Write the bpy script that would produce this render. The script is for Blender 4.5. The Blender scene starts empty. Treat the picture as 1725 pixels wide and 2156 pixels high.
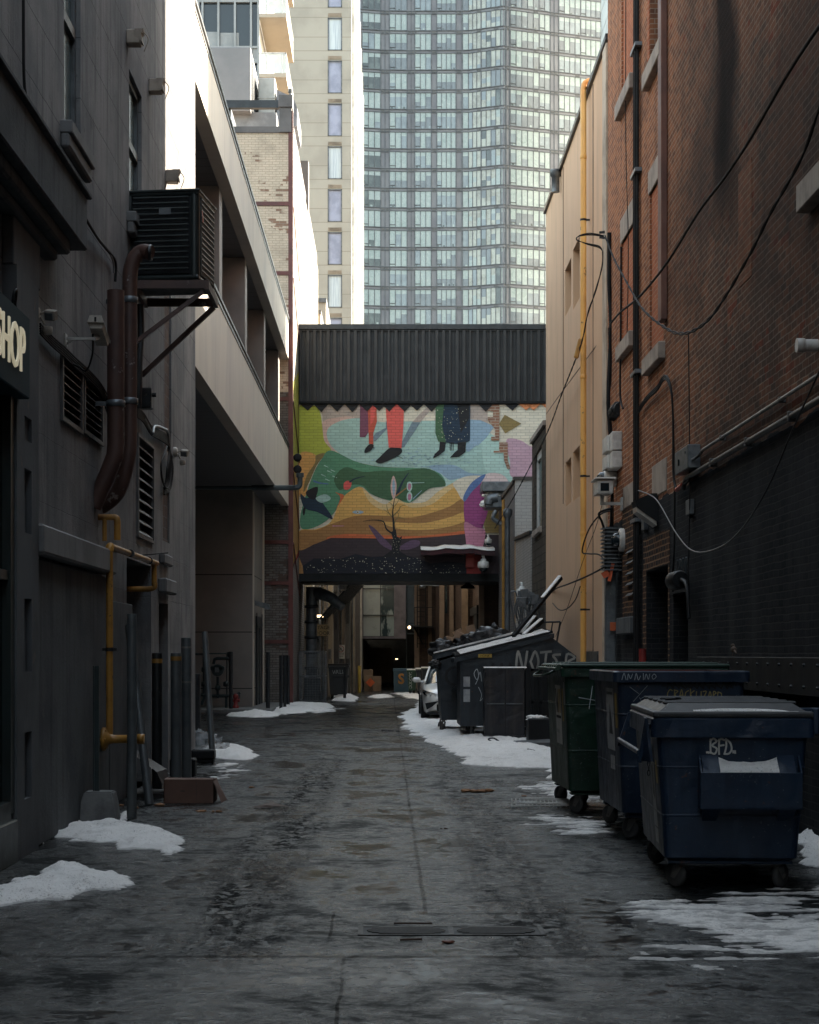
import bpy, bmesh, math, random
from mathutils import Vector, Matrix, noise
R=math.radians
random.seed(7)
scene=bpy.context.scene
COL=scene.collection
# ---------------------------------------------------------------- measuring helpers
F=3700.0; HX=816.0; HY=1377.0; EYE=1.7       # focal (in pixels of a 1725x2156 photo), vanishing point, eye height
LW=3.16; RW=3.85                             # alley half widths left / right
def P(x,y,D): return Vector(((x-HX)*D/F, D, EYE-(y-HY)*D/F))
def G(x,y):
    D=EYE*F/(y-HY); return Vector(((x-HX)*D/F, D, 0))
def L(x,y,off=0.0):
    X=LW-off; D=X*F/(HX-x); return P(x,y,D)
def RR(x,y,off=0.0):
    X=RW-off; D=X*F/(x-HX); return P(x,y,D)
# ---------------------------------------------------------------- mesh builder
class MB:
    def __init__(s): s.v=[];s.f=[];s.m=[];s.s=[]
    def add(s,vs,fs,m=0,smooth=False):
        o=len(s.v); s.v+= [Vector(p) for p in vs]
        for f in fs:
            s.f.append([i+o for i in f]); s.m.append(m); s.s.append(smooth)
        return s
    def box(s,x0,x1,y0,y1,z0,z1,m=0,bev=0.0,seg=1):
        if x0>x1:x0,x1=x1,x0
        if y0>y1:y0,y1=y1,y0
        if z0>z1:z0,z1=z1,z0
        if bev<=0:
            vs=[(x0,y0,z0),(x1,y0,z0),(x1,y1,z0),(x0,y1,z0),(x0,y0,z1),(x1,y0,z1),(x1,y1,z1),(x0,y1,z1)]
            fs=[(0,3,2,1),(4,5,6,7),(0,1,5,4),(1,2,6,5),(2,3,7,6),(3,0,4,7)]
            return s.add(vs,fs,m)
        bm=bmesh.new(); bmesh.ops.create_cube(bm,size=1)
        for v in bm.verts:
            v.co=Vector(((x0+x1)/2+v.co.x*(x1-x0),(y0+y1)/2+v.co.y*(y1-y0),(z0+z1)/2+v.co.z*(z1-z0)))
        bmesh.ops.bevel(bm,geom=list(bm.edges),offset=min(bev,abs(x1-x0)*.45,abs(y1-y0)*.45,abs(z1-z0)*.45),segments=seg,affect='EDGES',profile=.5)
        s.frombm(bm,m); return s
    def frombm(s,bm,m=0,smooth=False,mat=None):
        bm.verts.index_update()
        vs=[(mat@v.co if mat else v.co.copy()) for v in bm.verts]
        s.add(vs,[[v.index for v in f.verts] for f in bm.faces],m,smooth); bm.free(); return s
    def obox(s,c,size,rot=None,m=0,bev=0.0):
        t=MB(); t.box(-size[0]/2,size[0]/2,-size[1]/2,size[1]/2,-size[2]/2,size[2]/2,0,bev)
        M=Matrix.Translation(Vector(c))@(rot if rot else Matrix.Identity(4))
        s.add([M@v for v in t.v],t.f,m); return s
    def beam(s,a,b,w,h,m=0,up=(0,0,1)):
        a=Vector(a);b=Vector(b); d=(b-a).normalized(); u=Vector(up)
        if abs(d.dot(u))>.98: u=Vector((0,1,0))
        sx=d.cross(u).normalized(); sz=sx.cross(d).normalized()
        vs=[]
        for p in (a,b):
            for i,j in ((-1,-1),(1,-1),(1,1),(-1,1)): vs.append(p+sx*(i*w/2)+sz*(j*h/2))
        return s.add(vs,[(0,1,2,3),(7,6,5,4),(0,4,5,1),(1,5,6,2),(2,6,7,3),(3,7,4,0)],m)
    def tube(s,pts,r,seg=8,m=0,cap=True,smooth=True):
        pts=[Vector(p) for p in pts]; n=len(pts)
        rs=r if isinstance(r,(list,tuple)) else [r]*n
        t=(pts[1]-pts[0]).normalized(); u=Vector((0,0,1)) if abs(t.z)<.9 else Vector((1,0,0))
        nx=t.cross(u).normalized(); vs=[]
        for i,p in enumerate(pts):
            if i==0:t2=(pts[1]-pts[0])
            elif i==n-1:t2=(pts[-1]-pts[-2])
            else: t2=(pts[i+1]-pts[i]).normalized()+(pts[i]-pts[i-1]).normalized()
            if t2.length<1e-9: t2=t
            t2=t2.normalized(); nx=(nx-t2*nx.dot(t2))
            if nx.length<1e-6: nx=t2.orthogonal()
            nx.normalize(); ny=t2.cross(nx); t=t2
            for k in range(seg):
                a=2*math.pi*k/seg; vs.append(p+(nx*math.cos(a)+ny*math.sin(a))*rs[i])
        fs=[(i*seg+k,i*seg+(k+1)%seg,(i+1)*seg+(k+1)%seg,(i+1)*seg+k) for i in range(n-1) for k in range(seg)]
        s.add(vs,fs,m,smooth)
        if cap: s.add(vs[:seg],[tuple(range(seg))],m); s.add(vs[-seg:],[tuple(range(seg))],m)
        return s
    def lathe(s,prof,c=(0,0,0),seg=16,m=0,axis='z',smooth=True):
        vs=[];c=Vector(c)
        for r,h in prof:
            for k in range(seg):
                a=2*math.pi*k/seg; x,y=r*math.cos(a),r*math.sin(a)
                vs.append(c+Vector((x,y,h) if axis=='z' else ((h,x,y) if axis=='x' else (x,h,y))))
        n=len(prof)
        fs=[(i*seg+k,i*seg+(k+1)%seg,(i+1)*seg+(k+1)%seg,(i+1)*seg+k) for i in range(n-1) for k in range(seg)]
        s.add(vs,fs,m,smooth)
        if prof[0][0]>1e-4: s.add(vs[:seg],[tuple(range(seg))],m)
        if prof[-1][0]>1e-4: s.add(vs[-seg:],[tuple(range(seg))],m)
        return s
    def blob(s,c,r,m=0,sub=2,amp=.25,fr=2.0,seed=0,squash=(1,1,1)):
        bm=bmesh.new(); bmesh.ops.create_icosphere(bm,subdivisions=sub,radius=1)
        for v in bm.verts:
            n=noise.noise(v.co*fr+Vector((seed*7.3,seed*3.1,seed)))
            v.co=v.co*(1+amp*n*2)
            v.co=Vector((v.co.x*r*squash[0]+c[0],v.co.y*r*squash[1]+c[1],v.co.z*r*squash[2]+c[2]))
        return s.frombm(bm,m,True)
    def poly(s,pts,m=0): return s.add(pts,[tuple(range(len(pts)))],m)
    def prism(s,pts,ext,m=0):
        n=len(pts); e=Vector(ext); a=[Vector(p) for p in pts]; b=[p+e for p in a]
        s.add(a+b,[tuple(range(n)),tuple(range(2*n-1,n-1,-1))]+[(i,(i+1)%n,n+(i+1)%n,n+i) for i in range(n)],m); return s
    def ribbon(s,pts,w,mp,m=0,lift=0.0):
        # pts 2d polyline -> flat ribbon via mapping mp(u,v,lift)
        for i in range(len(pts)-1):
            a=Vector(pts[i]);b=Vector(pts[i+1]); d=(b-a)
            if d.length<1e-6: continue
            e=d.normalized()*w*.35; a2=a-e;b2=b+e
            n=Vector((-d.y,d.x)).normalized()*w/2
            q=[a2+n,a2-n,b2-n,b2+n]
            s.poly([mp(p.x,p.y,lift+i*0.00002) for p in q],m)
        return s
    def parts(s,name,mats,parent=None):
        # one object per loose piece
        n=len(s.v); par=list(range(n))
        def fd(a):
            while par[a]!=a: par[a]=par[par[a]]; a=par[a]
            return a
        for f in s.f:
            for q in f[1:]: par[fd(q)]=fd(f[0])
        gr={}
        for i,f in enumerate(s.f): gr.setdefault(fd(f[0]),[]).append(i)
        out=[]
        for fs in gr.values():
            t=MB(); mp={}
            for i in fs:
                for q in s.f[i]:
                    if q not in mp: mp[q]=len(t.v); t.v.append(s.v[q])
                t.f.append([mp[q] for q in s.f[i]]); t.m.append(s.m[i]); t.s.append(s.s[i])
            out.append(t.build(name,mats,parent))
        return out
    def build(s,name,mats,parent=None,mod=None):
        me=bpy.data.meshes.new(name)
        o0=parent['_o'] if (parent is not None and '_o' in parent) else (0,0,0)
        off=Vector(o0)
        me.from_pydata([tuple(v-off) for v in s.v],[],s.f)
        if not isinstance(mats,(list,tuple)): mats=[mats]
        for x in mats: me.materials.append(x)
        me.polygons.foreach_set('material_index',s.m)
        me.polygons.foreach_set('use_smooth',s.s)
        me.validate(); me.update()
        o=bpy.data.objects.new(name,me); COL.objects.link(o)
        if parent is not None:
            o.parent=parent; o['_o']=tuple(off)
        return o
def tag(o,label,cat,group=None,kind=None):
    if label: o['label']=label
    if cat: o['category']=cat
    if group: o['group']=group
    if kind: o['kind']=kind
    return o
def thing(name,label,cat,loc=(0,0,0),rotz=0,group=None,local=False):
    o=bpy.data.objects.new(name,None); o.empty_display_size=.2; COL.objects.link(o)
    o.location=loc; o.rotation_euler=(0,0,rotz); tag(o,label,cat,group)
    o['_o']=(0,0,0) if local else tuple(loc)
    return o
def single(mb,name,mats,label,cat,group=None,kind=None,base=None):
    # one-mesh thing, its origin at its base
    vs=mb.v
    if base is None:
        base=Vector(((min(v.x for v in vs)+max(v.x for v in vs))/2,(min(v.y for v in vs)+max(v.y for v in vs))/2,min(v.z for v in vs)))
    mb.v=[v-base for v in vs]
    o=mb.build(name,mats); o.location=base
    return tag(o,label,cat,group,kind)
def copy_tree(o,parent=None):
    c=o.copy(); COL.objects.link(c); c.parent=parent
    for ch in [x for x in o.children]: copy_tree(ch,c)
    return c
def smoothline(pts,n=6,closed=False):
    pts=[Vector(p) for p in pts]; out=[]; N=len(pts)
    rng=range(N) if closed else range(N-1)
    for i in rng:
        p0=pts[(i-1)%N] if closed or i>0 else pts[i]
        p1=pts[i];p2=pts[(i+1)%N]
        p3=pts[(i+2)%N] if closed or i+2<N else p2
        for k in range(n):
            t=k/n
            out.append(.5*((2*p1)+(p2-p0)*t+(2*p0-5*p1+4*p2-p3)*t*t+(3*p1-p0-3*p2+p3)*t**3))
    if not closed: out.append(pts[-1])
    return out
_fc={}
def text_mb(mb,txt,size,mp,m=0,ext=0.0,align='LEFT',squeeze=1.0,bold=0.0):
    cu=bpy.data.curves.new('t','FONT'); cu.body=txt; cu.size=size; cu.align_x=align; cu.extrude=0; cu.offset=bold; cu.resolution_u=3
    ob=bpy.data.objects.new('t',cu); COL.objects.link(ob)
    dg=bpy.context.evaluated_depsgraph_get(); dg.update()
    me=bpy.data.meshes.new_from_object(ob.evaluated_get(dg))
    bm=bmesh.new(); bm.from_mesh(me); bmesh.ops.remove_doubles(bm,verts=bm.verts,dist=1e-5)
    if ext>0:
        r=bmesh.ops.extrude_face_region(bm,geom=list(bm.faces))
        for v in [g for g in r['geom'] if isinstance(g,bmesh.types.BMVert)]: v.co.z+=ext
    for v in bm.verts: v.co=mp(v.co.x*squeeze,v.co.y,v.co.z)
    mb.frombm(bm,m)
    bpy.data.objects.remove(ob); bpy.data.curves.remove(cu); bpy.data.meshes.remove(me)
    return mb
# wall in plane X=const (face looks along sign), with rectangular openings (y0,y1,z0,z1,depth)
def wallx(mb,X,sign,y0,y1,z0,z1,holes=(),m=0,mr=None,thick=4.0,zt=None):
    mr=m if mr is None else mr
    ys=sorted(set([y0,y1]+[h[0] for h in holes]+[h[1] for h in holes])); zs=sorted(set([z0,z1]+[h[2] for h in holes]+[h[3] for h in holes]))
    ys=[y for y in ys if y0<=y<=y1]; zs=[z for z in zs if z0<=z<=z1]
    for a,b in zip(ys,ys[1:]):
        for c,d in zip(zs,zs[1:]):
            yc,zc=(a+b)/2,(c+d)/2
            if any(h[0]<yc<h[1] and h[2]<zc<h[3] for h in holes): continue
            mb.add([(X,a,c),(X,b,c),(X,b,d),(X,a,d)],[(0,1,2,3)],m)
    for h in holes:
        a,b,c,d,dp=h; X2=X-sign*dp
        mb.add([(X,a,c),(X2,a,c),(X2,a,d),(X,a,d)],[(0,1,2,3)],mr)
        mb.add([(X,b,c),(X2,b,c),(X2,b,d),(X,b,d)],[(0,1,2,3)],mr)
        mb.add([(X,a,c),(X2,a,c),(X2,b,c),(X,b,c)],[(0,1,2,3)],mr)
        mb.add([(X,a,d),(X2,a,d),(X2,b,d),(X,b,d)],[(0,1,2,3)],mr)
    X3=X-sign*thick
    for q in ([(X,y0,z0),(X3,y0,z0),(X3,y0,z1),(X,y0,z1)],[(X,y1,z0),(X3,y1,z0),(X3,y1,z1),(X,y1,z1)],
              [(X,y0,z1),(X3,y0,z1),(X3,y1,z1),(X,y1,z1)],[(X3,y0,z0),(X3,y1,z0),(X3,y1,z1),(X3,y0,z1)]):
        mb.add(q,[(0,1,2,3)],m)
    return mb
def wally(mb,Y,x0,x1,z0,z1,holes=(),m=0,mr=None,thick=3.0):
    t=MB(); wallx(t,Y,-1,x0,x1,z0,z1,holes,m,mr,thick)
    mb.v_off=len(mb.v)
    o=len(mb.v)
    mb.v+=[Vector((v.y,v.x,v.z)) for v in t.v]
    for f,mm in zip(t.f,t.m): mb.f.append([i+o for i in f]); mb.m.append(mm); mb.s.append(False)
    return mb
# ---------------------------------------------------------------- materials
def newmat(name):
    m=bpy.data.materials.new(name); m.use_nodes=True; nt=m.node_tree; nt.nodes.clear()
    out=nt.nodes.new('ShaderNodeOutputMaterial'); b=nt.nodes.new('ShaderNodeBsdfPrincipled')
    nt.links.new(b.outputs[0],out.inputs[0]); return m,nt,b
def N(nt,t,**k):
    n=nt.nodes.new(t)
    for a,v in k.items():
        if a=='inp':
            for i,x in v.items(): n.inputs[i].default_value=x
        else: setattr(n,a,v)
    return n
def rgba(c): return (c[0],c[1],c[2],1)
def math_(nt,op,a,b=None,c=None,clamp=False):
    n=nt.nodes.new('ShaderNodeMath'); n.operation=op; n.use_clamp=clamp
    for i,x in enumerate((a,b,c)):
        if x is None: continue
        if isinstance(x,(int,float)): n.inputs[i].default_value=x
        else: nt.links.new(x,n.inputs[i])
    return n.outputs[0]
def mixc(nt,f,a,b,mode='MIX'):
    n=nt.nodes.new('ShaderNodeMix'); n.data_type='RGBA'; n.blend_type=mode
    for i,x in ((0,f),(6,a),(7,b)):
        if isinstance(x,(int,float)): n.inputs[i].default_value=x
        elif isinstance(x,(tuple,list)): n.inputs[i].default_value=rgba(x)
        else: nt.links.new(x,n.inputs[i])
    return n.outputs[2]
def ramp(nt,x,lo,hi):
    n=nt.nodes.new('ShaderNodeMapRange'); n.interpolation_type='SMOOTHSTEP'; n.clamp=True
    n.inputs[1].default_value=lo;n.inputs[2].default_value=hi
    nt.links.new(x,n.inputs[0]); return n.outputs[0]
def pos(nt,coord='pos',scale=(1,1,1)):
    if coord=='pos': o=nt.nodes.new('ShaderNodeNewGeometry').outputs['Position']
    else: o=nt.nodes.new('ShaderNodeTexCoord').outputs['Object']
    mp=nt.nodes.new('ShaderNodeVectorMath'); mp.operation='MULTIPLY'; mp.inputs[1].default_value=scale
    nt.links.new(o,mp.inputs[0]); return mp.outputs[0]
def noi(nt,vec,scale,detail=4,rough=.55,dist=0):
    n=nt.nodes.new('ShaderNodeTexNoise'); n.inputs['Scale'].default_value=scale; n.inputs['Detail'].default_value=detail
    n.inputs['Roughness'].default_value=rough; n.inputs['Distortion'].default_value=dist
    nt.links.new(vec,n.inputs['Vector']); return n.outputs[0]
def bump(nt,b,h,strength,dist=.01):
    n=nt.nodes.new('ShaderNodeBump'); n.inputs['Strength'].default_value=strength; n.inputs['Distance'].default_value=dist
    nt.links.new(h,n.inputs['Height']); nt.links.new(n.outputs[0],b.inputs['Normal'])
def M(name,c,rough=.6,metal=0,c2=None,sc=1.5,amt=1.0,bmp=.15,bsc=25,stretch=(1,1,1),coord='pos',streak=0,spec=.5,c3=None,sc3=9,lo=.42,hi=.66,bd=.01):
    m,nt,b=newmat(name)
    c2=c2 or tuple(x*.6 for x in c)
    v=pos(nt,coord,stretch)
    n1=noi(nt,v,sc,6,.6)
    col=mixc(nt,math_(nt,'MULTIPLY',ramp(nt,n1,lo,hi),amt),c,c2)
    if c3:
        n3=noi(nt,pos(nt,coord),sc3,5,.65)
        col=mixc(nt,ramp(nt,n3,.62,.68),col,c3)
    if streak:
        ns=noi(nt,pos(nt,coord,(5,5,.35)),1.6,4,.6)
        col=mixc(nt,math_(nt,'MULTIPLY',ramp(nt,ns,.5,.72),streak),col,tuple(x*.35 for x in c))
    nt.links.new(col,b.inputs['Base Color'])
    b.inputs['Metallic'].default_value=metal; b.inputs['Specular IOR Level'].default_value=spec
    nr=noi(nt,pos(nt,coord),sc*3,4)
    nt.links.new(math_(nt,'ADD',math_(nt,'MULTIPLY',nr,.3),rough-.15,clamp=True),b.inputs['Roughness'])
    if bmp: bump(nt,b,noi(nt,v,bsc,5,.6),bmp,bd)
    return m
def brickuv(nt):
    g=nt.nodes.new('ShaderNodeNewGeometry')
    sp=nt.nodes.new('ShaderNodeSeparateXYZ'); nt.links.new(g.outputs['Position'],sp.inputs[0])
    sn=nt.nodes.new('ShaderNodeSeparateXYZ'); nt.links.new(g.outputs['True Normal'],sn.inputs[0])
    ax=math_(nt,'ABSOLUTE',sn.outputs[0]); ay=math_(nt,'ABSOLUTE',sn.outputs[1])
    u=math_(nt,'ADD',math_(nt,'MULTIPLY',sp.outputs[1],ax),math_(nt,'MULTIPLY',sp.outputs[0],ay))
    cb=nt.nodes.new('ShaderNodeCombineXYZ'); nt.links.new(u,cb.inputs[0]); nt.links.new(sp.outputs[2],cb.inputs[1])
    return cb.outputs[0],sp,g
def bricktex(nt,vec,c1,c2,mo,w=.225,h=.075,ms=.006,bias=0.0):
    # slight wobble so courses are not ruler straight
    wb=nt.nodes.new('ShaderNodeTexNoise'); wb.inputs['Scale'].default_value=2.5; wb.inputs['Detail'].default_value=3; nt.links.new(vec,wb.inputs['Vector'])
    vm=nt.nodes.new('ShaderNodeVectorMath'); vm.operation='MULTIPLY_ADD'; vm.inputs[1].default_value=(.03,.03,0); nt.links.new(wb.outputs[1],vm.inputs[0]); nt.links.new(vec,vm.inputs[2])
    t=nt.nodes.new('ShaderNodeTexBrick'); t.inputs['Scale'].default_value=1; t.inputs['Brick Width'].default_value=w; t.inputs['Row Height'].default_value=h
    t.inputs['Mortar Size'].default_value=ms; t.inputs['Mortar Smooth'].default_value=.3; t.inputs['Bias'].default_value=bias
    t.inputs['Color1'].default_value=rgba(c1); t.inputs['Color2'].default_value=rgba(c2); t.inputs['Mortar'].default_value=rgba(mo)
    nt.links.new(vm.outputs[0],t.inputs['Vector']); return t
def brick(name,c1,c2,mo,w=.225,h=.075,ms=.006,bias=0,worn=None,wornamt=.55,dirt=.5,rough=.8,bmp=.5,wornz=None,spots=None):
    m,nt,b=newmat(name); vec,sp,g=brickuv(nt)
    t=bricktex(nt,vec,c1,c2,mo,w,h,ms,bias); col=t.outputs[0]
    if worn:
        t2=bricktex(nt,vec,worn[0],worn[1],worn[2],w,h,ms)
        # per-brick mask: brick texture with black/white bricks, gated by a large noise
        t3=bricktex(nt,vec,(0,0,0),(1,1,1),(0,0,0),w,h,.001)
        nn=noi(nt,g.outputs['Position'],.55,4,.6)
        gate=math_(nt,'ADD',nn,math_(nt,'MULTIPLY',t3.outputs[0],.16))
        k=ramp(nt,gate,wornamt+.08,wornamt+.1)
        col=mixc(nt,k,col,t2.outputs[0])
    n1=noi(nt,g.outputs['Position'],1.3,6,.65)
    col=mixc(nt,math_(nt,'MULTIPLY',ramp(nt,n1,.45,.7),dirt),col,tuple(x*.35 for x in c1))
    n2=noi(nt,g.outputs['Position'],30,3,.6)
    col=mixc(nt,math_(nt,'MULTIPLY',ramp(nt,n2,.4,.75),.3),col,tuple(x*.5 for x in c2))
    nt.links.new(col,b.inputs['Base Color']); b.inputs['Roughness'].default_value=rough
    b.inputs['Specular IOR Level'].default_value=.06
    h_=math_(nt,'ADD',math_(nt,'MULTIPLY',t.outputs[1],-1),math_(nt,'MULTIPLY',n2,.5))
    bump(nt,b,h_,bmp,.012)
    return m
# ================================================================ camera, light, world
cam_d=bpy.data.cameras.new('camera'); cam=bpy.data.objects.new('camera',cam_d); COL.objects.link(cam); scene.camera=cam
cam.location=(0,0,EYE); cam.rotation_euler=(R(90),0,0)
cam_d.sensor_fit='VERTICAL'; cam_d.sensor_height=36; cam_d.sensor_width=28.8; cam_d.lens=F/2156*36
cam_d.shift_x=(862.5-HX)/2156; cam_d.shift_y=(HY-1078)/2156; cam_d.clip_start=.1; cam_d.clip_end=3000
SAZ=51; SEL=28
w=bpy.data.worlds.new('World'); scene.world=w; w.use_nodes=True; nt=w.node_tree
sk=nt.nodes.new('ShaderNodeTexSky'); sk.sky_type='NISHITA'; sk.sun_disc=False; sk.sun_elevation=R(SEL); sk.sun_rotation=R(SAZ); sk.air_density=1.3; sk.dust_density=2.0; sk.ozone_density=1.2
hs=nt.nodes.new('ShaderNodeHueSaturation'); hs.inputs['Saturation'].default_value=.5; nt.links.new(sk.outputs[0],hs.inputs['Color']); tn=mixc(nt,1.0,hs.outputs[0],(.95,1.0,.965),'MULTIPLY'); nt.links.new(tn,nt.nodes['Background'].inputs[0]); nt.nodes['Background'].inputs[1].default_value=.15
sd=bpy.data.lights.new('sun','SUN'); sd.energy=5.0; sd.angle=R(.5); sd.color=(1,.88,.72)
so=bpy.data.objects.new('sun',sd); COL.objects.link(so)
sv=Vector((math.sin(R(SAZ))*math.cos(R(SEL)),math.cos(R(SAZ))*math.cos(R(SEL)),math.sin(R(SEL))))
so.rotation_euler=sv.to_track_quat('Z','Y').to_euler(); so.location=(20,30,40)
scene.view_settings.view_transform='Standard'; scene.view_settings.look='None'; scene.view_settings.gamma=1
scene.view_settings.exposure=2.45
# ================================================================ shared materials
stucco=M('grey_stucco',(.128,.122,.118),.85,c2=(.070,.069,.070),sc=.8,bmp=.5,bsc=22,streak=.7,c3=(.15,.14,.13),sc3=3)
stucco_d=M('dark_grey_stucco',(.105,.110,.114),.88,c2=(.068,.073,.078),sc=1.1,bmp=.5,bsc=24,streak=.55,c3=(.10,.10,.098),sc3=3,spec=.15)
stucco_l=M('light_grey_stucco',(.17,.17,.17),.8,c2=(.12,.12,.12),sc=1.2,bmp=.2,bsc=30,streak=.3)
concrete=M('rough_concrete',(.16,.16,.155),.85,c2=(.10,.10,.10),sc=3,bmp=.5,bsc=22,coord='obj')
black_p=M('black_paint',(.010,.011,.012),.6,spec=.25,sc=3,coord='obj')
dark_m=M('dark_metal',(.025,.028,.032),.45,.3,sc=3,coord='obj',c3=(.07,.06,.05),sc3=12)
grey_m=M('grey_metal',(.12,.125,.13),.45,.4,sc=4,coord='obj')
galv=M('galvanised_steel',(.16,.175,.185),.42,.5,c2=(.10,.11,.12),sc=6,coord='obj',c3=(.2,.2,.19),sc3=18)
rubber=M('black_rubber',(.014,.014,.015),.7,spec=.2,sc=3,bmp=.1,coord='obj')
cream_pl=M('cream_plastic',(.45,.40,.34),.5,c2=(.3,.27,.23),sc=6,coord='obj')
white_m=M('white_enamel',(.62,.60,.56),.4,c2=(.42,.4,.37),sc=5,coord='obj')
snow_m,nt,b=newmat('snow')
n1=noi(nt,pos(nt,'pos'),5,6,.65); n2=noi(nt,pos(nt,'pos'),60,5,.7); n0=noi(nt,pos(nt,'pos'),1.6,4,.6)
col=mixc(nt,ramp(nt,n1,.50,.74),(.90,.88,.85),(.76,.73,.70)); col=mixc(nt,math_(nt,'MULTIPLY',ramp(nt,math_(nt,'ADD',n2,math_(nt,'MULTIPLY',n0,.35)),.74,.84),.7),col,(.22,.19,.165))
col=mixc(nt,math_(nt,'MULTIPLY',ramp(nt,n0,.58,.75),.4),col,(.55,.52,.49))
szp=N(nt,'ShaderNodeSeparateXYZ'); nt.links.new(pos(nt,'pos'),szp.inputs[0])
lowz=math_(nt,'SUBTRACT',1,ramp(nt,math_(nt,'ADD',szp.outputs[2],math_(nt,'MULTIPLY',math_(nt,'SUBTRACT',n1,.5),.05)),.001,.015)); col=mixc(nt,math_(nt,'MULTIPLY',lowz,.6),col,(.20,.195,.19))
nt.links.new(col,b.inputs['Base Color']); b.inputs['Roughness'].default_value=.75; b.inputs['Subsurface Weight'].default_value=0
bump(nt,b,math_(nt,'ADD',math_(nt,'MULTIPLY',n1,1.6),math_(nt,'MULTIPLY',n2,.6)),.95,.035)
glass_d,nt,b=newmat('dark_window_glass'); b.inputs['Base Color'].default_value=(.012,.02,.024,1); b.inputs['Roughness'].default_value=.08
glass_t,nt,b=newmat('teal_window_glass'); b.inputs['Base Color'].default_value=(.06,.10,.105,1); b.inputs['Roughness'].default_value=.25
redpaint=M('oxide_red_paint',(.125,.036,.03),.6,c2=(.08,.025,.022),sc=2,streak=.3)
# ================================================================ ground
gm,nt,b=newmat('wet_concrete_pavement')
p=pos(nt,'pos')
n1=noi(nt,p,.4,5,.6); nf=noi(nt,pos(nt,'pos',(1,.8,1)),2.2,8,.7,.5); n3=noi(nt,p,16,6,.7); n4=noi(nt,p,75,3,.6); nw=noi(nt,pos(nt,'pos',(1,.8,1)),1.7,8,.68,.6)
n3b=noi(nt,pos(nt,'pos',(1.0,.55,1)),9,8,.75,.6); n5=noi(nt,pos(nt,'pos',(1,.10,1)),5,6,.7)
sep=N(nt,'ShaderNodeSeparateXYZ'); nt.links.new(p,sep.inputs[0]); X=sep.outputs[0]; Y=sep.outputs[1]
wob=math_(nt,'MULTIPLY',math_(nt,'SUBTRACT',noi(nt,pos(nt,'pos',(.01,.12,0)),1,2),.5),.5)
Xw=math_(nt,'ADD',X,wob)
def band(c,wd):
    d=math_(nt,'ABSOLUTE',math_(nt,'SUBTRACT',Xw,c)); return math_(nt,'SUBTRACT',1,ramp(nt,d,wd*.3,wd),clamp=True)
tr=math_(nt,'MAXIMUM',math_(nt,'MAXIMUM',band(-.98,.50),math_(nt,'MULTIPLY',band(.95,.42),.75)),math_(nt,'MULTIPLY',band(-1.9,.35),.45))
near_=math_(nt,'MULTIPLY',ramp(nt,Y,9.2,10.6),math_(nt,'SUBTRACT',1,ramp(nt,Y,24,36)))
tr=math_(nt,'MULTIPLY',math_(nt,'MULTIPLY',tr,ramp(nt,n5,.36,.58)),near_)
base=mixc(nt,ramp(nt,n1,.38,.62),(.007,.0085,.009),(.013,.0145,.0148))
base=mixc(nt,math_(nt,'MULTIPLY',ramp(nt,nf,.48,.62),.4),base,(.022,.024,.0235))
base=mixc(nt,math_(nt,'MULTIPLY',ramp(nt,noi(nt,p,1.7,8,.75,.4),.54,.68),.35),base,(.024,.022,.020))
sl=ramp(nt,n3b,.47,.54)
slush=mixc(nt,sl,(.006,.0065,.007),(.030,.033,.034))
base=mixc(nt,tr,base,slush)
lng=noi(nt,pos(nt,'pos',(1,.035,1)),9,5,.7,.2); base=mixc(nt,math_(nt,'MULTIPLY',math_(nt,'MULTIPLY',ramp(nt,lng,.52,.66),ramp(nt,n1,.35,.6)),.55),base,(.006,.0065,.007))
spk=math_(nt,'MULTIPLY',ramp(nt,math_(nt,'ADD',n4,math_(nt,'MULTIPLY',nf,.3)),.80,.85),.7)
base=mixc(nt,spk,base,(.13,.13,.125))
def jline(v,c,wd,nz=.03):
    d=math_(nt,'ABSOLUTE',math_(nt,'SUBTRACT',math_(nt,'ADD',v,math_(nt,'MULTIPLY',math_(nt,'SUBTRACT',noi(nt,p,2.2,5,.7),.5),nz)),c))
    return math_(nt,'LESS_THAN',d,wd)
lt=lambda a,c: math_(nt,'LESS_THAN',a,c)
gt_=lambda a,c: math_(nt,'GREATER_THAN',a,c)
j=math_(nt,'MAXIMUM',jline(Y,9.87,.034,.06),math_(nt,'MULTIPLY',jline(Y,11.5,.026,.05),gt_(X,.2)))
for yy in (18.5,25.6,33,43): j=math_(nt,'MAXIMUM',j,jline(Y,yy,.03))
j=math_(nt,'MAXIMUM',j,math_(nt,'MULTIPLY',jline(X,.25,.013,.06),gt_(Y,11.5)))
j=math_(nt,'MAXIMUM',j,math_(nt,'MULTIPLY',jline(X,-.24,.009,.05),lt(Y,9.87)))
j=math_(nt,'MAXIMUM',j,math_(nt,'MULTIPLY',jline(X,-.35,.009,.05),math_(nt,'MULTIPLY',lt(Y,11.6),gt_(Y,10.3))))
j=math_(nt,'MULTIPLY',j,ramp(nt,noi(nt,p,1.9,5,.7),.28,.48)); j=math_(nt,'MULTIPLY',j,.8)
base=mixc(nt,math_(nt,'MULTIPLY',j,.9),base,(.005,.005,.005))
nt.links.new(base,b.inputs['Base Color'])
nfine=noi(nt,pos(nt,'pos',(1,1.3,1)),7,8,.78,.5)
wet=ramp(nt,math_(nt,'ADD',math_(nt,'MULTIPLY',nw,.42),math_(nt,'ADD',math_(nt,'MULTIPLY',nfine,.33),math_(nt,'MULTIPLY',noi(nt,p,.5,3,.5),.25))),.42,.57)
rg=math_(nt,'SUBTRACT',.50,math_(nt,'MULTIPLY',wet,.36))
rg=math_(nt,'ADD',rg,math_(nt,'MULTIPLY',math_(nt,'SUBTRACT',n3,.5),.30))
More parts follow.
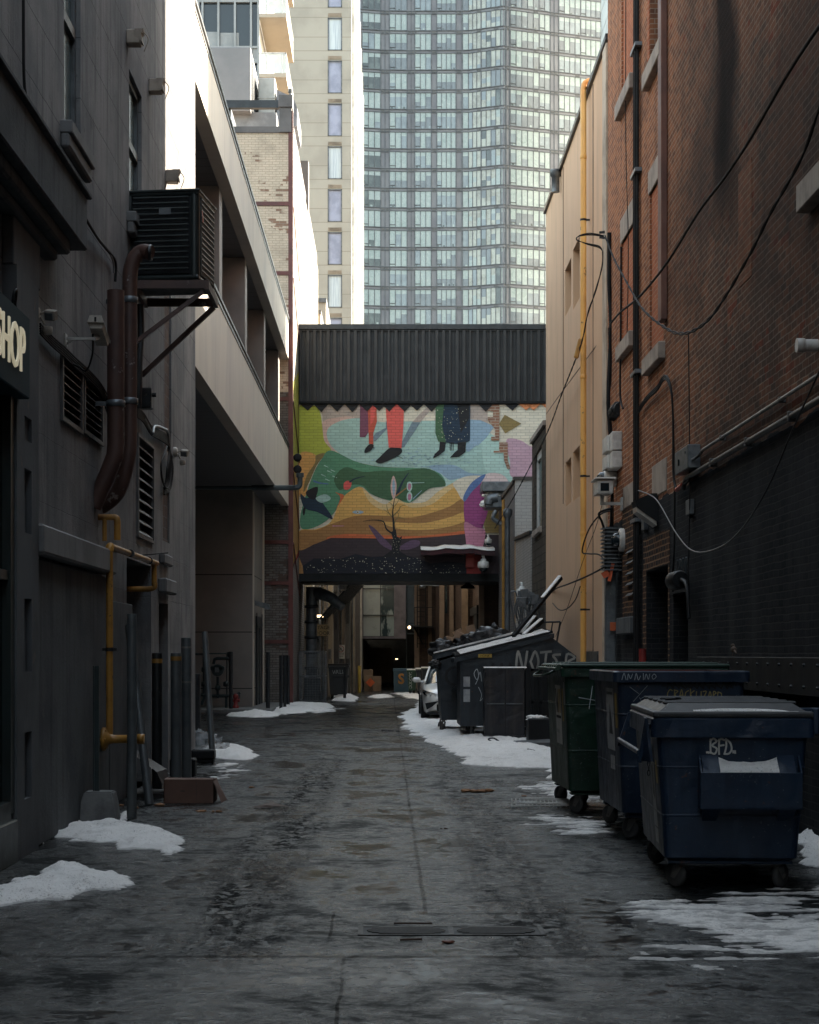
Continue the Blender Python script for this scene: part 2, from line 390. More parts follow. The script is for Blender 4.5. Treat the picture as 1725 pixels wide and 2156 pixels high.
rg=math_(nt,'ADD',rg,math_(nt,'MULTIPLY',tr,math_(nt,'SUBTRACT',.25,math_(nt,'MULTIPLY',sl,.30))),clamp=True)
nt.links.new(math_(nt,'MAXIMUM',rg,.09),b.inputs['Roughness']); spv=math_(nt,'ADD',math_(nt,'MULTIPLY',wet,.42),.02); spt=math_(nt,'ADD',math_(nt,'MULTIPLY',sl,.30),.01)
spv=math_(nt,'ADD',math_(nt,'MULTIPLY',spv,math_(nt,'SUBTRACT',1,tr)),math_(nt,'MULTIPLY',spt,tr)); nt.links.new(math_(nt,'MULTIPLY',spv,math_(nt,'SUBTRACT',1,j)),b.inputs['Specular IOR Level'])
# broom finish near the viewer, grit elsewhere
br_=N(nt,'ShaderNodeTexWave'); br_.bands_direction='Y'; br_.inputs['Scale'].default_value=14; br_.inputs['Distortion'].default_value=1.5; nt.links.new(p,br_.inputs['Vector'])
hh=math_(nt,'MULTIPLY',math_(nt,'ADD',n3,nfine),math_(nt,'SUBTRACT',.55,math_(nt,'MULTIPLY',wet,.40)))
hh=math_(nt,'ADD',hh,math_(nt,'MULTIPLY',math_(nt,'MULTIPLY',sl,tr),.9))
hh=math_(nt,'ADD',hh,math_(nt,'MULTIPLY',math_(nt,'MULTIPLY',br_.outputs[1],lt(Y,9.87)),.10))
hh=math_(nt,'ADD',hh,math_(nt,'MULTIPLY',n4,.06))
hh=math_(nt,'SUBTRACT',hh,math_(nt,'MULTIPLY',j,.9))
bump(nt,b,hh,.6,.016)
g=MB(); g.add([(-400,-60,0),(400,-60,0),(400,900,0),(-400,900,0)],[(0,1,2,3)])
o=g.build('alley_pavement',gm); tag(o,'dark wet concrete alley floor with slush tracks','pavement',kind='structure')
# sunken drain: slotted grate
drm=M('rusty_iron',(.028,.024,.021),.6,.2,c2=(.014,.013,.012),sc=20,bmp=.3)
gr=thing('storm_drain','slotted iron storm drain set flush in the wet alley floor','drain',tuple(G(950,1961)))
gc=G(950,1961); f=MB()
f.box(gc.x-.55,gc.x+.55,gc.y-.15,gc.y+.15,-.02,.003,0); f.build('pit',black_p,gr)
f=MB()
for q in ((gc.x-.57,gc.x-.54),(gc.x-.015,gc.x+.015),(gc.x+.54,gc.x+.57)): f.box(q[0],q[1],gc.y-.16,gc.y+.16,-.02,.007,0)
f.box(gc.x-.57,gc.x+.57,gc.y-.17,gc.y-.15,-.02,.007); f.box(gc.x-.57,gc.x+.57,gc.y+.15,gc.y+.17,-.02,.007); f.build('frame',drm,gr)
for sx in (-1,1):
    f=MB()
    for k in range(7):
        yy=gc.y-.12+k*.04; hl=.24*math.sqrt(1-((k-3)/4.2)**2)
        f.beam((gc.x+sx*.275-hl,yy-.006*sx,.006),(gc.x+sx*.275+hl,yy+.006*sx,.006),.017,.008)
    f.build('grate',drm,gr)
# ================================================================ LEFT shop building
shop=thing('shop_building','grey stucco shop building along the left side of the alley, patched and stained','building',(-LW-2,14,0))
WINS=[(17.17,18.1,6.86,9.2),(21.5,22.6,7.07,8.86)]
holes=[(a,b_,c,d,.10) for a,b_,c,d in WINS]
holes+=[(21.3,23.5,0,2.87,.5),(24.3,25.3,0,2.42,.35)]
holes+=[(17.0,18.07,4.0,4.58,.12),(18.24,19.36,4.03,4.56,.12),(22.15,23.6,3.22,4.45,.12)]
holes+=[(24.9,25.7,4.6,7.2,.05),(24.7,25.5,3.3,4.05,.04)]
shopm,nt,b=newmat('stone_jointed_stucco'); vec,sp_,g0=brickuv(nt)
tt=bricktex(nt,vec,(1,1,1),(.82,.82,.82),(0,0,0),1.35,.62,.005)
v_=pos(nt,'pos'); a1=noi(nt,v_,.7,7,.66); a2=noi(nt,pos(nt,'pos',(4,4,.28)),1.3,6,.66); a3=noi(nt,v_,4,6,.7); a4=noi(nt,v_,28,4,.6); a5=noi(nt,pos(nt,'pos',(8,8,.6)),1.5,5,.7)
col=mixc(nt,ramp(nt,a1,.36,.66),(.255,.248,.242),(.155,.157,.162)); col=mixc(nt,math_(nt,'MULTIPLY',ramp(nt,a2,.46,.72),.75),col,(.085,.086,.089))
col=mixc(nt,math_(nt,'MULTIPLY',ramp(nt,a5,.55,.75),.55),col,(.19,.175,.16)); col=mixc(nt,math_(nt,'MULTIPLY',ramp(nt,a3,.60,.70),.5),col,(.055,.053,.053))
upj=ramp(nt,sp_.outputs[2],4.7,4.9); col=mixc(nt,math_(nt,'MULTIPLY',math_(nt,'MULTIPLY',tt.outputs[1],.75),upj),col,(.03,.03,.03))
nt.links.new(col,b.inputs['Base Color']); b.inputs['Roughness'].default_value=.9; b.inputs['Specular IOR Level'].default_value=.15
bump(nt,b,math_(nt,'ADD',math_(nt,'MULTIPLY',tt.outputs[1],-1.2),math_(nt,'ADD',a4,a3)),.6,.012)
wl=MB(); wallx(wl,-LW,1,-30,28.9,0,17,holes,0,thick=9)
wl.build('wall',shopm,shop)
wl=MB(); wl.box(-LW,-LW+.07,15.3,19.5,0,2.55,0,.01); wl.box(-LW,-LW+.07,19.55,21.3,0,2.3,0,.01); wl.parts('lower_wall',stucco_d,shop)
wl=MB(); wl.box(-LW,-LW+.16,15.35,19.5,2.58,2.84,0,.02); wl.box(-LW,-LW+.12,24.2,25.4,2.55,2.75,0,.02); wl.box(-LW,-LW+.08,24.3,25.3,2.95,3.1,0,.02); wl.parts('ledge',stucco_l,shop)
# thin brick patches showing through the stucco
wl=MB(); wl.box(-LW-.06,-LW-.03,24.85,25.75,4.5,7.3,0); wl.box(-LW-.06,-LW-.03,24.6,25.6,3.2,4.1,0)
wl.parts('exposed_brick',brick('old_tan_brick',(.17,.12,.10),(.12,.09,.08),(.17,.16,.15),.2,.16,.01),shop)
# recess backs
wl=MB(); wl.box(-LW-.55,-LW-.5,21.2,23.6,0,2.9); wl.box(-LW-.4,-LW-.35,24.2,25.4,0,2.5); wl.build('recess_back',stucco_d,shop)
# light stripe near the end of the wall (projecting pilaster with drain board)
for i,(a,b_,c,d) in enumerate(WINS):
    X0=-LW-.10
    f=MB(); f.box(X0,X0+.05,a,a+.06,c,d,0); f.box(X0,X0+.05,b_-.06,b_,c,d,0); f.box(X0,X0+.05,a,b_,d-.06,d,0); f.box(X0,X0+.05,a,b_,c,c+.05,0)
    zm=8.05; f.box(X0,X0+.055,a+.06,b_-.06,zm-.05,zm+.05)
    fr=f.build('window',grey_m,shop)
    q=MB(); q.box(X0-.02,X0+.01,a,b_,c,d); q.build('pane',glass_t,fr)
    q=MB(); q.box(-LW-.02,-LW+.12,a-.2,b_+.2,c-.12,c+.003,0,.01); q.box(-LW,-LW+.09,a-.2,b_+.2,c-.26,c-.12,0,.02); q.build('sill',stucco_l,fr)
lou=M('louvre_metal',(.13,.13,.13),.5,.2,c2=(.085,.085,.09),sc=5)
for (a,b_,c,d,n) in ((17.0,18.07,4.0,4.58,7),(18.24,19.36,4.03,4.56,7),(22.15,23.6,3.22,4.45,9)):
    f=MB(); X0=-LW
    for q in ((a-.04,a+.02,c-.04,d+.04),(b_-.02,b_+.04,c-.04,d+.04)): f.box(X0-.02,X0+.03,*q)
    f.box(X0-.02,X0+.03,a,b_,d,d+.04); f.box(X0-.02,X0+.03,a,b_,c-.04,c)
    vt=f.build('louvre_vent',lou,shop)
    q=MB(); q.box(X0-.12,X0-.11,a,b_,c,d); q.build('vent_back',black_p,vt)
    q=MB()
    for k in range(n):
        z=c+(k+.5)*(d-c)/n; hgt=(d-c)/n
        q.add([(X0-.09,a,z+hgt*.38),(X0+.015,a,z-hgt*.30),(X0+.015,b_,z-hgt*.30),(X0-.09,b_,z+hgt*.38),
               (X0-.09,a,z+hgt*.30),(X0+.015,a,z-hgt*.42),(X0+.015,b_,z-hgt*.42),(X0-.09,b_,z+hgt*.30)],[(0,1,2,3),(4,5,6,7),(1,2,6,5)])
    q.build('slats',lou,vt)
# cornice band over the shopfront, pier with recessed slots
cb=MB()
cb.box(-LW-.05,-LW+.30,-6,16.75,5.54,6.04,0,.015)
cb.box(-LW,-LW+.22,-6,16.3,5.40,5.54,0,.02); cb.box(-LW,-LW+.14,-6,16.1,5.30,5.40,0,.02)
cb.box(-LW,-LW+.34,-6,16.8,6.04,6.09,0,.01)
cb.build('cornice',stucco_d,shop)
pm=MB(); PX=-LW+.12
slots=[(14.72,15.02,2.72,3.26,.05),(14.72,15.02,1.55,2.17,.05),(14.72,15.02,.48,1.04,.05),(14.72,15.02,3.5,3.7,.03)]
wallx(pm,PX,1,14.42,15.32,0,4.9,slots,0,thick=.2)
for a,b_,c,d,dp in slots: pm.box(PX-dp-.01,PX-dp,a,b_,c,d)
pm.box(-LW,PX-.02,14.4,15.5,4.9,5.3,0,.01)
pm.build('pier',M('painted_pier',(.115,.120,.125),.85,spec=.15,c2=(.080,.085,.09),sc=1,bmp=.3,bsc=30,streak=.3,c3=(.13,.12,.11),sc3=4),shop)
sf=MB(); sf.box(-LW-.02,-LW+.03,8,14.42,.45,3.7); st=sf.build('shopfront_window',glass_d,shop)
f=MB()
f.box(-LW,-LW+.1,14.28,14.42,.4,3.8); f.box(-LW,-LW+.1,8,14.3,.35,.5); f.box(-LW,-LW+.08,8,14.3,2.30,2.38); f.box(-LW,-LW+.14,8,14.38,.0,.35,0,.01); f.box(-LW,-LW+.08,13.0,13.1,.5,3.8)
f.build('window_frame',M('dark_green_frame',(.012,.022,.022),.4,sc=2),st)
# ================================================================ parking garage beyond it
gar=thing('parking_garage','pale panel clad parking garage with long open decks on the left','building',(-LW-2,29,0))
panel,nt,b=newmat('cream_wall_panel')
vec,sp,gg=brickuv(nt); sx=N(nt,'ShaderNodeSeparateXYZ'); nt.links.new(vec,sx.inputs[0])
fr_=math_(nt,'FRACT',math_(nt,'DIVIDE',sx.outputs[0],1.0)); ln=math_(nt,'LESS_THAN',fr_,.018)
n1=noi(nt,pos(nt,'pos',(.6,.6,.25)),1,5,.6); c_=mixc(nt,ramp(nt,n1,.4,.7),(.50,.44,.37),(.43,.38,.33))
c_=mixc(nt,math_(nt,'MULTIPLY',ln,.35),c_,(.2,.18,.16)); c_=mixc(nt,math_(nt,'MULTIPLY',ramp(nt,noi(nt,pos(nt,'pos',(3,3,.3)),1.1,5,.65),.5,.75),.35),c_,(.24,.20,.17)); nt.links.new(c_,b.inputs['Base Color']); b.inputs['Roughness'].default_value=.7; bump(nt,b,math_(nt,'MULTIPLY',ln,-1),.4,.01)
GX=-3.2
f=MB(); f.box(GX-.25,GX,28.92,57,6.5,8.44); f.build('lower_fascia',panel,gar)
f=MB(); f.box(GX-.25,GX,28.95,57,11.26,12.5); f.build('upper_fascia',panel,gar)
f=MB(); f.box(GX-.30,GX+.03,28.95,57.0,8.44,8.52,0,.01); f.box(GX-.30,GX+.03,28.95,57.0,12.5,12.58,0,.01)
f.box(GX-.27,GX+.015,28.95,57.0,8.33,8.39); f.box(GX-.27,GX+.015,28.95,57.0,12.38,12.44)
f.build('coping',M('dark_coping',(.03,.033,.036),.45,.4,sc=2),gar)
soff,nt,b=newmat('planked_soffit')
sp=N(nt,'ShaderNodeSeparateXYZ'); nt.links.new(pos(nt,'pos'),sp.inputs[0])
ln=math_(nt,'LESS_THAN',math_(nt,'FRACT',math_(nt,'DIVIDE',sp.outputs[1],.55)),.05)
c_=mixc(nt,ln,(.10,.10,.105),(.02,.02,.02)); nt.links.new(c_,b.inputs['Base Color']); b.inputs['Roughness'].default_value=.45
f=MB(); f.box(-14,GX-.25,29,57,6.56,6.85); f.build('deck_soffit',soff,gar)
f=MB(); f.box(-14,GX-.25,29,57,11.32,11.7); f.build('roof_soffit',soff,gar)
f=MB(); f.box(-14,-13.8,29,57,0,12); f.box(-14,GX-.5,28.92,29.1,0,12); f.box(-14,GX-.5,56.8,57.0,6.8,11.3); f.build('back_wall',stucco_d,gar)
pcol=M('garage_column_panel',(.22,.19,.17),.7,c2=(.17,.15,.14),sc=1)
for k,yy in enumerate((36.1,42.6,49.1,55.6)):
    f=MB(); f.box(-4.05,-3.45,yy,yy+.6,6.85,11.32,0,.01); f.build('column',pcol,gar)
gp,nt,b=newmat('beige_render_panel')
sp=N(nt,'ShaderNodeSeparateXYZ'); nt.links.new(pos(nt,'pos'),sp.inputs[0])
zz=sp.outputs[2]; l1=math_(nt,'LESS_THAN',math_(nt,'ABSOLUTE',math_(nt,'SUBTRACT',zz,4.05)),.014); l2=math_(nt,'LESS_THAN',math_(nt,'ABSOLUTE',math_(nt,'SUBTRACT',zz,2.35)),.014); l3=math_(nt,'LESS_THAN',math_(nt,'ABSOLUTE',math_(nt,'SUBTRACT',zz,.68)),.014)
ln=math_(nt,'MAXIMUM',math_(nt,'MAXIMUM',l1,l2),l3); n1=noi(nt,pos(nt,'pos'),.9,5,.6)
c_=mixc(nt,ramp(nt,n1,.4,.65),(.20,.178,.16),(.165,.148,.135)); c_=mixc(nt,ln,c_,(.012,.012,.012)); nt.links.new(c_,b.inputs['Base Color']); b.inputs['Roughness'].default_value=.75
f=MB(); f.box(-10,-4.0,52,56.9,.15,6.56); f.build('stair_core',gp,gar)
f=MB(); f.box(-4.0,-3.955,52.0,52.18,.15,6.5); f.box(-4.0,-3.955,56.1,56.5,.15,6.5)
f.parts('corner_trim',panel,gar)
f=MB(); f.box(-4.0,-3.965,53.3,55.4,.15,2.85); dr=f.build('door',M('dark_door',(.035,.036,.04),.5,sc=2),gar)
f=MB(); f.box(-3.965,-3.94,53.2,53.3,.15,2.95); f.box(-3.965,-3.94,54.3,54.38,.15,2.5); f.box(-3.965,-3.94,55.4,55.5,.15,2.95); f.box(-3.965,-3.94,53.2,55.5,2.5,2.58); f.build('frame',dark_m,dr)
f=MB(); f.box(-12,-3.3,49.6,58,0,.14,0,.02); single(f,'kerb_pad',concrete,'raised concrete pad under the gas meters and door','pavement',kind='structure')
# ================================================================ red steel frame brick building
rb=thing('red_frame_brick_building','old cream painted brick building with exposed red steel corner column','building',(-6,57,0))
RX=-3.08
bw=brick('cream_painted_brick',(.62,.50,.385),(.55,.45,.345),(.36,.28,.21),.225,.08,.007,worn=((.32,.17,.11),(.24,.14,.10),(.3,.25,.2)),wornamt=.62,dirt=.35)
bg=brick('grey_worn_brick',(.19,.175,.16),(.13,.115,.105),(.06,.05,.045),.225,.08,.009,worn=((.13,.08,.065),(.10,.07,.06),(.08,.07,.06)),wornamt=.56,dirt=.5)
bwh=brick('white_painted_brick',(.40,.37,.32),(.36,.335,.29),(.26,.24,.20),.225,.08,.006,dirt=.2)
f=MB(); f.box(-14,RX-.01,57.0,78,10.2,18.6); f.build('upper_wall',bw,rb)
f=MB(); f.box(-14,RX-.01,57.0,78,0,10.2); f.parts('lower_wall',bg,rb)
f=MB(); f.box(RX-.01,RX,57.2,78,6.4,18.75); f.build('white_side_wall',bwh,rb)
f=MB(); f.box(-14,RX-.4,56.95,57.2,18.6,18.8); f.box(RX-.42,RX-.02,56.9,57.5,18.6,19.75,0,.01); f.box(RX-.1,RX+.02,57.5,66,18.75,18.95); f.box(RX-.45,RX+.01,56.85,57.55,19.4,19.8,0,.01)
f.box(RX-.45,RX-.06,69.8,70.4,18.7,21.3,0,.01); f.box(RX-.5,RX-.05,70.4,78,18.7,19.4); f.build('parapet',M('grey_brown_flashing',(.12,.105,.10),.6,sc=1),rb)
f=MB(); f.box(-14,RX-.45,57.1,57.3,19.45,19.7); f.box(-14,RX-.45,60,60.3,18.6,19.7); f.box(-5.3,-5.1,57.3,60,18.75,19.5); f.build('roof_canopy',dark_m,rb)
f=MB(); f.box(RX-.13,RX+.02,56.93,57.08,0,19.3); f.build('steel_column',redpaint,rb)
f=MB()
for z in (16.3,14.05,9.97,5.33,4.0,2.1): f.box(-13.9,RX-.13,56.95,56.99,z-.06,z+.06)
f.parts('steel_beam',redpaint,rb)
f=MB()
for z0 in (16.2,13.9,9.9,7.6,5.3): f.beam((RX+.03,57.05,z0),(RX+.03,61,z0-1.55),.03,.05)
f.parts('tie_rod',redpaint,rb)
# painted splashes on the side wall, lower part
pc=lambda n,c: brick('side_'+n,c,tuple(x*.9 for x in c),tuple(x*.7 for x in c),.225,.08,.006,dirt=.3)
f=MB(); sidec=[pc('yellow',(.42,.40,.10)),pc('orange',(.45,.27,.12)),pc('red',(.26,.04,.05)),pc('pale',(.28,.25,.24))]
def side(pts,m): f.poly([(RX+.003+.001*m,p[0],p[1]) for p in pts],m)
side([(57.1,10.5),(60.9,11.5),(60.9,8.6),(58.5,7.6),(57.1,8.4)],0)
side([(57.1,8.3),(58.5,7.6),(60.9,8.5),(60.9,5.2),(57.1,4.6)],1)
side([(57.1,4.5),(60.9,5.1),(60.9,0),(57.1,0)],3)
side([(57.6,4.6),(60.9,5.3),(60.9,2.9),(60.2,3.1),(59.4,1.3),(58.6,.9),(58.2,2.2)],2)
f.build('painted_side',sidec,rb)
# ================================================================ blocks behind the brick building
bk=thing('rooftop_block','plain grey building block behind the brick parapet with rooftop ducts','building',(-8,66,0))
f=MB(); f.box(-16,-4.2,66.5,80,18,22.2); f.build('wall',M('grey_render_wall',(.25,.25,.26),.7,sc=1),bk)
f=MB(); f.box(-8,-5.14,66,72,22.1,24.5,0,.02); pb=f.build('plant_box',M('grey_clad_box',(.21,.205,.21),.6,c2=(.18,.18,.185),sc=.7),bk)
f=MB()
for k in range(12): f.box(-5.14,-5.10,66.4+k*.42,66.65+k*.42,22.2,24.2)
f.build('louvre',dark_m,pb)
dm=M('duct_metal',(.42,.41,.38),.45,.3,c2=(.34,.33,.3),sc=3)
f=MB(); f.box(-5.0,-4.35,68,69.6,22.2,24.0,0,.03); f.box(-5.02,-4.33,67.98,69.62,23.2,23.24); f.box(-5.02,-4.33,67.98,69.62,22.6,22.64); f.build('duct',dm,bk)
f=MB(); f.prism([(-4.3,68.2,22.2),(-3.5,68.2,22.2),(-3.5,68.2,22.9),(-3.65,68.2,23.3),(-4.3,68.2,23.6)],(0,3,0)); f.build('duct',M('grey_hood',(.25,.25,.27),.5,sc=3),bk)
f=MB(); f.tube([(-3.75,67.9,21.5),(-3.75,67.9,23.45)],.05,8); f.lathe([(.09,0),(.09,.12)],(-3.75,67.9,23.4),8); f.build('flue',grey_m,bk)
# balcony apartment building
ap=thing('balcony_apartment_building','glazed apartment building with cream balconies above the brick rooftop','building',(-10,85,0))
apw=M('pale_grey_cladding',(.27,.275,.27),.6,c2=(.23,.235,.23),sc=1)
ZF=[31.1+2.95*k for k in range(-3,4)]
f=MB(); f.box(-20,-6.25,85.25,97,0,45); f.build('wall',M('cream_apartment_wall',(.36,.31,.25),.7,sc=1),ap)
for z in ZF:
    if z>37: continue
    f=MB()
    for k,xx in enumerate((-9.95,-9.15,-8.95,-8.18,-7.38,-6.6,-6.25)): f.box(xx-.05,xx+.05,85,85.3,z-.6,z+2.35)
    f.box(-10.5,-6.2,85.02,85.3,z-.08,z+.02); f.box(-10.5,-6.2,85.02,85.3,z+2.15,z+2.35); f.box(-10.5,-6.2,85.1,85.3,z-.6,z-.08)
    wn=f.build('window',apw,ap)
    f=MB(); f.box(-10.5,-6.3,85.2,85.28,z,z+2.15); f.build('pane',glass_d,wn)
    f=MB(); f.box(-9.1,-8.2,85.15,85.19,z+.05,z+.75); f.box(-8.1,-7.2,85.15,85.19,z+.05,z+.7); f.build('blind',apw,wn)
balm=M('cream_balcony',(.40,.33,.25),.7,c2=(.36,.30,.23),sc=.8)
railg,nt,b=newmat('balcony_glass'); b.inputs['Base Color'].default_value=(.7,.74,.72,1); b.inputs['Roughness'].default_value=.15; b.inputs['Alpha'].default_value=.45
for z in (26.85,29.6,32.5,35.4):
    f=MB(); f.box(-6.2,-4.89,85,91.6,z,z+.18,0); bb=f.build('balcony',balm,ap)
    f=MB(); f.box(-6.15,-4.92,85.03,85.05,z+.22,z+1.15); f.box(-4.93,-4.91,85.05,91.5,z+.22,z+1.15); f.build('glass_panel',railg,bb)
    f=MB(); f.box(-6.2,-4.9,85.0,85.06,z+1.15,z+1.2); f.box(-4.95,-4.89,85.0,91.6,z+1.15,z+1.2)
    for xx in (-6.1,-5.85,-5.1,-4.92): f.box(xx,xx+.04,85.0,85.04,z+.18,z+1.15)
    for yy in (87,89,91.4): f.box(-4.94,-4.9,yy,yy+.05,z+.18,z+1.15)
    f.build('railing',white_m,bb)
# cream block in front of the tower
cbk=thing('cream_low_building','sunlit cream rendered low building with a sloping skyline beyond the brick wall','building',(-6,80,0))
f=MB(); f.box(-12,-3.0,79,84,0,17.0); f.box(-12,-2.95,84.5,98,0,18.6); f.build('wall',M('cream_render',(.38,.34,.28),.75,c2=(.33,.30,.24),sc=.6,bmp=.2),cbk)
f=MB(); f.box(-6,-2.98,78.9,84,17.0,17.15); f.box(-7,-2.93,84.4,98,18.6,18.8); f.build('coping',grey_m,cbk)
f=MB(); f.tube([(-3.0,78.4,16),(-3.0,78.4,6)],.05,6); f.tube([(-2.97,82,15),(-2.97,82,6)],.06,6); f.build('downpipe',white_m,cbk)
# beige tower
tw=thing('beige_concrete_tower','tall beige concrete tower with one column of curtained windows','building',(-8,123,0))
tm,nt,b=newmat('beige_precast')
sp=N(nt,'ShaderNodeSeparateXYZ'); nt.links.new(pos(nt,'pos'),sp.inputs[0])
zf=math_(nt,'FRACT',math_(nt,'DIVIDE',math_(nt,'SUBTRACT',sp.outputs[2],43.86),3.0))
la=math_(nt,'LESS_THAN',math_(nt,'ABSOLUTE',math_(nt,'SUBTRACT',zf,.02)),.008); lb=math_(nt,'LESS_THAN',math_(nt,'ABSOLUTE',math_(nt,'SUBTRACT',zf,.34)),.008); lc=math_(nt,'LESS_THAN',math_(nt,'ABSOLUTE',math_(nt,'SUBTRACT',zf,.80)),.008)
ln=math_(nt,'MAXIMUM',math_(nt,'MAXIMUM',la,lb),lc); n1=noi(nt,pos(nt,'pos'),.35,6,.6)
c_=mixc(nt,ramp(nt,n1,.4,.66),(.36,.325,.27),(.30,.27,.225)); c_=mixc(nt,math_(nt,'MULTIPLY',ln,.7),c_,(.2,.17,.13)); nt.links.new(c_,b.inputs['Base Color']); b.inputs['Roughness'].default_value=.8
WZ=[43.95+3.0*k for k in range(-9,4)]
hol=[(-4.15,-3.2,z,z+2.28,.12) for z in WZ]
f=MB(); wally(f,123,-16,-2.52,0,56,hol,0,thick=53); f.build('wall',tm,tw)
curt=M('pale_curtain',(.50,.54,.55),.6,c2=(.36,.40,.44),sc=2,stretch=(6,1,.3),bmp=0)
curt2=M('violet_curtain',(.30,.31,.40),.5,c2=(.22,.23,.30),sc=1,bmp=0)
for k,z in enumerate(WZ):
    f=MB(); f.box(-4.15,-3.2,123.09,123.13,z,z+2.28); wn=f.build('window',[curt,curt2][(k*7)%3>0],tw)
    f=MB(); f.box(-4.18,-4.1,122.98,123.1,z,z+2.28); f.box(-3.25,-3.17,122.98,123.1,z,z+2.28); f.box(-4.18,-3.17,122.98,123.1,z,z+.06); f.box(-4.18,-3.17,122.98,123.1,z+2.22,z+2.28); f.build('frame',grey_m,wn)
    f=MB(); f.box(-4.15,-3.2,122.97,123.0,z+2.36,z+2.60)
    for q in range(5): f.box(-4.12,-3.23,122.95,122.97,z+2.385+q*.045,z+2.405+q*.045)
    f.build('vent_grille',M('beige_grille',(.30,.24,.18),.6) if k==0 else bpy.data.materials['beige_grille'],wn)
f=MB()
for k in range(8): f.box(-2.52,-2.3,124.5+k*6.6,125.0+k*6.6,0,56)
f.parts('fin',M('white_fin',(.75,.72,.66),.7,sc=1),tw)
# ================================================================ far glass tower
gt=thing('glass_residential_tower','wide glass and slate apartment tower closing the view behind the bridge','building',(10,268,0))
slate=M('slate_spandrel',(.17,.165,.17),.5,c2=(.13,.125,.135),sc=.2,bmp=0)
mull=M('dark_mullion',(.095,.098,.103),.5,sc=1,bmp=0)
gl=[]
for nme,c,c2,r in (('blind_behind_glass',(.285,.325,.305),(.235,.28,.262),.12),('pale_blue_glass',(.20,.235,.245),(.155,.18,.195),.07),('grey_blue_glass',(.145,.165,.175),(.115,.13,.14),.06),('dark_glass',(.045,.055,.055),(.10,.12,.11),.06),('cream_reflection_glass',(.34,.345,.295),(.22,.215,.18),.12)):
    gl.append(M(nme,c,r+.15,c2=c2,sc=.5,bmp=0,spec=.6))
corner=[(758,267.1),(803,267.7),(860,267.9),(988,267.8),(1061,265.8),(1268,271.2)]
def tD(x):
    for (a,da),(b_,db) in zip(corner,corner[1:]):
        if a<=x<=b_: t=(x-a)/(b_-a); return da+(db-da)*t
    return corner[-1][1]
def tP(x): D=tD(x); return Vector(((x-HX)*D/F,D,0))
FH=3.0; Z0=1.7+(1377-30)*.0725-FH*16    # lowest drawn floor line
NF=21
body=MB(); tops=Z0+FH*NF
prev=None
for (x,d) in corner:
    q=tP(x)
    if prev is not None: body.add([(prev.x,prev.y,0),(q.x,q.y,0),(q.x,q.y,tops),(prev.x,prev.y,tops)],[(0,1,2,3)])
    prev=q
q0=tP(758); q1=tP(1268)
body.add([(q0.x,q0.y,0),(q0.x,q0.y+30,0),(q0.x,q0.y+30,tops),(q0.x,q0.y,tops)],[(0,1,2,3)])
body.add([(q1.x,q1.y,0),(q1.x,q1.y+30,0),(q1.x,q1.y+30,tops),(q1.x,q1.y,tops)],[(0,1,2,3)])
body.add([(q0.x,q0.y+30,0),(q1.x,q1.y+30,0),(q1.x,q1.y+30,tops),(q0.x,q0.y+30,tops)],[(0,1,2,3)])
body.build('spandrel_wall',slate,gt)
bays=[(763,801.5,3,3),(820.6,857,3,0),(874,908,3,0),(920,960,4,0),(974.5,986.5,1,0),(987,1013,3,9),(1014,1054.5,4,9),(1055.5,1064,1,0),(1074.6,1135,5,0),(1136,1158,2,0),(1177,1222,4,0),(1223,1265,4,0)]
rt=random.Random(5)
wins=[]
for fl in range(NF):
    zb=Z0+fl*FH+.36; zt=Z0+(fl+1)*FH-.12
    for (xa,xb,n,kind) in bays: wins.append((fl,xa,xb,n,kind,zb,zt))
vis=sorted(wins,key=lambda w_:(-(1 if w_[5]>1.7+(1377-700)*.0725 and w_[5]<101 else 0),-(w_[2]-w_[1])))
indiv=set(id(w_) for w_ in vis[:96])
rest_f=MB();rest_p=MB()
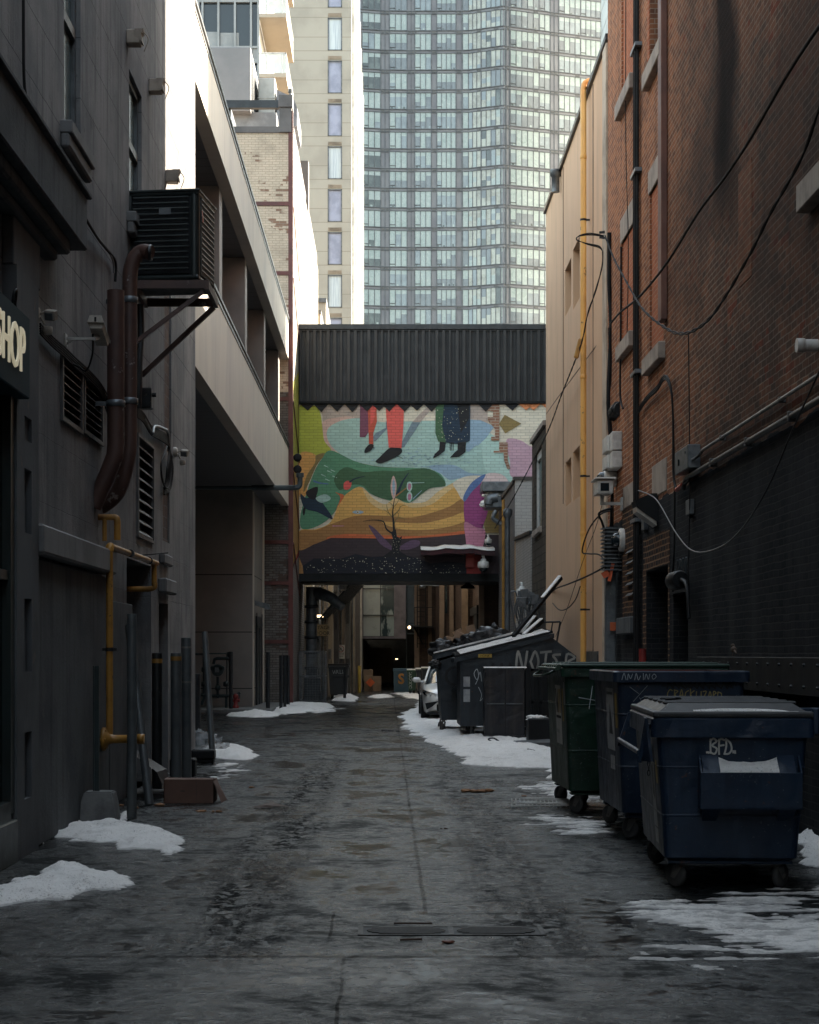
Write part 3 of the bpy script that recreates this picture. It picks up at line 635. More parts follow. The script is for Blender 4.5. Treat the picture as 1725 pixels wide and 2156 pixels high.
def mk(win,F_,P_):
    fl,xa,xb,n,kind,zb,zt=win
    a=tP(xa);b_=tP(xb); d=(b_-a); L_=d.length; d=d/L_; nrm=Vector((d.y,-d.x,0))
    if nrm.y>0: nrm=-nrm
    def Q(u,z,off): return a+d*u+nrm*off+Vector((0,0,z))
    def bx(F,u0,u1,z0,z1,o0,o1,m=0):
        vs=[Q(u0,z0,o0),Q(u1,z0,o0),Q(u1,z0,o1),Q(u0,z0,o1),Q(u0,z1,o0),Q(u1,z1,o0),Q(u1,z1,o1),Q(u0,z1,o1)]
        F.add(vs,[(0,1,2,3),(4,5,6,7),(0,1,5,4),(1,2,6,5),(2,3,7,6),(3,0,4,7)],m)
    step=L_/n
    for k in range(n+1): bx(F_,k*step-.045,k*step+.045,zb,zt,.02,.12)
    bx(F_,0,L_,zb-.05,zb+.05,.02,.14); bx(F_,0,L_,zt-.04,zt+.04,.02,.14)
    if kind!=9 and n>1:
        bx(F_,.05,step,zb+.35,zb+.43,.03,.16)      # awning vent at the foot of the first pane
    r0=rt.random()
    for k in range(n):
        if kind==9:  # reflection of a bright building painted as cream panes
            c=rt.random()
            nseg=rt.choice((1,2,2,3)); z=zb
            for s in range(nseg):
                z2=zt if s==nseg-1 else z+(zt-zb)/nseg*rt.uniform(.7,1.2)
                P_.poly([Q(k*step,z,.05),Q((k+1)*step,z,.05),Q((k+1)*step,z2,.05),Q(k*step,z2,.05)],rt.choice((4,4,0,4,4,1,4,2 if xa>1010 else 4,3 if xa>1010 else 0))); z=z2
            continue
        blind=rt.choice((0,.25,.28,.3,.55,.65,.8,1,1,1)) if rt.random()<.22 else {0:r0}.get(0)
        if r0<.45: bl=1.0 if rt.random()<.9 else .6
        elif r0<.8: bl=.27
        else: bl=.55
        if blind is not r0: bl=blind
        lo=1 if r0<.6 else 2
        if kind==3 and r0>.35: lo=3
        if xa>1060 and rt.random()<.2: lo=1
        zc=zt-(zt-zb)*bl
        if bl>.02: P_.poly([Q(k*step,zc,.05),Q((k+1)*step,zc,.05),Q((k+1)*step,zt,.05),Q(k*step,zt,.05)],0)
        if bl<.98:
            P_.poly([Q(k*step,zb,.05),Q((k+1)*step,zb,.05),Q((k+1)*step,zc,.05),Q(k*step,zc,.05)],lo)
            if rt.random()<.35:
                u=rt.uniform(.1,.6)*step; hgt=rt.uniform(.2,.5)
                P_.poly([Q(k*step+u,zb+.05,.055),Q(k*step+u+step*.35,zb+.05,.055),Q(k*step+u+step*.3,zb+hgt,.055),Q(k*step+u,zb+hgt,.055)],rt.choice((0,3,1,3)))
for win in wins:
    if id(win) in indiv:
        F_=MB();P_=MB(); mk(win,F_,P_); wo=F_.build('window',mull,gt); P_.build('pane',gl,wo)
    else: mk(win,rest_f,rest_p)
o=rest_f.build('window_frames',mull,gt); o['kind']='stuff'
o=rest_p.build('window_panes',gl,gt); o['kind']='stuff'
# floor bands, column joints and small vents
bd=MB(); vg=MB()
for fl in range(NF+1):
    z=Z0+fl*FH
    for (x0,d0),(x1,d1) in zip(corner,corner[1:]):
        a=tP(x0);b_=tP(x1)
        for zz in (z-.13,z+.33): bd.beam((a.x,a.y-.08,zz),(b_.x,b_.y-.08,zz),.1,.10)
    for xa in (803,813,860,868,910,962,1004,1040,1066,1124,1160,1168,1212):
        a=tP(xa);b_=tP(xa+9); vg.beam((a.x,a.y-.06,z+.10),(b_.x,b_.y-.06,z+.10),.05,.22)
for xa in (802,811,820,857.5,866,873,908.5,920,960.5,973,1066,1073,1159,1167,1176):
    a=tP(xa); bd.box(a.x-.06,a.x+.06,a.y-.10,a.y,0,tops)
bd.build('floor_band',mull,gt); o=vg.build('vent_strips',M('vent_grey',(.12,.115,.11),.6,bmp=0),gt); o['kind']='stuff'
# pale slab seen in the gap at the right of the glass tower
f=MB(); f.box(31,50,240,255,0,110,0); 
for k in range(30): f.box(30.95,31,240,255,3+k*3.4,4.2+k*3.4)
single(f,'pale_office_building',M('pale_office_wall',(.72,.72,.68),.6,sc=.2,bmp=0),'pale sliver of office building seen right of the glass tower','building')
# ================================================================ RIGHT brick building
rbw=thing('dark_brick_building','tall soot stained red brick building with black painted base on the right','building',(RW+2,15,0))
bm_,nt,b=newmat('sooty_red_brick'); vec,sp,g2=brickuv(nt)
t=bricktex(nt,vec,(.25,.115,.068),(.125,.078,.056),(.33,.245,.185),.225,.075,.008,-.2); col=t.outputs[0]
t3=bricktex(nt,vec,(0,0,0),(1,1,1),(0,0,0),.225,.075,.001)
nn=noi(nt,g2.outputs['Position'],.5,5,.65)
k=ramp(nt,math_(nt,'ADD',nn,math_(nt,'MULTIPLY',t3.outputs[0],.10)),.50,.62)
col=mixc(nt,math_(nt,'MULTIPLY',k,.6),col,mixc(nt,t.outputs[1],(.085,.066,.055),(.24,.19,.15)))
rr_=math_(nt,'GREATER_THAN',math_(nt,'ADD',t3.outputs[0],math_(nt,'MULTIPLY',noi(nt,g2.outputs['Position'],1.2,2),.5)),1.24)
col=mixc(nt,math_(nt,'MULTIPLY',rr_,.7),col,(.24,.06,.032))
spz=N(nt,'ShaderNodeSeparateXYZ'); nt.links.new(g2.outputs['Position'],spz.inputs[0]); y_=spz.outputs[1]; z_=spz.outputs[2]
# warm bounce light painted into the brick colour towards the far end
far=ramp(nt,math_(nt,'ADD',y_,math_(nt,'MULTIPLY',nn,9)),24.5,32)
col=mixc(nt,math_(nt,'MULTIPLY',far,.85),col,mixc(nt,t.outputs[1],mixc(nt,ramp(nt,t3.outputs[0],.2,.8),(.42,.17,.085),(.26,.11,.065)),(.46,.33,.24)))
bign=noi(nt,pos(nt,'pos',(1,.6,1)),.32,5,.6,.5); col=mixc(nt,math_(nt,'MULTIPLY',ramp(nt,math_(nt,'SUBTRACT',bign,math_(nt,'MULTIPLY',ramp(nt,y_,15,26),.16)),.36,.56),.62),col,(.042,.034,.031))
# soot stain running down from the roof
wy=math_(nt,'MULTIPLY',math_(nt,'SUBTRACT',noi(nt,g2.outputs['Position'],.7,4),.5),1.4)
ds=math_(nt,'ABSOLUTE',math_(nt,'SUBTRACT',math_(nt,'ADD',y_,wy),20.0))
st_=math_(nt,'MULTIPLY',math_(nt,'SUBTRACT',1,ramp(nt,ds,.22,.85)),ramp(nt,z_,6.0,7.6))
col=mixc(nt,math_(nt,'MULTIPLY',st_,.93),col,(.007,.006,.006))
sn=noi(nt,pos(nt,'pos',(3,3,.4)),1.2,5,.6); col=mixc(nt,math_(nt,'MULTIPLY',ramp(nt,sn,.45,.7),.35),col,(.05,.038,.033))
# black paint on the base, edge follows brick courses
pn=math_(nt,'MULTIPLY',math_(nt,'SUBTRACT',noi(nt,g2.outputs['Position'],.9,3),.5),.35)
ed=math_(nt,'LESS_THAN',math_(nt,'FLOOR',math_(nt,'DIVIDE',math_(nt,'ADD',z_,pn),.075)),52)
t4=bricktex(nt,vec,(.030,.032,.035),(.020,.022,.025),(.050,.050,.050),.225,.075,.005)
chip=math_(nt,'GREATER_THAN',noi(nt,pos(nt,'pos',(1,1,.45)),6,4,.6),.735)
pcol_=mixc(nt,math_(nt,'MULTIPLY',chip,.8),t4.outputs[0],(.12,.075,.05))
pn2=noi(nt,pos(nt,'pos',(2,2,.5)),.8,4); pcol_=mixc(nt,math_(nt,'MULTIPLY',ramp(nt,pn2,.45,.7),.6),pcol_,(.052,.054,.056))
col=mixc(nt,ed,col,pcol_)
nt.links.new(col,b.inputs['Base Color']); b.inputs['Roughness'].default_value=.9; b.inputs['Specular IOR Level'].default_value=.03
hgt=math_(nt,'ADD',math_(nt,'MULTIPLY',t.outputs[1],-1),math_(nt,'MULTIPLY',noi(nt,g2.outputs['Position'],40,3),.6)); bump(nt,b,hgt,.55,.012)
orange_b=brick('orange_infill_brick',(.46,.16,.08),(.36,.12,.065),(.42,.27,.18),.225,.075,.007,dirt=.3)
RH=[(27.6,29.0,8.0-.0,0,0)]
rholes=[(24.55,25.75,10.25,14.0,.25),      # real brown window
        (27.45,28.9,10.75,14.0,.03),       # bricked up openings
        (27.45,28.9,6.75,8.45,.03),(24.5,25.8,6.05,8.45,.03),
        (27.2,28.6,2.3,4.05,.06),
        (24.1,26.1,0,2.92,.55),(22.5,23.66,0,2.5,.7),
        (12.2,15.6,6.0,8.6,.2)]
f=MB(); wallx(f,RW,-1,-30,30.7,0,19,rholes,0,thick=8); f.build('wall',bm_,rbw)
for (a,b_,c,d,dp) in rholes[1:4]:
    f=MB(); f.box(RW+dp,RW+dp+.02,a,b_,c,d); f.build('bricked_window',orange_b,rbw)
stone=M('sandstone',(.36,.30,.245),.8,c2=(.24,.20,.17),sc=3,bmp=.3,streak=.4)
def slab(a,b_,z0,z1,out=.1,nm='sill',mt=stone):
    f=MB(); f.box(RW-out,RW+.05,a,b_,z0,z1,0,.012); f.build(nm,mt,rbw)
slab(27.3,29.05,10.5,10.74); slab(24.3,25.95,10.0,10.24); slab(27.35,28.95,6.5,6.74); slab(24.35,25.95,5.8,6.04)
slab(27.3,29.0,8.45,8.85,.012,'lintel'); slab(24.4,25.9,8.45,8.8,.012,'lintel'); slab(27.15,28.65,4.05,4.40,.012,'lintel'); slab(24.2,25.5,3.95,4.42,.014,'stone_panel'); slab(27.0,28.7,2.02,2.28,.12,'sill',stucco_d)
slab(12.0,16.05,5.72,5.98,.12)
f=MB(); f.box(RW+.2,RW+.22,24.55,25.75,10.25,14); wn=f.build('window',M('brown_window_frame',(.10,.045,.03),.6),rbw)
f=MB(); f.box(RW+.17,RW+.2,24.7,25.6,10.4,13.9); f.build('pane',glass_d,wn)
f=MB(); f.box(RW+.15,RW+.2,12.2,15.6,6.0,8.6); f.build('window',glass_d,rbw)
# soldier course stones round the upper window edge
f=MB()
for k in range(40): f.box(RW-.012,RW+.02,25.78,25.93+(.05 if k%2 else 0),10.3+k*.15,10.3+k*.15+.135,0)
f.build('quoin',orange_b,rbw)
# unpainted patches on the base: orange mortar round dark bricks
patchb=brick('dark_brick_orange_mortar',(.028,.028,.03),(.10,.05,.03),(.24,.15,.09),.225,.085,.011,bias=-.3,dirt=.2)
f=MB(); wallx(f,RW-.004,-1,27.2,28.75,2.28,4.04,[(27.35,28.2,2.5,3.3,.05)],0,thick=.003)
f.box(RW-.006,RW-.004,23.95,26.4,2.94,3.42); f.box(RW-.006,RW-.004,26.12,26.45,0.3,2.94); f.box(RW-.006,RW-.004,23.95,24.08,.3,2.94); f.build('unpainted_brick',patchb,rbw)
f=MB(); f.box(RW-.006,RW-.003,18.55,19.25,5.7,6.95); f.build('repair_brick',brick('repair_brick',(.22,.085,.045),(.14,.065,.04),(.26,.18,.12),dirt=.3),rbw)
f=MB(); f.box(RW+.02,RW+.04,27.2,28.6,2.3,4.05); bl_=f.build('blocked_window',patchb,rbw)
f=MB()
for k in range(5): f.add([(RW-.05,27.4,2.62+k*.17),(RW+.03,27.4,2.70+k*.17),(RW+.03,28.15,2.70+k*.17),(RW-.05,28.15,2.62+k*.17)],[(0,1,2,3)])
f.build('vent_louvre',grey_m,bl_)
f=MB(); f.box(RW+.53,RW+.56,24.1,26.1,0,2.92); dd=f.build('blocked_doorway',M('rough_render_over_brick',(.16,.13,.11),.9,c2=(.10,.05,.04),sc=1.6,bmp=.8,bsc=8,c3=(.06,.05,.05),sc3=3),rbw)
f=MB(); f.box(RW+.67,RW+.7,22.5,23.66,0,2.5); dd=f.build('door',M('black_door',(.01,.011,.012),.5),rbw)
f=MB(); f.box(RW-.03,RW+.1,22.4,23.8,2.5,2.62,0,.01); f.build('lintel',black_p,rbw)
# bolted timber guard band along the base
f=MB(); f.box(RW-.10,RW-.003,8,21.3,1.32,1.67,0,.008); gb=f.build('guard_band',M('dark_guard_plank',(.014,.014,.015),.75,spec=.15,c2=(.022,.021,.02),sc=2,coord='pos',streak=.3),rbw)
f=MB()
for k in range(26):
    for z in (1.40,1.60): f.lathe([(.016,0),(.016,-.015),(.0,-.02)],(RW-.10,8.3+k*.5,z),6,axis='x')
f.build('bolt',dark_m,gb)
# ================================================================ tan building
tb=thing('tan_rendered_building','smooth tan rendered building with a sloping roofline beyond the brick wall','building',(RW+3,31,0))
tanm,nt,b=newmat('tan_render'); n1=noi(nt,pos(nt,'pos',(1,1,.4)),.8,6,.6); n2=noi(nt,pos(nt,'pos',(3,3,.3)),1.0,5,.6)
c_=mixc(nt,ramp(nt,n1,.42,.7),(.64,.41,.25),(.56,.355,.215)); c_=mixc(nt,math_(nt,'MULTIPLY',ramp(nt,n2,.50,.72),.32),c_,(.30,.20,.14))
spz=N(nt,'ShaderNodeSeparateXYZ'); nt.links.new(pos(nt,'pos'),spz.inputs[0])
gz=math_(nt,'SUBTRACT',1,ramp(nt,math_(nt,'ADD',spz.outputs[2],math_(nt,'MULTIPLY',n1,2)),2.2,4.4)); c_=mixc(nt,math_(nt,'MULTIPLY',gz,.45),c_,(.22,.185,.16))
nt.links.new(c_,b.inputs['Base Color']); b.inputs['Roughness'].default_value=.85; bump(nt,b,noi(nt,pos(nt,'pos'),60,3),.12,.005)
TX=3.87
tw_h=[(36.9,38.2,5.15,6.3+.85,.22),(35.0,35.9,5.25,7.3,.22),(37.0,38.3,3.2-.35,4.05+.15,.22),(35.1,36.0,2.9,4.5,.22)]
tw_h=[]
for (xa,xb,yt,yb) in ((1190,1203,556,655),(1207,1221,512,640),(1191,1203,968,1062),(1207,1221,945,1050)):
    Db=TX*F/(xa-HX); Da=TX*F/(xb-HX); Dm=(Da+Db)/2
    tw_h.append((Da,Db,EYE-(yb-HY)*Dm/F,EYE-(yt-HY)*Dm/F,.22))
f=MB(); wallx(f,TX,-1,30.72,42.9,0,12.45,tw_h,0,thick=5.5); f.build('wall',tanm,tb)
for h in tw_h:
    f=MB(); f.box(TX+.18,TX+.2,*h[:4]); w_=f.build('window',M('recess_grey',(.12,.13,.14),.4) if 'recess_grey' not in bpy.data.materials else bpy.data.materials['recess_grey'],tb)
    f=MB(); f.box(TX+.14,TX+.18,h[0],h[0]+.08,h[2],h[3]); f.box(TX+.14,TX+.18,h[1]-.08,h[1],h[2],h[3]); f.box(TX+.14,TX+.18,h[0],h[1],h[2],h[2]+.06); f.build('frame',grey_m,w_)
f=MB()
# coping follows the photographed line: slightly falling roof
f.box(TX-.06,TX+.4,30.72,42.95,12.45,12.55); f.build('coping',dark_m,tb)
f=MB(); f.box(TX-.015,TX,33.0,33.04,0,12.4); f.box(TX-.015,TX,38.6,38.63,5,12.4); f.build('control_joint',M('tan_joint',(.25,.17,.12),.8),tb)
f=MB(); f.box(TX-.05,TX,30.75,31.25,0,12.4,0,.01); f.build('corner_strip',M('pale_corner',(.50,.40,.30),.8,bmp=0),tb)
f=MB(); f.lathe([(.09,0),(.09,.35),(.12,.36),(.12,.5)],(TX-.12,39.2,12.0),10); f.build('roof_outlet',galv,tb)
f=MB(); f.box(TX-.03,TX,32.2,34.4,.9,1.75); vg=f.build('wall_grille',grey_m,tb)
# ================================================================ dark block building, white brick building
db=thing('dark_block_building','dark concrete block building with one white framed window','building',(RW+2,45,0))
dbm=brick('dark_blocks',(.10,.085,.07),(.075,.065,.055),(.03,.025,.02),.45,.21,.012,dirt=.5)
f=MB(); wallx(f,3.86,-1,42.95,46.9,0,7.3,[(44.0,45.9,4.9,6.9,.12)],0,thick=6); f.build('wall',dbm,db)
f=MB(); f.box(3.8,4.2,42.95,46.95,7.3,7.42); f.box(3.78,3.9,43.9,46,4.75,4.9,0,.01); f.build('coping',stone,db)
f=MB(); f.box(3.95,3.98,44.0,45.9,4.9,6.9); w_=f.build('window',glass_t,db)
f=MB(); f.box(3.9,3.96,44.0,44.15,4.9,6.9); f.box(3.9,3.96,45.7,45.9,4.9,6.9); f.box(3.9,3.96,44,45.9,6.7,6.9); f.build('frame',white_m,w_)
lw=thing('low_white_brick_wall','low white painted brick wall with a snowy slanting top on the right','wall',(RW+1,50,0))
f=MB(); f.prism([(3.84,46.95,0),(3.84,53,0),(3.84,53,5.1),(3.84,46.95,4.9)],(3,0,0)); f.build('wall',brick('pale_grey_brick',(.38,.36,.33),(.33,.31,.29),(.22,.2,.19),.225,.08,.007,dirt=.3),lw)
f=MB(); f.prism([(3.78,46.95,4.92),(3.78,53,5.12),(3.78,53,5.2),(3.78,46.95,5.0)],(.5,0,0)); f.build('coping',dark_m,lw)
wb=thing('white_grey_brick_building','two tone brick building, white front and grey side, right of the mural','building',(RW+2,53,0))
f=MB(); f.box(3.86,10,53.0,53.2,0,6.95); f.build('front_wall',brick('white_front_brick',(.52,.49,.45),(.47,.44,.41),(.33,.31,.29),.3,.1,.008,dirt=.2),wb)
f=MB(); f.box(3.855,10,53.2,60.9,0,6.9); f.build('side_wall',brick('grey_side_brick',(.21,.20,.195),(.18,.17,.17),(.11,.105,.1),.225,.08,.008,dirt=.4),wb)
f=MB(); f.box(3.8,10,52.95,53.4,6.95,7.05); f.box(3.8,4.2,53.4,60.9,6.9,7.0); f.build('coping',M('brown_coping',(.10,.08,.07),.6),wb)
# added unseen tower, plan cut along the sun to shade the left side
sb=thing('added_shade_tower','plain unseen tower behind the tan building, added to shade the alley','building',(16,54,0))
pl=[(6.2,38.9),(6.2,47),(8.6,65),(20,66),(20,50.1)]
f=MB(); f.prism([(x,y,0) for x,y in pl],(0,0,38)); f.build('wall',tm,sb)
f=MB()
for fl in range(9):
    z=14+fl*2.6
    for (a,b_),k in (((pl[0],pl[1]),5),((pl[1],pl[2]),9)):
        for q in range(k):
            t0=(q+.15)/k;t1=(q+.85)/k; A=Vector((a[0]+(b_[0]-a[0])*t0-.03,a[1]+(b_[1]-a[1])*t0,z)); B=Vector((a[0]+(b_[0]-a[0])*t1-.03,a[1]+(b_[1]-a[1])*t1,z))
            f.add([A,B,B+Vector((0,0,1.5)),A+Vector((0,0,1.5))],[(0,1,2,3)])
f.build('window_strips',glass_d,sb)

bc=thing('building_across_street','plain brick block closing the street end of the alley at the viewer side','building',(0,-36,0))
f=MB(); wally(f,-36,-60,60,0,18,[(-56+6*i,-53+6*i,3+3.6*j,5.2+3.6*j,.2) for i in range(19) for j in range(4)],0,thick=8)
f.build('wall',bw,bc)
f=MB(); f.box(-59,59,-35.8,-35.75,1,17.5); f.build('window_pane',glass_d,bc)
# ================================================================ BRIDGE with mural
bY=61.0; bs=bY/F
br=thing('mural_bridge','enclosed bridge over the alley, black corrugated top above a bright painted mural','bridge',(2.5,61,4.2))
def MQ(cx,cy,lay=0):        # mural drawing units -> world point on the bridge front, one thin paint film per layer
    x=526.4+.3967*cx; y=658+.3967*cy
    return Vector(((x-HX)*bs, bY-.004*lay-.004, EYE-(y-HY)*bs))
zb_=EYE-(1207-HY)*bs; zm_=EYE-(850-HY)*bs; zt_=EYE-(697-HY)*bs
xl=-3.06; xr=8.5
cols={}
def pm_(name,c,dirt=.12):
    if name in cols: return cols[name]
    c=tuple(min(.85,x*1.22) for x in c)
    m,nt,b=newmat('mural_'+name); vec,sp,g=brickuv(nt)
    t=bricktex(nt,vec,c,tuple(x*.86 for x in c),tuple(x*.6 for x in c),.30,.10,.008)
    n1=noi(nt,g.outputs['Position'],1.1,6,.65); col=mixc(nt,math_(nt,'MULTIPLY',ramp(nt,n1,.46,.72),.25),t.outputs[0],tuple(x*.6+.02 for x in c))
    nt.links.new(col,b.inputs['Base Color']); b.inputs['Roughness'].default_value=.7
    bump(nt,b,math_(nt,'MULTIPLY',t.outputs[1],-1),.6,.015); cols[name]=m; return m
PAL=dict(cream=(.66,.60,.48),taupe=(.44,.36,.31),lime=(.42,.44,.06),pink=(.62,.42,.36),teal=(.36,.52,.47),teal2=(.43,.60,.54),mauve=(.52,.33,.40),olive=(.24,.17,.06),
 orange=(.75,.25,.10),green=(.10,.26,.15),dgreen=(.055,.125,.06),hill=(.66,.38,.11),hill2=(.70,.50,.24),rust=(.36,.18,.06),redline=(.58,.14,.05),brown=(.045,.03,.034),
 night=(.007,.009,.017),magenta=(.30,.06,.19),rose=(.50,.20,.28),red=(.62,.10,.09),lpink=(.66,.52,.50),blue=(.10,.17,.36),gblue=(.28,.40,.50),lor=(.66,.34,.10),navy=(.012,.03,.055),
 shadow=(.17,.23,.27),leg=(.66,.11,.09),leg2=(.50,.09,.05),plum=(.18,.06,.10),black=(.01,.01,.012),star=(.55,.52,.38),purple=(.12,.07,.12),white=(.6,.6,.58),brk=(.34,.19,.13),dred=(.30,.035,.03))
names=list(PAL); mats_=[pm_(k,PAL[k]) for k in names]
mats_[names.index('brk')]=brick('exposed_mural_brick',(.36,.19,.12),(.26,.14,.10),(.50,.42,.34),.30,.10,.012,dirt=.2)
cols['brk']=mats_[names.index('brk')]
mu=MB()
shn=[0]
def sh(name,pts,lay,smooth=True,n=5):
    shn[0]+=1; lay=lay+shn[0]*.0015
    p=[(a,b_) for a,b_ in pts]
    if smooth: p=[(v.x,v.y) for v in smoothline([(a,b_,0) for a,b_ in p],n,True)]
    p=[(max(262,min(1900,a)),max(484,min(1386,b_))) for a,b_ in p]
    mu.poly([MQ(a,b_,lay) for a,b_ in p],names.index(name))
def sk_(name,pts,w0,w1,lay):
    p=[(v.x,v.y) for v in smoothline([(a,b_,0) for a,b_ in pts],4)]
    for i in range(len(p)-1):
        a=Vector(p[i]);b_=Vector(p[i+1]); d=b_-a
        if d.length<1e-6: continue
        n=Vector((-d.y,d.x)).normalized(); wa=w0+(w1-w0)*i/(len(p)-1); wb=w0+(w1-w0)*(i+1)/(len(p)-1)
        e=d.normalized()*min(wa,wb)*.3
        q=[a-e+n*wa/2,a-e-n*wa/2,b_+e-n*wb/2,b_+e+n*wb/2]
        mu.poly([MQ(v.x,v.y,lay+i*.01) for v in q],names.index(name))
sh('taupe',[(380,486),(600,486),(600,570),(480,572),(388,585)],1,False)
sh('taupe',[(1170,486),(1262,486),(1262,600),(1170,575)],1,False)
sh('cream',[(600,486),(985,486),(985,600),(600,600)],1,False)
sh('pink',[(384,585),(470,556),(560,562),(500,650),(440,740),(395,690)],1.2)
sh('teal',[(408,650),(425,605),(500,570),(600,561),(700,582),(850,578),(960,574),(1160,575),(1245,612),(1300,690),(1370,760),(1398,830),(1390,900),(1330,880),(1270,860),(1150,870),(1080,890),(1000,850),(900,828),(700,818),(560,790),(480,750),(430,705)],2)
sh('teal2',[(1230,640),(1300,660),(1370,760),(1400,880),(1310,870),(1250,840)],2.3)
sh('lime',[(262,502),(340,495),(372,530),(384,600),(395,680),(430,730),(375,754),(262,750)],3)
sh('mauve',[(1360,690),(1380,668),(1440,680),(1500,715),(1620,740),(1620,900),(1400,880),(1380,790)],3)
sh('olive',[(1352,543),(1440,590),(1355,642),(1322,592)],4,False)
sh('gblue',[(950,815),(1080,810),(1160,850),(1245,862),(1150,873),(1070,897),(1000,850)],3)
sh('gblue',[(1160,568),(1225,572),(1298,605),(1255,665),(1210,707),(1160,690)],3,False)
sh('lor',[(262,754),(352,758),(345,820),(310,880),(300,965),(262,965)],3)
sh('olive',[(352,758),(400,750),(355,810),(320,890),(285,955),(300,870),(345,800)],3.2)
sh('green',[(430,732),(560,790),(700,820),(900,827),(1000,850),(1050,915),(950,935),(880,990),(830,1012),(720,992),(640,962),(600,927),(560,932),(500,987),(450,1060),(400,1110),(330,1145),(275,1146),(268,1080),(300,960),(340,850),(380,780)],4)
sh('teal2',[(1010,850),(1060,890),(1110,880),(1045,925),(1035,890)],4.2)
sh('dgreen',[(448,880),(478,838),(520,822),(600,845),(700,840),(800,842),(920,826),(990,850),(1040,915),(960,930),(880,985),(810,1000),(720,990),(650,965),(600,920),(540,915),(480,942),(455,915)],5)
sh('hill',[(430,1110),(480,1000),(530,950),(580,926),(620,950),(660,997),(720,1022),(770,987),(830,1017),(930,1005),(1000,950),(1080,903),(1150,870),(1230,872),(1200,920),(1140,1000),(1135,1090),(1140,1200),(1000,1200),(850,1200),(700,1200),(550,1200),(420,1210),(262,1262),(262,1160),(350,1150)],6)
sh('hill2',[(600,935),(660,990),(720,1018),(770,985),(830,1010),(930,1005),(1000,950),(1080,903),(1110,905),(1040,960),(960,1020),(860,1035),(790,1010),(720,1050),(640,1010)],6.3)
sh('cream',[(1080,903),(1150,870),(1230,872),(1190,930),(1138,1000),(1100,950)],6.5)
sh('rust',[(440,1120),(560,1080),(700,1078),(850,1088),(970,1062),(1060,1030),(1135,1000),(1140,1200),(700,1200),(420,1212),(262,1262),(262,1165),(350,1155)],7)
sh('hill',[(700,1110),(900,1120),(1050,1090),(1138,1060),(1138,1110),(980,1150),(800,1150)],7.1)
sh('redline',[(420,1190),(520,1176),(700,1182),(900,1186),(1040,1172),(1145,1160),(1145,1195),(900,1210),(560,1210),(420,1212)],7.3)
sh('brown',[(262,1252),(350,1228),(430,1196),(600,1198),(800,1202),(1000,1190),(1140,1175),(1300,1180),(1620,1180),(1620,1388),(262,1388)],8,False)
sh('rust',[(262,1262),(300,1252),(360,1215),(330,1200),(262,1240)],8.1)
sh('night',[(285,1388),(282,1345),(340,1305),(480,1308),(560,1282),(650,1298),(740,1292),(800,1282),(880,1302),(960,1332),(1050,1322),(1150,1335),(1150,1388)],9,False)
sh('rust',[(262,1300),(280,1345),(284,1388),(262,1388)],9,False)
rs=random.Random(3)
for k in range(190):
    a=rs.uniform(290,1150); b_=rs.uniform(1300,1384); r=rs.choice((1.3,1.6,2.2,3.0))
    if b_<1340 and not (340<a<950): continue
    mu.poly([MQ(a+r,b_,11),MQ(a,b_+r,11),MQ(a-r,b_,11),MQ(a,b_-r,11)],names.index('star'))
sh('magenta',[(1137,1000),(1160,945),(1200,905),(1240,905),(1256,940),(1265,1040),(1245,1110),(1225,1150),(1170,1145),(1140,1110)],8)
sh('olive',[(1262,1000),(1330,1000),(1330,1170),(1250,1170),(1240,1120)],7.9,False)
sh('rose',[(1140,1112),(1200,1140),(1243,1150),(1248,1190),(1222,1272),(1160,1272),(1145,1200)],9)
sh('lpink',[(1215,885),(1270,853),(1340,862),(1372,905),(1330,940),(1260,945)],7.5)
sh('blue',[(1250,858),(1225,905),(1180,950),(1140,1004),(1135,972),(1180,900)],9)
sh('dred',[(1150,1288),(1226,1288),(1226,1387),(1150,1387)],10,False)
sh('navy',[(268,962),(300,985),(350,975),(400,1030),(440,1098),(360,1060),(290,1037)],7)
sh('black',[(300,950),(360,926),(345,990),(310,980)],7.2); sh('black',[(285,1037),(296,1040),(288,1078),(280,1060)],7.2)
sh('teal',[(350,985),(400,965),(430,990),(380,1010)],7.4)
sh('redline',[(430,1095),(460,1040),(500,975),(470,960),(455,955),(480,990)],7.6)
sh('red',[(497,930),(500,905),(520,893),(540,905),(530,935),(508,942)],7); sk_('navy',[(530,900),(560,882),(608,870)],9,3,7.2)
sh('pink',[(748,910),(762,866),(778,910),(775,960),(765,995),(750,960)],7); sh('gblue',[(756,915),(763,885),(770,915),(768,955),(762,970)],7.3)
sk_('navy',[(780,970),(810,900),(842,852)],16,3,6); sk_('rust',[(775,975),(830,932)],8,4,7)
for cy in (925,980):
    sh('teal2',[(832,cy),(838,cy-24),(856,cy-24),(862,cy),(852,cy+26),(838,cy+20)],7.2); sh('rose',[(838,cy),(842,cy-16),(853,cy-16),(856,cy),(850,cy+16),(841,cy+14)],7.4)
sk_('teal',[(860,905),(925,903)],4,3,7.3); sk_('gblue',[(865,990),(912,945)],5,3,7.3)
sh('gblue',[(544,1060),(560,1052),(590,1053),(604,1060),(585,1069),(560,1068)],8.2); sh('cream',[(564,1060),(573,1052),(582,1060),(573,1068)],8.4); sh('black',[(569,1060),(573,1056),(577,1060),(573,1064)],8.6)
for a,b_ in ((395,812),(412,840),(380,860),(402,884),(430,835),(440,868)): sk_('teal2',[(a,b_),(a+22,b_+10)],5,2,5)
sk_('blue',[(340,895),(370,905),(415,910)],10,5,5)
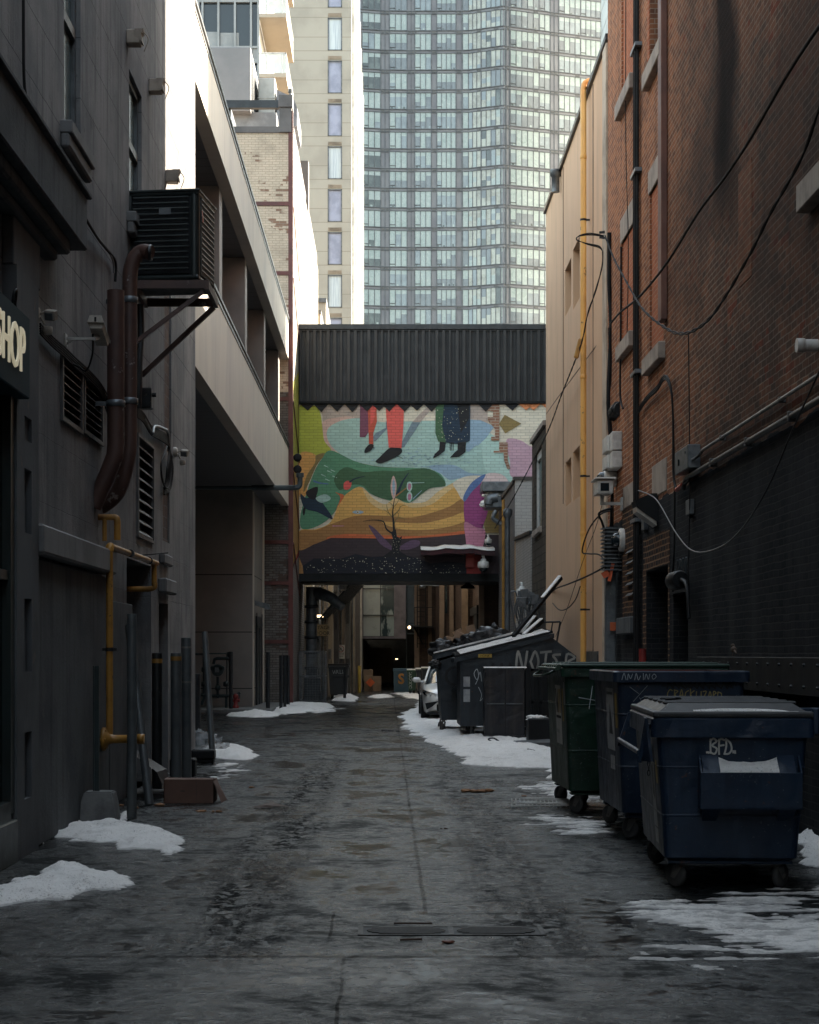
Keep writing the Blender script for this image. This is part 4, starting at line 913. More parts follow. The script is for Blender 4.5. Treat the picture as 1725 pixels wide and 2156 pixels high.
# long soft shadows, legs, shoes
sh('shadow',[(722,575),(722,612),(668,640),(640,680),(668,682),(735,610)],5,False)
sh('taupe',[(960,486),(985,486),(905,582),(862,582),(900,540)],4,False)
sh('shadow',[(860,583),(905,583),(868,640),(818,716),(806,716),(806,690)],5,False)
sh('plum',[(585,486),(626,486),(628,560),(630,636),(612,662),(583,662)],6,False)
sh('leg2',[(624,486),(672,486),(674,580),(655,640),(655,700),(632,698),(628,560)],7,False)
sh('leg',[(640,486),(672,486),(660,570),(640,600)],7.2,False)
sh('leg',[(720,486),(818,486),(815,600),(805,720),(737,718),(727,600)],8,False)
sh('black',[(608,742),(612,725),(632,702),(655,702),(655,716),(640,735),(615,745)],9); sk_('black',[(640,712),(662,720)],3,2,9.2)
sh('black',[(667,792),(685,772),(738,722),(770,718),(803,722),(804,745),(765,772),(700,800)],9); sk_('black',[(760,762),(790,765),(812,776)],3,2,9.2)
sh('gblue',[(1150,690),(1210,700),(1160,740),(1146,730)],5,False)
sh('navy',[(985,486),(1170,486),(1168,680),(1150,690),(1100,698),(1000,686),(984,640)],8,False)
sh('dgreen',[(985,486),(1030,486),(1020,600),(1040,690),(1000,686),(984,640)],8.2,False); sh('black',[(1100,486),(1165,486),(1165,560),(1120,640),(1110,560)],8.2,False)
for k in range(55):
    a=rs.uniform(990,1160); b_=rs.uniform(510,680); r=rs.choice((1.5,2,3))
    mu.poly([MQ(a+r,b_,9),MQ(a,b_+r,9),MQ(a-r,b_,9),MQ(a,b_-r,9)],names.index('star'))
sh('black',[(1008,686),(1040,690),(1034,735),(1000,762),(972,776),(980,752),(1004,730)],9,False); sh('black',[(1102,690),(1147,686),(1144,742),(1110,766),(1061,771),(1085,745),(1102,730)],9,False)
for a in (1062,1070,1078): sk_('black',[(a,690),(a+2,735)],5,2,8.8)
for k in range(120):
    a=rs.gauss(900,150); b_=rs.gauss(780,35)
    if b_>822 or b_<700 or a>1230 or a<520: continue
    t=rs.uniform(-.6,.6); l_=rs.uniform(5,10); sk_('gblue' if k%3 else 'shadow',[(a-l_*math.cos(t),b_-l_*math.sin(t)*.6),(a+l_*math.cos(t),b_+l_*math.sin(t)*.6)],3,1.5,7)
# exposed brick strip
sh('brk',[(1258,486),(1325,486),(1325,560),(1322,690),(1368,690),(1368,780),(1383,830),(1365,830),(1350,790),(1345,745),(1293,745),(1293,735),(1322,735),(1322,680),(1280,680),(1280,660),(1300,660),(1300,620),(1285,600),(1262,575),(1262,555),(1290,555),(1290,525),(1258,520)],10,False)
# tree
sh('purple',[(630,1132),(655,1140),(700,1185),(760,1250),(755,1262),(700,1235),(665,1190)],9.4)
sh('purple',[(790,1250),(850,1212),(900,1213),(893,1240),(830,1260)],9.4)
sh('black',[(700,1300),(752,1262),(758,1200),(750,1165),(775,1150),(780,1190),(795,1195),(808,1186),(800,1225),(792,1265),(850,1300)],10,False)
T=[([(766,1170),(762,1110),(758,1060),(768,985)],14,3),([(760,1175),(725,1150),(708,1110),(655,1102),(600,1108)],10,2),([(762,1130),(785,1090),(832,1100)],8,2),([(760,1090),(735,1060),(725,1020)],7,2),([(760,1080),(790,1050),(800,1030),(826,1022)],7,2),([(765,1040),(750,1015),(735,1008)],4,2),([(768,1030),(785,1005),(790,990)],4,2),([(710,1110),(700,1085)],5,2),([(785,1090),(790,1070),(775,1060)],5,2),([(742,1070),(710,1045)],4,1.5),([(655,1102),(640,1090)],4,1.5)]
for p_,a,b_ in T: sk_('black' if a>9 else 'olive',p_,a,b_,10.5)
for k in range(30):
    a=rs.uniform(750,800); b_=rs.uniform(1180,1290); mu.poly([MQ(a+1.5,b_,12),MQ(a,b_+1.5,12),MQ(a-1.5,b_,12),MQ(a,b_-1.5,12)],names.index('star'))
sk_('rose',[(440,1133),(500,1133)],6,3,7.5)
# zigzag teeth under the corrugated cladding
zg=[(305,487,522),(378,487,530),(462,487,526),(542,487,530),(620,487,526),(685,487,524),(738,487,527),(820,487,528),(885,487,522),(963,487,528),(1250,487,528),(1390,487,522)]
for a,t_,bb in zg: sh('black',[(a-40,486),(a+40,486),(a+2,bb)],13,False)
sh('black',[(262,484),(1575,484),(1575,489),(262,489)],12.5,False)
for a in (1425,1465,1545,1600): sh('orange',[(a,486),(a+78,486),(a+40,520)],13.2,False)
# base wall + mural painting
f=MB(); f.add([(xl,bY,zb_),(xr,bY,zb_),(xr,bY,zm_),(xl,bY,zm_)],[(0,1,2,3)])
f.box(xl,xr,bY+.02,bY+3.5,zb_,zm_+.2); f.build('bridge_wall',cols['cream'],br)
mu.build('mural_painting',mats_,br)
f=MB(); x=xl+.02
cor=M('black_corrugated_steel',(.028,.028,.029),.55,.2,c2=(.018,.018,.019),sc=1.2,bmp=.05,streak=.4)
rc=random.Random(9)
zc0=zm_+.06
while x<xr:
    for a,b_,o_ in ((0,.05,.09),(.05,.07,.05),(.07,.155,.0),(.155,.175,.05),(.175,.225,.09)):
        pass
    w1=.10 if int(x*4.255)%3 else .06
    f.box(x,x+w1,bY-.20,bY-.05,zc0,zt_,0); f.box(x+w1,x+.235,bY-.08,bY-.05,zc0,zt_,0); f.box(x+.165,x+.185,bY-.12,bY-.08,zc0,zt_,0); x+=.235
f.box(xl+.0,xr,bY-.05,bY+3.4,zc0,zt_+.02); f.build('corrugated_cladding',cor,br)
f=MB(); f.box(xl-.01,xr,bY-.24,bY+3.5,zt_+.02,zt_+.20,0,.01); f.box(xl,xr,bY-.17,bY-.13,zt_-.02,zt_+.05); f.build('roof_flashing',dark_m,br)
f=MB(); f.box(xl,xr,bY-.16,bY-.05,zc0-.07,zc0,0); f.box(xl,3.95,bY-.02,bY+3.4,zb_-.28,zb_-.001); f.build('steel_beam',black_p,br)
# snow covered awning on the mural
aw=thing('snowy_awning','small red black awning capped with snow on the lower right of the mural','awning',tuple(MQ(1100,1270)))
p0=MQ(905,1268);p1=MQ(1290,1270)
f=MB()
n_=18
vs=[]
for i in range(n_+1):
    t=i/n_; xx=p0.x+(p1.x-p0.x)*t; z=p0.z-.05*abs(math.sin(t*9))+.08*math.sin(t*math.pi)
    vs+=[(xx,bY-.06,z+.07),(xx,bY-1.0,z),(xx,bY-1.0,z-.17-.05*noise.noise(Vector((i,0,0))))]
f.add(vs,[(i*3,i*3+3,i*3+4,i*3+1) for i in range(n_)]+[(i*3+1,i*3+4,i*3+5,i*3+2) for i in range(n_)]); f.build('canopy',M('maroon_canvas',(.06,.012,.016),.7,c2=(.03,.01,.012),sc=4),aw)
f=MB(); vs2=[]
for i in range(n_+1):
    a=Vector(vs[i*3]);b_=Vector(vs[i*3+1]); h=.05+.05*noise.noise(Vector((i*.4,3,0)))
    vs2+=[a+Vector((0,0,.01)),a+Vector((0,0,h+.06)),b_+Vector((0,-.03,h+.02)),b_+Vector((0,-.05,-.01))]
f.add(vs2,[(i*4+k,i*4+k+4,i*4+k+5,i*4+k+1) for i in range(n_) for k in range(3)],0,True); f.build('snow_cap',snow_m,aw)
# dome cameras on the bridge
def domecam(name,pt,r,label,mnt='arm'):
    t=thing(name,label,'camera',tuple(pt)); f=MB(); x,y,z=pt
    f.lathe([(r*.35,r*1.6),(r*.5,r*1.55),(r*.55,r*1.2),(r*1.0,r*1.0),(r*1.05,r*.3),(r*1.0,0),(r*.8,-.02)],(x,y,z),16); f.build('housing',white_m,t)
    f=MB(); f.lathe([(r*.8,-.01),(r*.74,-r*.4),(r*.45,-r*.75),(.001,-r*.85)],(x,y,z),16); f.build('dome',glass_d,t)
    f=MB(); f.tube([(x,y,z+r*1.5),(x,y,z+r*2.2),(x,y+r*3,z+r*2.3)],r*.25,8); f.build('arm',white_m,t); return t
domecam('dome_camera',P(1018,1195,60.2),.19,'white domed camera hanging at the lower right corner of the mural')
domecam('dome_camera',P(1000.5,1155+22,59.9)+Vector((.45,0,.55)),.12,'small white camera on an elbow arm right of the snowy awning')
f=MB(); p=P(990,1182,60.9); f.box(p.x-.15,p.x+.15,60.8,60.99,p.z-.22,p.z+.22,0,.02); f.box(p.x-.16,p.x+.16,60.76,60.99,p.z+.22,p.z+.27,0,.01)
single(f,'alarm_box',M('red_box',(.35,.04,.03),.5,coord='obj'),'small red box mounted on the dark lower mural wall','box')
# ================================================================ beyond the bridge
brk_far=brick('far_brown_brick',(.085,.057,.045),(.06,.043,.036),(.05,.04,.035),.225,.08,.008,dirt=.5)
conc_tan=M('far_tan_concrete',(.12,.10,.085),.8,c2=(.085,.072,.06),sc=1,streak=.4)
fl=thing('stepped_rear_facades','narrow stepped rear facades past the bridge on the left, behind the stage door sign','building',(-3,72,0))
fm_=[M('facade_pale',(.34,.31,.26),.8,c2=(.24,.22,.19),streak=.5),brick('facade_brick',(.16,.14,.12),(.11,.095,.085),(.08,.07,.06)),M('facade_grey',(.10,.10,.10),.8,streak=.5),conc_tan,M('facade_dark',(.045,.045,.047),.7),bpale if 0 else M('facade_cream',(.26,.225,.18),.8,c2=(.18,.155,.125),streak=.5)]
rf_=random.Random(21)
xs_=[-3.0,-2.78,-2.6,-2.38,-2.2,-2.02,-1.8,-1.62,-1.42,-1.25]
for k in range(len(xs_)-1):
    D=65.5+k*1.65; f=MB(); zt2=9+rf_.uniform(-1,2)
    f.box(-6,xs_[k+1],D,D+4,0,zt2); fo=f.build('facade',fm_[(0,2,1,5,4,3,2,5,3)[k]],fl)
    if k in (1,4,6):
        f=MB(); f.box(xs_[k]+.03,xs_[k+1]-.03,D-.04,D-.005,2.1+k*.15,3.6+k*.15); f.box(xs_[k],xs_[k+1],D-.1,D-.005,3.65+k*.15,3.72+k*.15); f.build('window',dark_m,fo)
    if k in (2,5,7):
        f=MB(); f.tube([(xs_[k]+.08,D-.06,0),(xs_[k]+.08,D-.06,zt2-.3)],.035,6); f.build('downpipe',grey_m,fo)
    if k in (3,6): 
        f=MB(); f.box(xs_[k]+.02,xs_[k]+.14,D-.15,D,1.5,1.9,0,.01); f.build('meter_box',grey_m,fo)
fc=fl
f=MB(); f.box(-1.25,-1.17,80.6,82,.0,6.2); f.build('corner_post',M('painted_sunlit_edge',(.55,.48,.39),.7),fc)  # pale colour stands in for the sunlit strip at this corner
# end of the alley: glass fronted block over a dark loading bay
eb=thing('glass_corner_building','pale framed glass building over the dark loading bay at the end of the alley','building',(-.6,86,2.5))
f=MB(); f.box(-1.3,-1.18,86,87,2.55,14); f.box(.32,.9,86,87,2.55,14); f.box(-1.3,.9,86,95,2.45,2.56); f.box(-1.3,.9,95,95.2,2.5,14); f.build('frame',M('mauve_frame',(.17,.14,.14),.6),eb)
gwm=M('window_with_pale_blind',(.36,.37,.32),.3,c2=(.32,.33,.29),sc=.6,bmp=0); gwd=M('dark_rippled_glass',(.03,.05,.05),.1,c2=(.30,.34,.30),sc=.9,stretch=(1.5,1,.5),lo=.50,hi=.56,bmp=.0)
f=MB(); f.box(-1.18,-.34,86.1,86.2,2.56,14,0); f.box(-.34,.32,86.1,86.2,2.56,14,1); pn_=f.build('pane',[gwm,gwd],eb)
f=MB()
for z in (2.56,3.6,4.9,6.1,7.3): f.box(-1.18,.32,86.02,86.1,z-.02,z+.02)
f.box(-.36,-.32,86.02,86.1,2.56,14); f.parts('mullion',dark_m,pn_)
e2=thing('blue_grey_building','dark blue grey blank building with scaffold frames at the end of the alley','building',(1.5,87,0))
f=MB(); f.box(.9,2.9,87.5,95,3.2,14); f.build('wall',M('blue_grey_wall',(.085,.11,.125),.6,c2=(.07,.09,.105),sc=.8),e2)
f=MB(); f.box(.95,2.4,87.4,87.5,6.0,6.8); f.build('banner',M('brown_banner',(.14,.09,.07),.7),e2)
f=MB()
for xx in (.95,1.5,2.1,2.75): f.tube([(xx,87.1,0),(xx,87.1,6.2)],.03,6)
for z in (3.25,4.2,5.0,5.8): f.tube([(.95,87.1,z),(2.8,87.1,z)],.03,6)
f.tube([(.95,87.08,4.2),(2.1,87.08,5.8)],.022,6); f.tube([(2.1,87.08,4.2),(.95,87.08,5.8)],.022,6); f.tube([(2.1,87.05,.2),(2.75,87.05,3.2)],.022,6)
for z in (.6,1.2,1.8,2.4): f.tube([(2.1,87.1,z),(2.75,87.1,z)],.025,6)
for k in range(9): f.tube([(-1.1+k*.36,87.0,2.72 if k%2 else 3.12),(-1.1+(k+1)*.36,87.0,3.12 if k%2 else 2.72)],.02,6)
f.tube([(-1.1,87.0,2.7),(2.8,87.0,2.7)],.03,6); f.tube([(-1.1,87.0,3.14),(2.8,87.0,3.14)],.03,6)
single(f,'scaffold_frame',M('green_grey_scaffold',(.09,.11,.11),.5,.3),'thin metal scaffold with cross braces standing at the dark end of the alley','scaffold')
lb=thing('loading_bay','unlit loading bay opening at the far end of the alley','building',(0,88,0))
f=MB(); f.box(-1.35,-1.2,84.5,100,0,2.5); f.box(2.9,3.1,87.5,100,0,3.2); f.box(-1.35,3,100,100.2,0,3.2); f.box(-1.35,2.9,88,100,3.15,3.25); f.build('bay_wall',dark_m,lb)
f=MB(); f.box(-.95,.25,93,93.1,.2,2.0); f.build('back_panel',M('dim_brown_panel',(.07,.055,.045),.7),lb)
f=MB(); f.box(.42,.55,92,92.1,1.42,1.46)
lamp_m,nt,b=newmat('small_lamp_glow'); b.inputs['Emission Color'].default_value=(1,.72,.42,1); b.inputs['Emission Strength'].default_value=.9; b.inputs['Base Color'].default_value=(1,.8,.6,1)
f.build('strip_lamp',lamp_m,lb)
# right side beyond the bridge
fr2=thing('brown_brick_row','brown brick rear facades with pilasters beyond the bridge on the right','building',(5,83,0))
f=MB(); f.box(1.35,8,86.5,88,0,14); f.build('wall',brk_far,fr2)
f=MB(); f.box(3.4,8,64.6,70,0,9); f.box(3.0,8,70,78,0,10); f.box(2.35,8,78,86.5,0,12); f.build('side_wall',brk_far,fr2)
f=MB()
for (xx,yy,w_,z) in ((2.3,77.9,.22,9),(2.95,69.9,.25,9),(3.35,64.5,.2,8),(2.75,77.9,.18,9),(1.32,86.4,.25,9),(2.0,86.4,.18,9)): f.box(xx,xx+w_,yy-.12,yy+.02,0,z,0)
f.parts('pilaster',M('tan_pilaster',(.17,.12,.085),.8,c2=(.12,.085,.06)),fr2)
f=MB(); f.box(3.1,3.2,69.86,69.9,4.2,5.2); f.box(2.55,2.65,77.86,77.9,3.5,5); f.build('window',glass_d,fr2)
f=MB(); f.box(3.3,3.38,65,67,0,3.2); f.box(3.28,3.36,64.6,70,3.2,3.5); f.build('dark_door',black_p,fr2)
fe=thing('fire_escape','black iron fire escape ladder and platforms on the far right facades','fire escape',(1.7,85.5,2))
f=MB()
for z in (3.0,5.8): f.box(1.3,2.2,84.9,86.4,z,z+.05); f.tube([(1.3,84.9,z+.95),(2.2,84.9,z+.95)],.02,6); [f.tube([(xx,84.9,z),(xx,84.9,z+.95)],.015,6) for xx in (1.3,1.6,1.9,2.2)]
f.build('platform',black_p,fe)
f=MB()
for xx in (1.45,1.85): f.tube([(xx,85.2,2.0),(xx,85.2,6.2)],.025,6)
f.parts('ladder_rail',black_p,fe)
f=MB()
for k in range(16): f.tube([(1.45,85.2,2.2+k*.26),(1.85,85.2,2.2+k*.26)],.015,6)
f.beam((1.3,85,3.0),(1.75,86.3,2.2),.05,.05); f.parts('rung',black_p,fe)
wl_=thing('wall_lamp','small lit orange lamp on a bracket beside the fire escape','lamp',tuple(P(862,1321,84)))
p=P(862,1321,84); f=MB(); f.lathe([(.001,-.08),(.055,-.055),(.075,0),(.055,.06),(.001,.08)],tuple(p),12); f.build('bulb',lamp_m,wl_)
f=MB(); f.tube([p+Vector((.1,0,.08)),p+Vector((.5,0,.1))],.02,6); f.build('bracket',dark_m,wl_)
# lamp heads on far wall
for (x,y,lbl) in ((889,1237,'grey street light head reaching out from the far brick facade'),):
    p=P(x,y,80); f=MB(); f.lathe([(.02,-.02),(.12,-.03),(.16,.04),(.05,.12),(.001,.13)],tuple(p),10); f.tube([p+Vector((0,0,.08)),p+Vector((.25,0,.1)),p+Vector((.9,0,.06))],.03,6)
    single(f,'street_light_head',galv,lbl,'lamp')
p=P(985,1238,62.5); f=MB(); f.lathe([(.28,-.02),(.24,.06),(.10,.14),(.05,.30),(.001,.34)],tuple(p),14); f.tube([p+Vector((0,0,.3)),p+Vector((0,0,.5))],.03,6); single(f,'hanging_bell_lamp',black_p,'black bell shaped lamp hanging under the right end of the bridge','lamp')
# under the bridge, left
tk=thing('ribbed_duct_column','tall dark ribbed duct column standing under the left end of the bridge','duct',(-2.6,63,0))
f=MB(); f.lathe([(.20,0),(.20,4.1)],(-2.72,63,0),16)
f.build('pipe',M('dull_duct',(.10,.105,.11),.5,.3,sc=3),tk)
f=MB()
for z in (1.2,1.75,2.3,2.85,3.4): f.lathe([(.2,-.05),(.26,-.05),(.26,.05),(.2,.05)],(-2.72,63,z),16)
f.parts('collar',dark_m,tk)
f=MB(); f.tube([(-2.5,62.9,3.9),(-2.0,62.6,3.7),(-1.6,62.4,3.35)],[.22,.2,.14],12); f.build('outlet',galv,tk)
cg=thing('wire_mesh_cage','tall grey wire mesh cage standing on the snow at the left of the bridge','cage',(-2.6,60,0))
f=MB(); c0=(-2.98,-2.12); yy=(59.7,60.7)
for xx in c0:
    for y2 in yy: f.beam((xx,y2,.08),(xx,y2,1.78),.04,.04)
for z in (.12,.95,1.78):
    for y2 in yy: f.beam((c0[0],y2,z),(c0[1],y2,z),.04,.04)
    for xx in c0: f.beam((xx,yy[0],z),(xx,yy[1],z),.04,.04)
for xx in c0: f.box(xx-.05,xx+.05,59.65,59.75,0,.1)
f.build('frame',grey_m,cg)
f=MB()
for k in range(15): xx=c0[0]+(k+1)*.86/16; f.beam((xx,59.7,.12),(xx,59.7,1.78),.008,.008)
for k in range(28): z=.12+(k+1)*1.66/29; f.beam((c0[0],59.7,z),(c0[1],59.7,z),.008,.008)
for k in range(16): y2=59.7+(k+1)/17; f.beam((c0[1],y2,.12),(c0[1],y2,1.78),.008,.008)
for k in range(28): z=.12+(k+1)*1.66/29; f.beam((c0[1],59.7,z),(c0[1],60.7,z),.008,.008)
f.build('mesh',galv,cg)
f=MB(); f.box(-2.85,-2.3,59.95,60.5,.1,.9,0,.02); f.box(-2.7,-2.4,60.0,60.4,.9,1.2,0,.02); f.lathe([(.1,0),(.1,.3),(.05,.35)],(-2.35,60.2,.1),10)
single(f,'meter_cabinet',dark_m,'dark metal cabinet locked inside the wire mesh cage','cabinet')
cv=thing('corrugated_ramp_roof','dark corrugated shelter roof slanting up under the bridge','roof',(-1.8,66,4))
f=MB()
for k in range(26):
    y0=64.8+k*.45; zA=4.75; zB=3.05
    f.add([(-1.02,y0,zA),(-1.02,y0+.3,zA),(-2.5,y0+.3,zB),(-2.5,y0,zB),(-1.02,y0+.3,zA-.08),(-1.02,y0+.45,zA-.08),(-2.5,y0+.45,zB-.08),(-2.5,y0+.3,zB-.08)],[(0,1,2,3),(4,5,6,7),(1,4,7,2)])
f.build('sheet',dark_m,cv)
# signs at the stage door
sd_=thing('stage_door_sign','tan STAGE DOOR sign sticking out from the left wall beyond the bridge','sign',(-2.6,67,3.3))
s0=P(768-480*0+0,0,1) if 0 else None
ps_=P(1268*0+ (1100+ 415*.4058)/1.8997,1322,67)
pR=P((1100+520*.4058)/1.8997,1322,67)
zc=EYE-(((2250+668*.4058)/1.8997)-HY)*67/F
f=MB(); f.box(ps_.x,pR.x,66.97,67.03,zc-.22,zc+.22,0,.005); f.build('board',M('tan_sign_board',(.20,.155,.09),.6,coord='obj'),sd_)
f=MB()
def mp_(ox,oz,y): return lambda u,v,e: Vector((ox+u,y-e,oz+v))
cxs=(ps_.x+pR.x)/2
text_mb(f,'STAGE',.19,mp_(cxs,zc+.04,66.965),0,0,'CENTER'); text_mb(f,'DOOR',.19,mp_(cxs,zc-.17,66.965),0,0,'CENTER'); f.build('lettering',black_p,sd_)
np=thing('no_parking_sign','white no parking sign with a crossed R on the left wall beyond the bridge','sign',(-1.95,73.6,1.9))
pc_=P((1100+650*.4058)/1.8997,0,73.6); zc=EYE-(((2250+880*.4058)/1.8997)-HY)*73.6/F
f=MB(); f.box(pc_.x-.17,pc_.x+.17,73.58,73.6,zc-.29,zc+.29,0,.004); f.build('board',M('grey_white_sign',(.42,.43,.43),.5,coord='obj'),np)
f=MB(); f.lathe([(.14,0),(.14,-.004)],(pc_.x,73.575,zc+.12),20,0,'y')
f.build('red_ring',M('red_ring',(.25,.02,.02),.5),np)
f=MB(); f.lathe([(.115,0),(.115,-.004)],(pc_.x,73.57,zc+.12),20,0,'y'); f.build('ring_centre',bpy.data.materials['grey_white_sign'],np)
f=MB(); text_mb(f,'R',.2,mp_(pc_.x,zc+.05,73.555),0,0,'CENTER'); f.beam((pc_.x-.09,73.55,zc+.21),(pc_.x+.09,73.55,zc+.03),.002,.02); text_mb(f,'IN THIS',.085,mp_(pc_.x,zc-.12,73.56),0,0,'CENTER'); text_mb(f,'LANE',.085,mp_(pc_.x,zc-.22,73.56),0,0,'CENTER'); f.build('lettering',black_p,np)
# light head (lit) and dark fixtures on the far left wall
p=P((1100+440*.4058)/1.8997,(2250+535*.4058)/1.8997,65.5); t=thing('lit_wall_light','glowing wall light on the left wall under the bridge','lamp',tuple(p))
f=MB(); f.box(p.x-.17,p.x+.17,p.y-.05,p.y+.2,p.z-.03,p.z+.09,0,.02); f.build('housing',dark_m,t); f=MB(); f.box(p.x-.14,p.x+.14,p.y-.06,p.y-.05,p.z-.02,p.z+.07); f.build('lens',lamp_m,t)
p=P((1100+670*.4058)/1.8997,(2250+240*.4058)/1.8997,64.2); f=MB(); f.box(p.x-.13,p.x+.13,p.y-.2,p.y+.1,p.z-.13,p.z+.1,0,.03); f.tube([p+Vector((0,0,.1)),p+Vector((0,0,.45))],.025,6)
single(f,'box_camera',cream_pl,'boxy cream camera hanging beneath the bridge beam','camera')
# far dumpster, blue bin, boxes, recycling bins
def bin_(name,x0,x1,yb,ztop,D,len_,mat_,label,cat='dumpster',tap=.06,lid=None,group=None,wheels=True):
    X0=(x0-HX)*D/F;X1=(x1-HX)*D/F; t=thing(name,label,cat,((X0+X1)/2,D,0),group=group)
    zb=.16 if wheels else 0
    vs=[(X0+tap,D+tap,zb),(X1-tap,D+tap,zb),(X1-tap,D+len_-tap,zb),(X0+tap,D+len_-tap,zb),(X0,D,ztop-.12),(X1,D,ztop-.12),(X1,D+len_,ztop-.12),(X0,D+len_,ztop-.12)]
    f=MB(); f.add(vs,[(0,3,2,1),(4,5,6,7),(0,1,5,4),(1,2,6,5),(2,3,7,6),(3,0,4,7)]); f.build('body',mat_,t)
    f=MB(); f.box(X0-.03,X1+.03,D-.04,D+len_+.02,ztop-.12,ztop-.03,0,.015); f.build('rim',mat_,t)
    f=MB(); f.box(X0-.02,X1+.02,D-.03,D+len_,ztop-.03,ztop+.02,0,.01); f.build('lid',lid or rubber,t)
    if wheels:
        for xx in (X0+.12,X1-.12):
            for y2 in (D+.15,D+len_-.15):
                f=MB(); f.lathe([(.03,-.025),(.075,-.025),(.075,.025),(.03,.025)],(xx,y2,.075),12,0,'x'); f.box(xx-.04,xx+.04,y2-.03,y2+.03,.1,.17); f.build('caster',rubber,t)
    return t,X0,X1
dk=M('far_dumpster_paint',(.022,.027,.033),.5,coord='obj')
t,X0,X1=bin_('dark_dumpster',692,733,1470,1.30,67,1.9,dk,'dark dumpster with white scrawl beyond the wire cage')
f=MB()
for pts in ([(0,.2),(.05,0),(.1,.18),(.12,0)],[(.16,0),(.18,.2),(.24,.15),(.2,.1),(.28,0)],[(.32,.2),(.32,0),(.4,.02)],[(.42,.2),(.44,0),(.5,.2),(.5,0)]): f.ribbon([(a*.9+.15,b_*.7+.95) for a,b_ in pts],.012,lambda u,v,l:Vector((X0+u,67-.003+.06*(1-v/1.2)-l-.02,v)))
gw=M('white_graffiti',(.50,.53,.54),.6,coord='obj'); f.build('graffiti',gw,t)
f=MB(); f.box(X0+.15,X0+.8,66.94,67.1,.80,.90,0,.02); f.build('fork_pocket',dk,t)
t,X0,X1=bin_('blue_bin',829,868,1455,1.02,79,1.6,M('steel_blue_bin',(.04,.09,.13),.5,c2=(.03,.075,.11),coord='obj'),'steel blue bin with an orange letter S at the end of the alley','dumpster',tap=.02,wheels=False,lid=bpy.data.materials['steel_blue_bin'])
f=MB(); text_mb(f,'S',.62,mp_(X0+.34,.38,78.97),0,0,'CENTER',bold=.02); f.build('letter',M('orange_letter',(.55,.26,.06),.6),t)
gb2=M('green_bin_far',(.02,.06,.035),.5,coord='obj')
t,X0,X1=bin_('green_bin',858,878,1462,1.05,74,.8,gb2,'small green bin with white looping scrawl, snow on its lid','bin',lid=snow_m)
f=MB()
for k in range(6):
    f.ribbon([(.08+.06*math.cos(a/6*6.28+k),.9-k*.12+.055*math.sin(a/6*6.28+k)) for a in range(6)],.012,lambda u,v,l:Vector((X0+.05+u,73.97-l,v)))
f.build('graffiti',gw,t)
bin_('dark_bin',877,888,1462,1.1,73,1.0,dk,'dark snow topped bin squeezed behind the white car','bin',lid=snow_m)
bin_('dark_bin',889,905,1462,1.15,72,1.0,dk,'dark snow topped bin just left of the open trash dumpster','bin',lid=snow_m)
cbd=M('cardboard_tan',(.26,.17,.11),.8,c2=(.2,.13,.085),coord='obj',sc=2)
ct=M('warm_carton',(.22,.155,.10),.8,coord='obj')
for (x0,x1,y0,y1,D,l,mm) in ((767,784,1422,1457,79.5,'sunlit stack of warm brown cartons at the foot of the far glass building',ct),(765,785,1410,1424,80.6,'flat pale cartons behind the sunlit carton stack',ct),(785,803,1424,1457,80.4,'tall bundled cardboard leaning right of the sunlit cartons',cbd)):
    a=P(x0,y1,D);b_=P(x1,y0,D); f=MB(); f.box(a.x,b_.x,D,D+.6,0 if y1>1450 else b_.z-.5,b_.z,0,.01)
    for q in range(3): f.box(a.x+.05+q*.12,a.x+.08+q*.12,D-.012,D,max(0,.0),b_.z*.9 if y1>1450 else b_.z-.05,0)
    if y1<1450: f.box(a.x+.1,a.x+.4,D+.1,D+.5,0,b_.z-.5,0)
    single(f,'carton_stack',mm,l,'boxes')
p=P(790,1430,79.3); 
f=MB(); f.obox((P(780,1437,79.3)),(.3,.02,.3),Matrix.Rotation(R(45),4,'Y'),0); t=single(f,'warning_sign',M('orange_sign',(.7,.13,.03),.5),'small orange diamond warning sign propped on the cartons','sign')
f=MB(); f.lathe([(.07,0),(.07,1.15),(.05,1.19)],(P(757,1450,77).x,77,0),12); single(f,'yellow_bollard',M('yellow_bollard',(.42,.30,.05),.5,coord='obj'),'yellow bollard against the left wall at the far end of the alley','bollard')
# ================================================================ things on the left wall
# SHOP sign
sg=thing('shop_sign','dark blue shop sign with raised cream letters on the left shopfront','sign',(-2.95,13.5,4.1))
f=MB(); f.box(-LW+.0,-2.95,9.0,14.5,3.80,4.47,0,.01); f.build('board',M('dark_blue_sign',(.010,.034,.046),.65,c2=(.008,.026,.036),sc=.5,bmp=0,spec=.1),sg)
f=MB(); cu_sp=1; text_mb(f,'S H O P'.replace(' ','') ,.52,lambda u,v,e:Vector((-2.95+.002+e,13.22+u,3.97+v)),0,.014,'LEFT',.80,.0)
lm=M('cream_backlit_letters',(.85,.80,.62),.5,c2=(.8,.74,.56)); lb_=lm.node_tree.nodes['Principled BSDF']; lb_.inputs['Emission Color'].default_value=(1,.88,.6,1); lb_.inputs['Emission Strength'].default_value=.045
f.build('lettering',lm,sg)
f=MB(); f.tube(smoothline([(-3.0,14.05,4.47),(-2.98,14.02,4.58),(-2.98,14.12,4.62),(-3.0,14.15,4.5)],4),.012,6); f.build('hook',black_p,sg)
def box_on(f,c,sx,sy,sz,m=0,b=.01,rot=None): f.obox(c,(sx,sy,sz),rot,m,b)
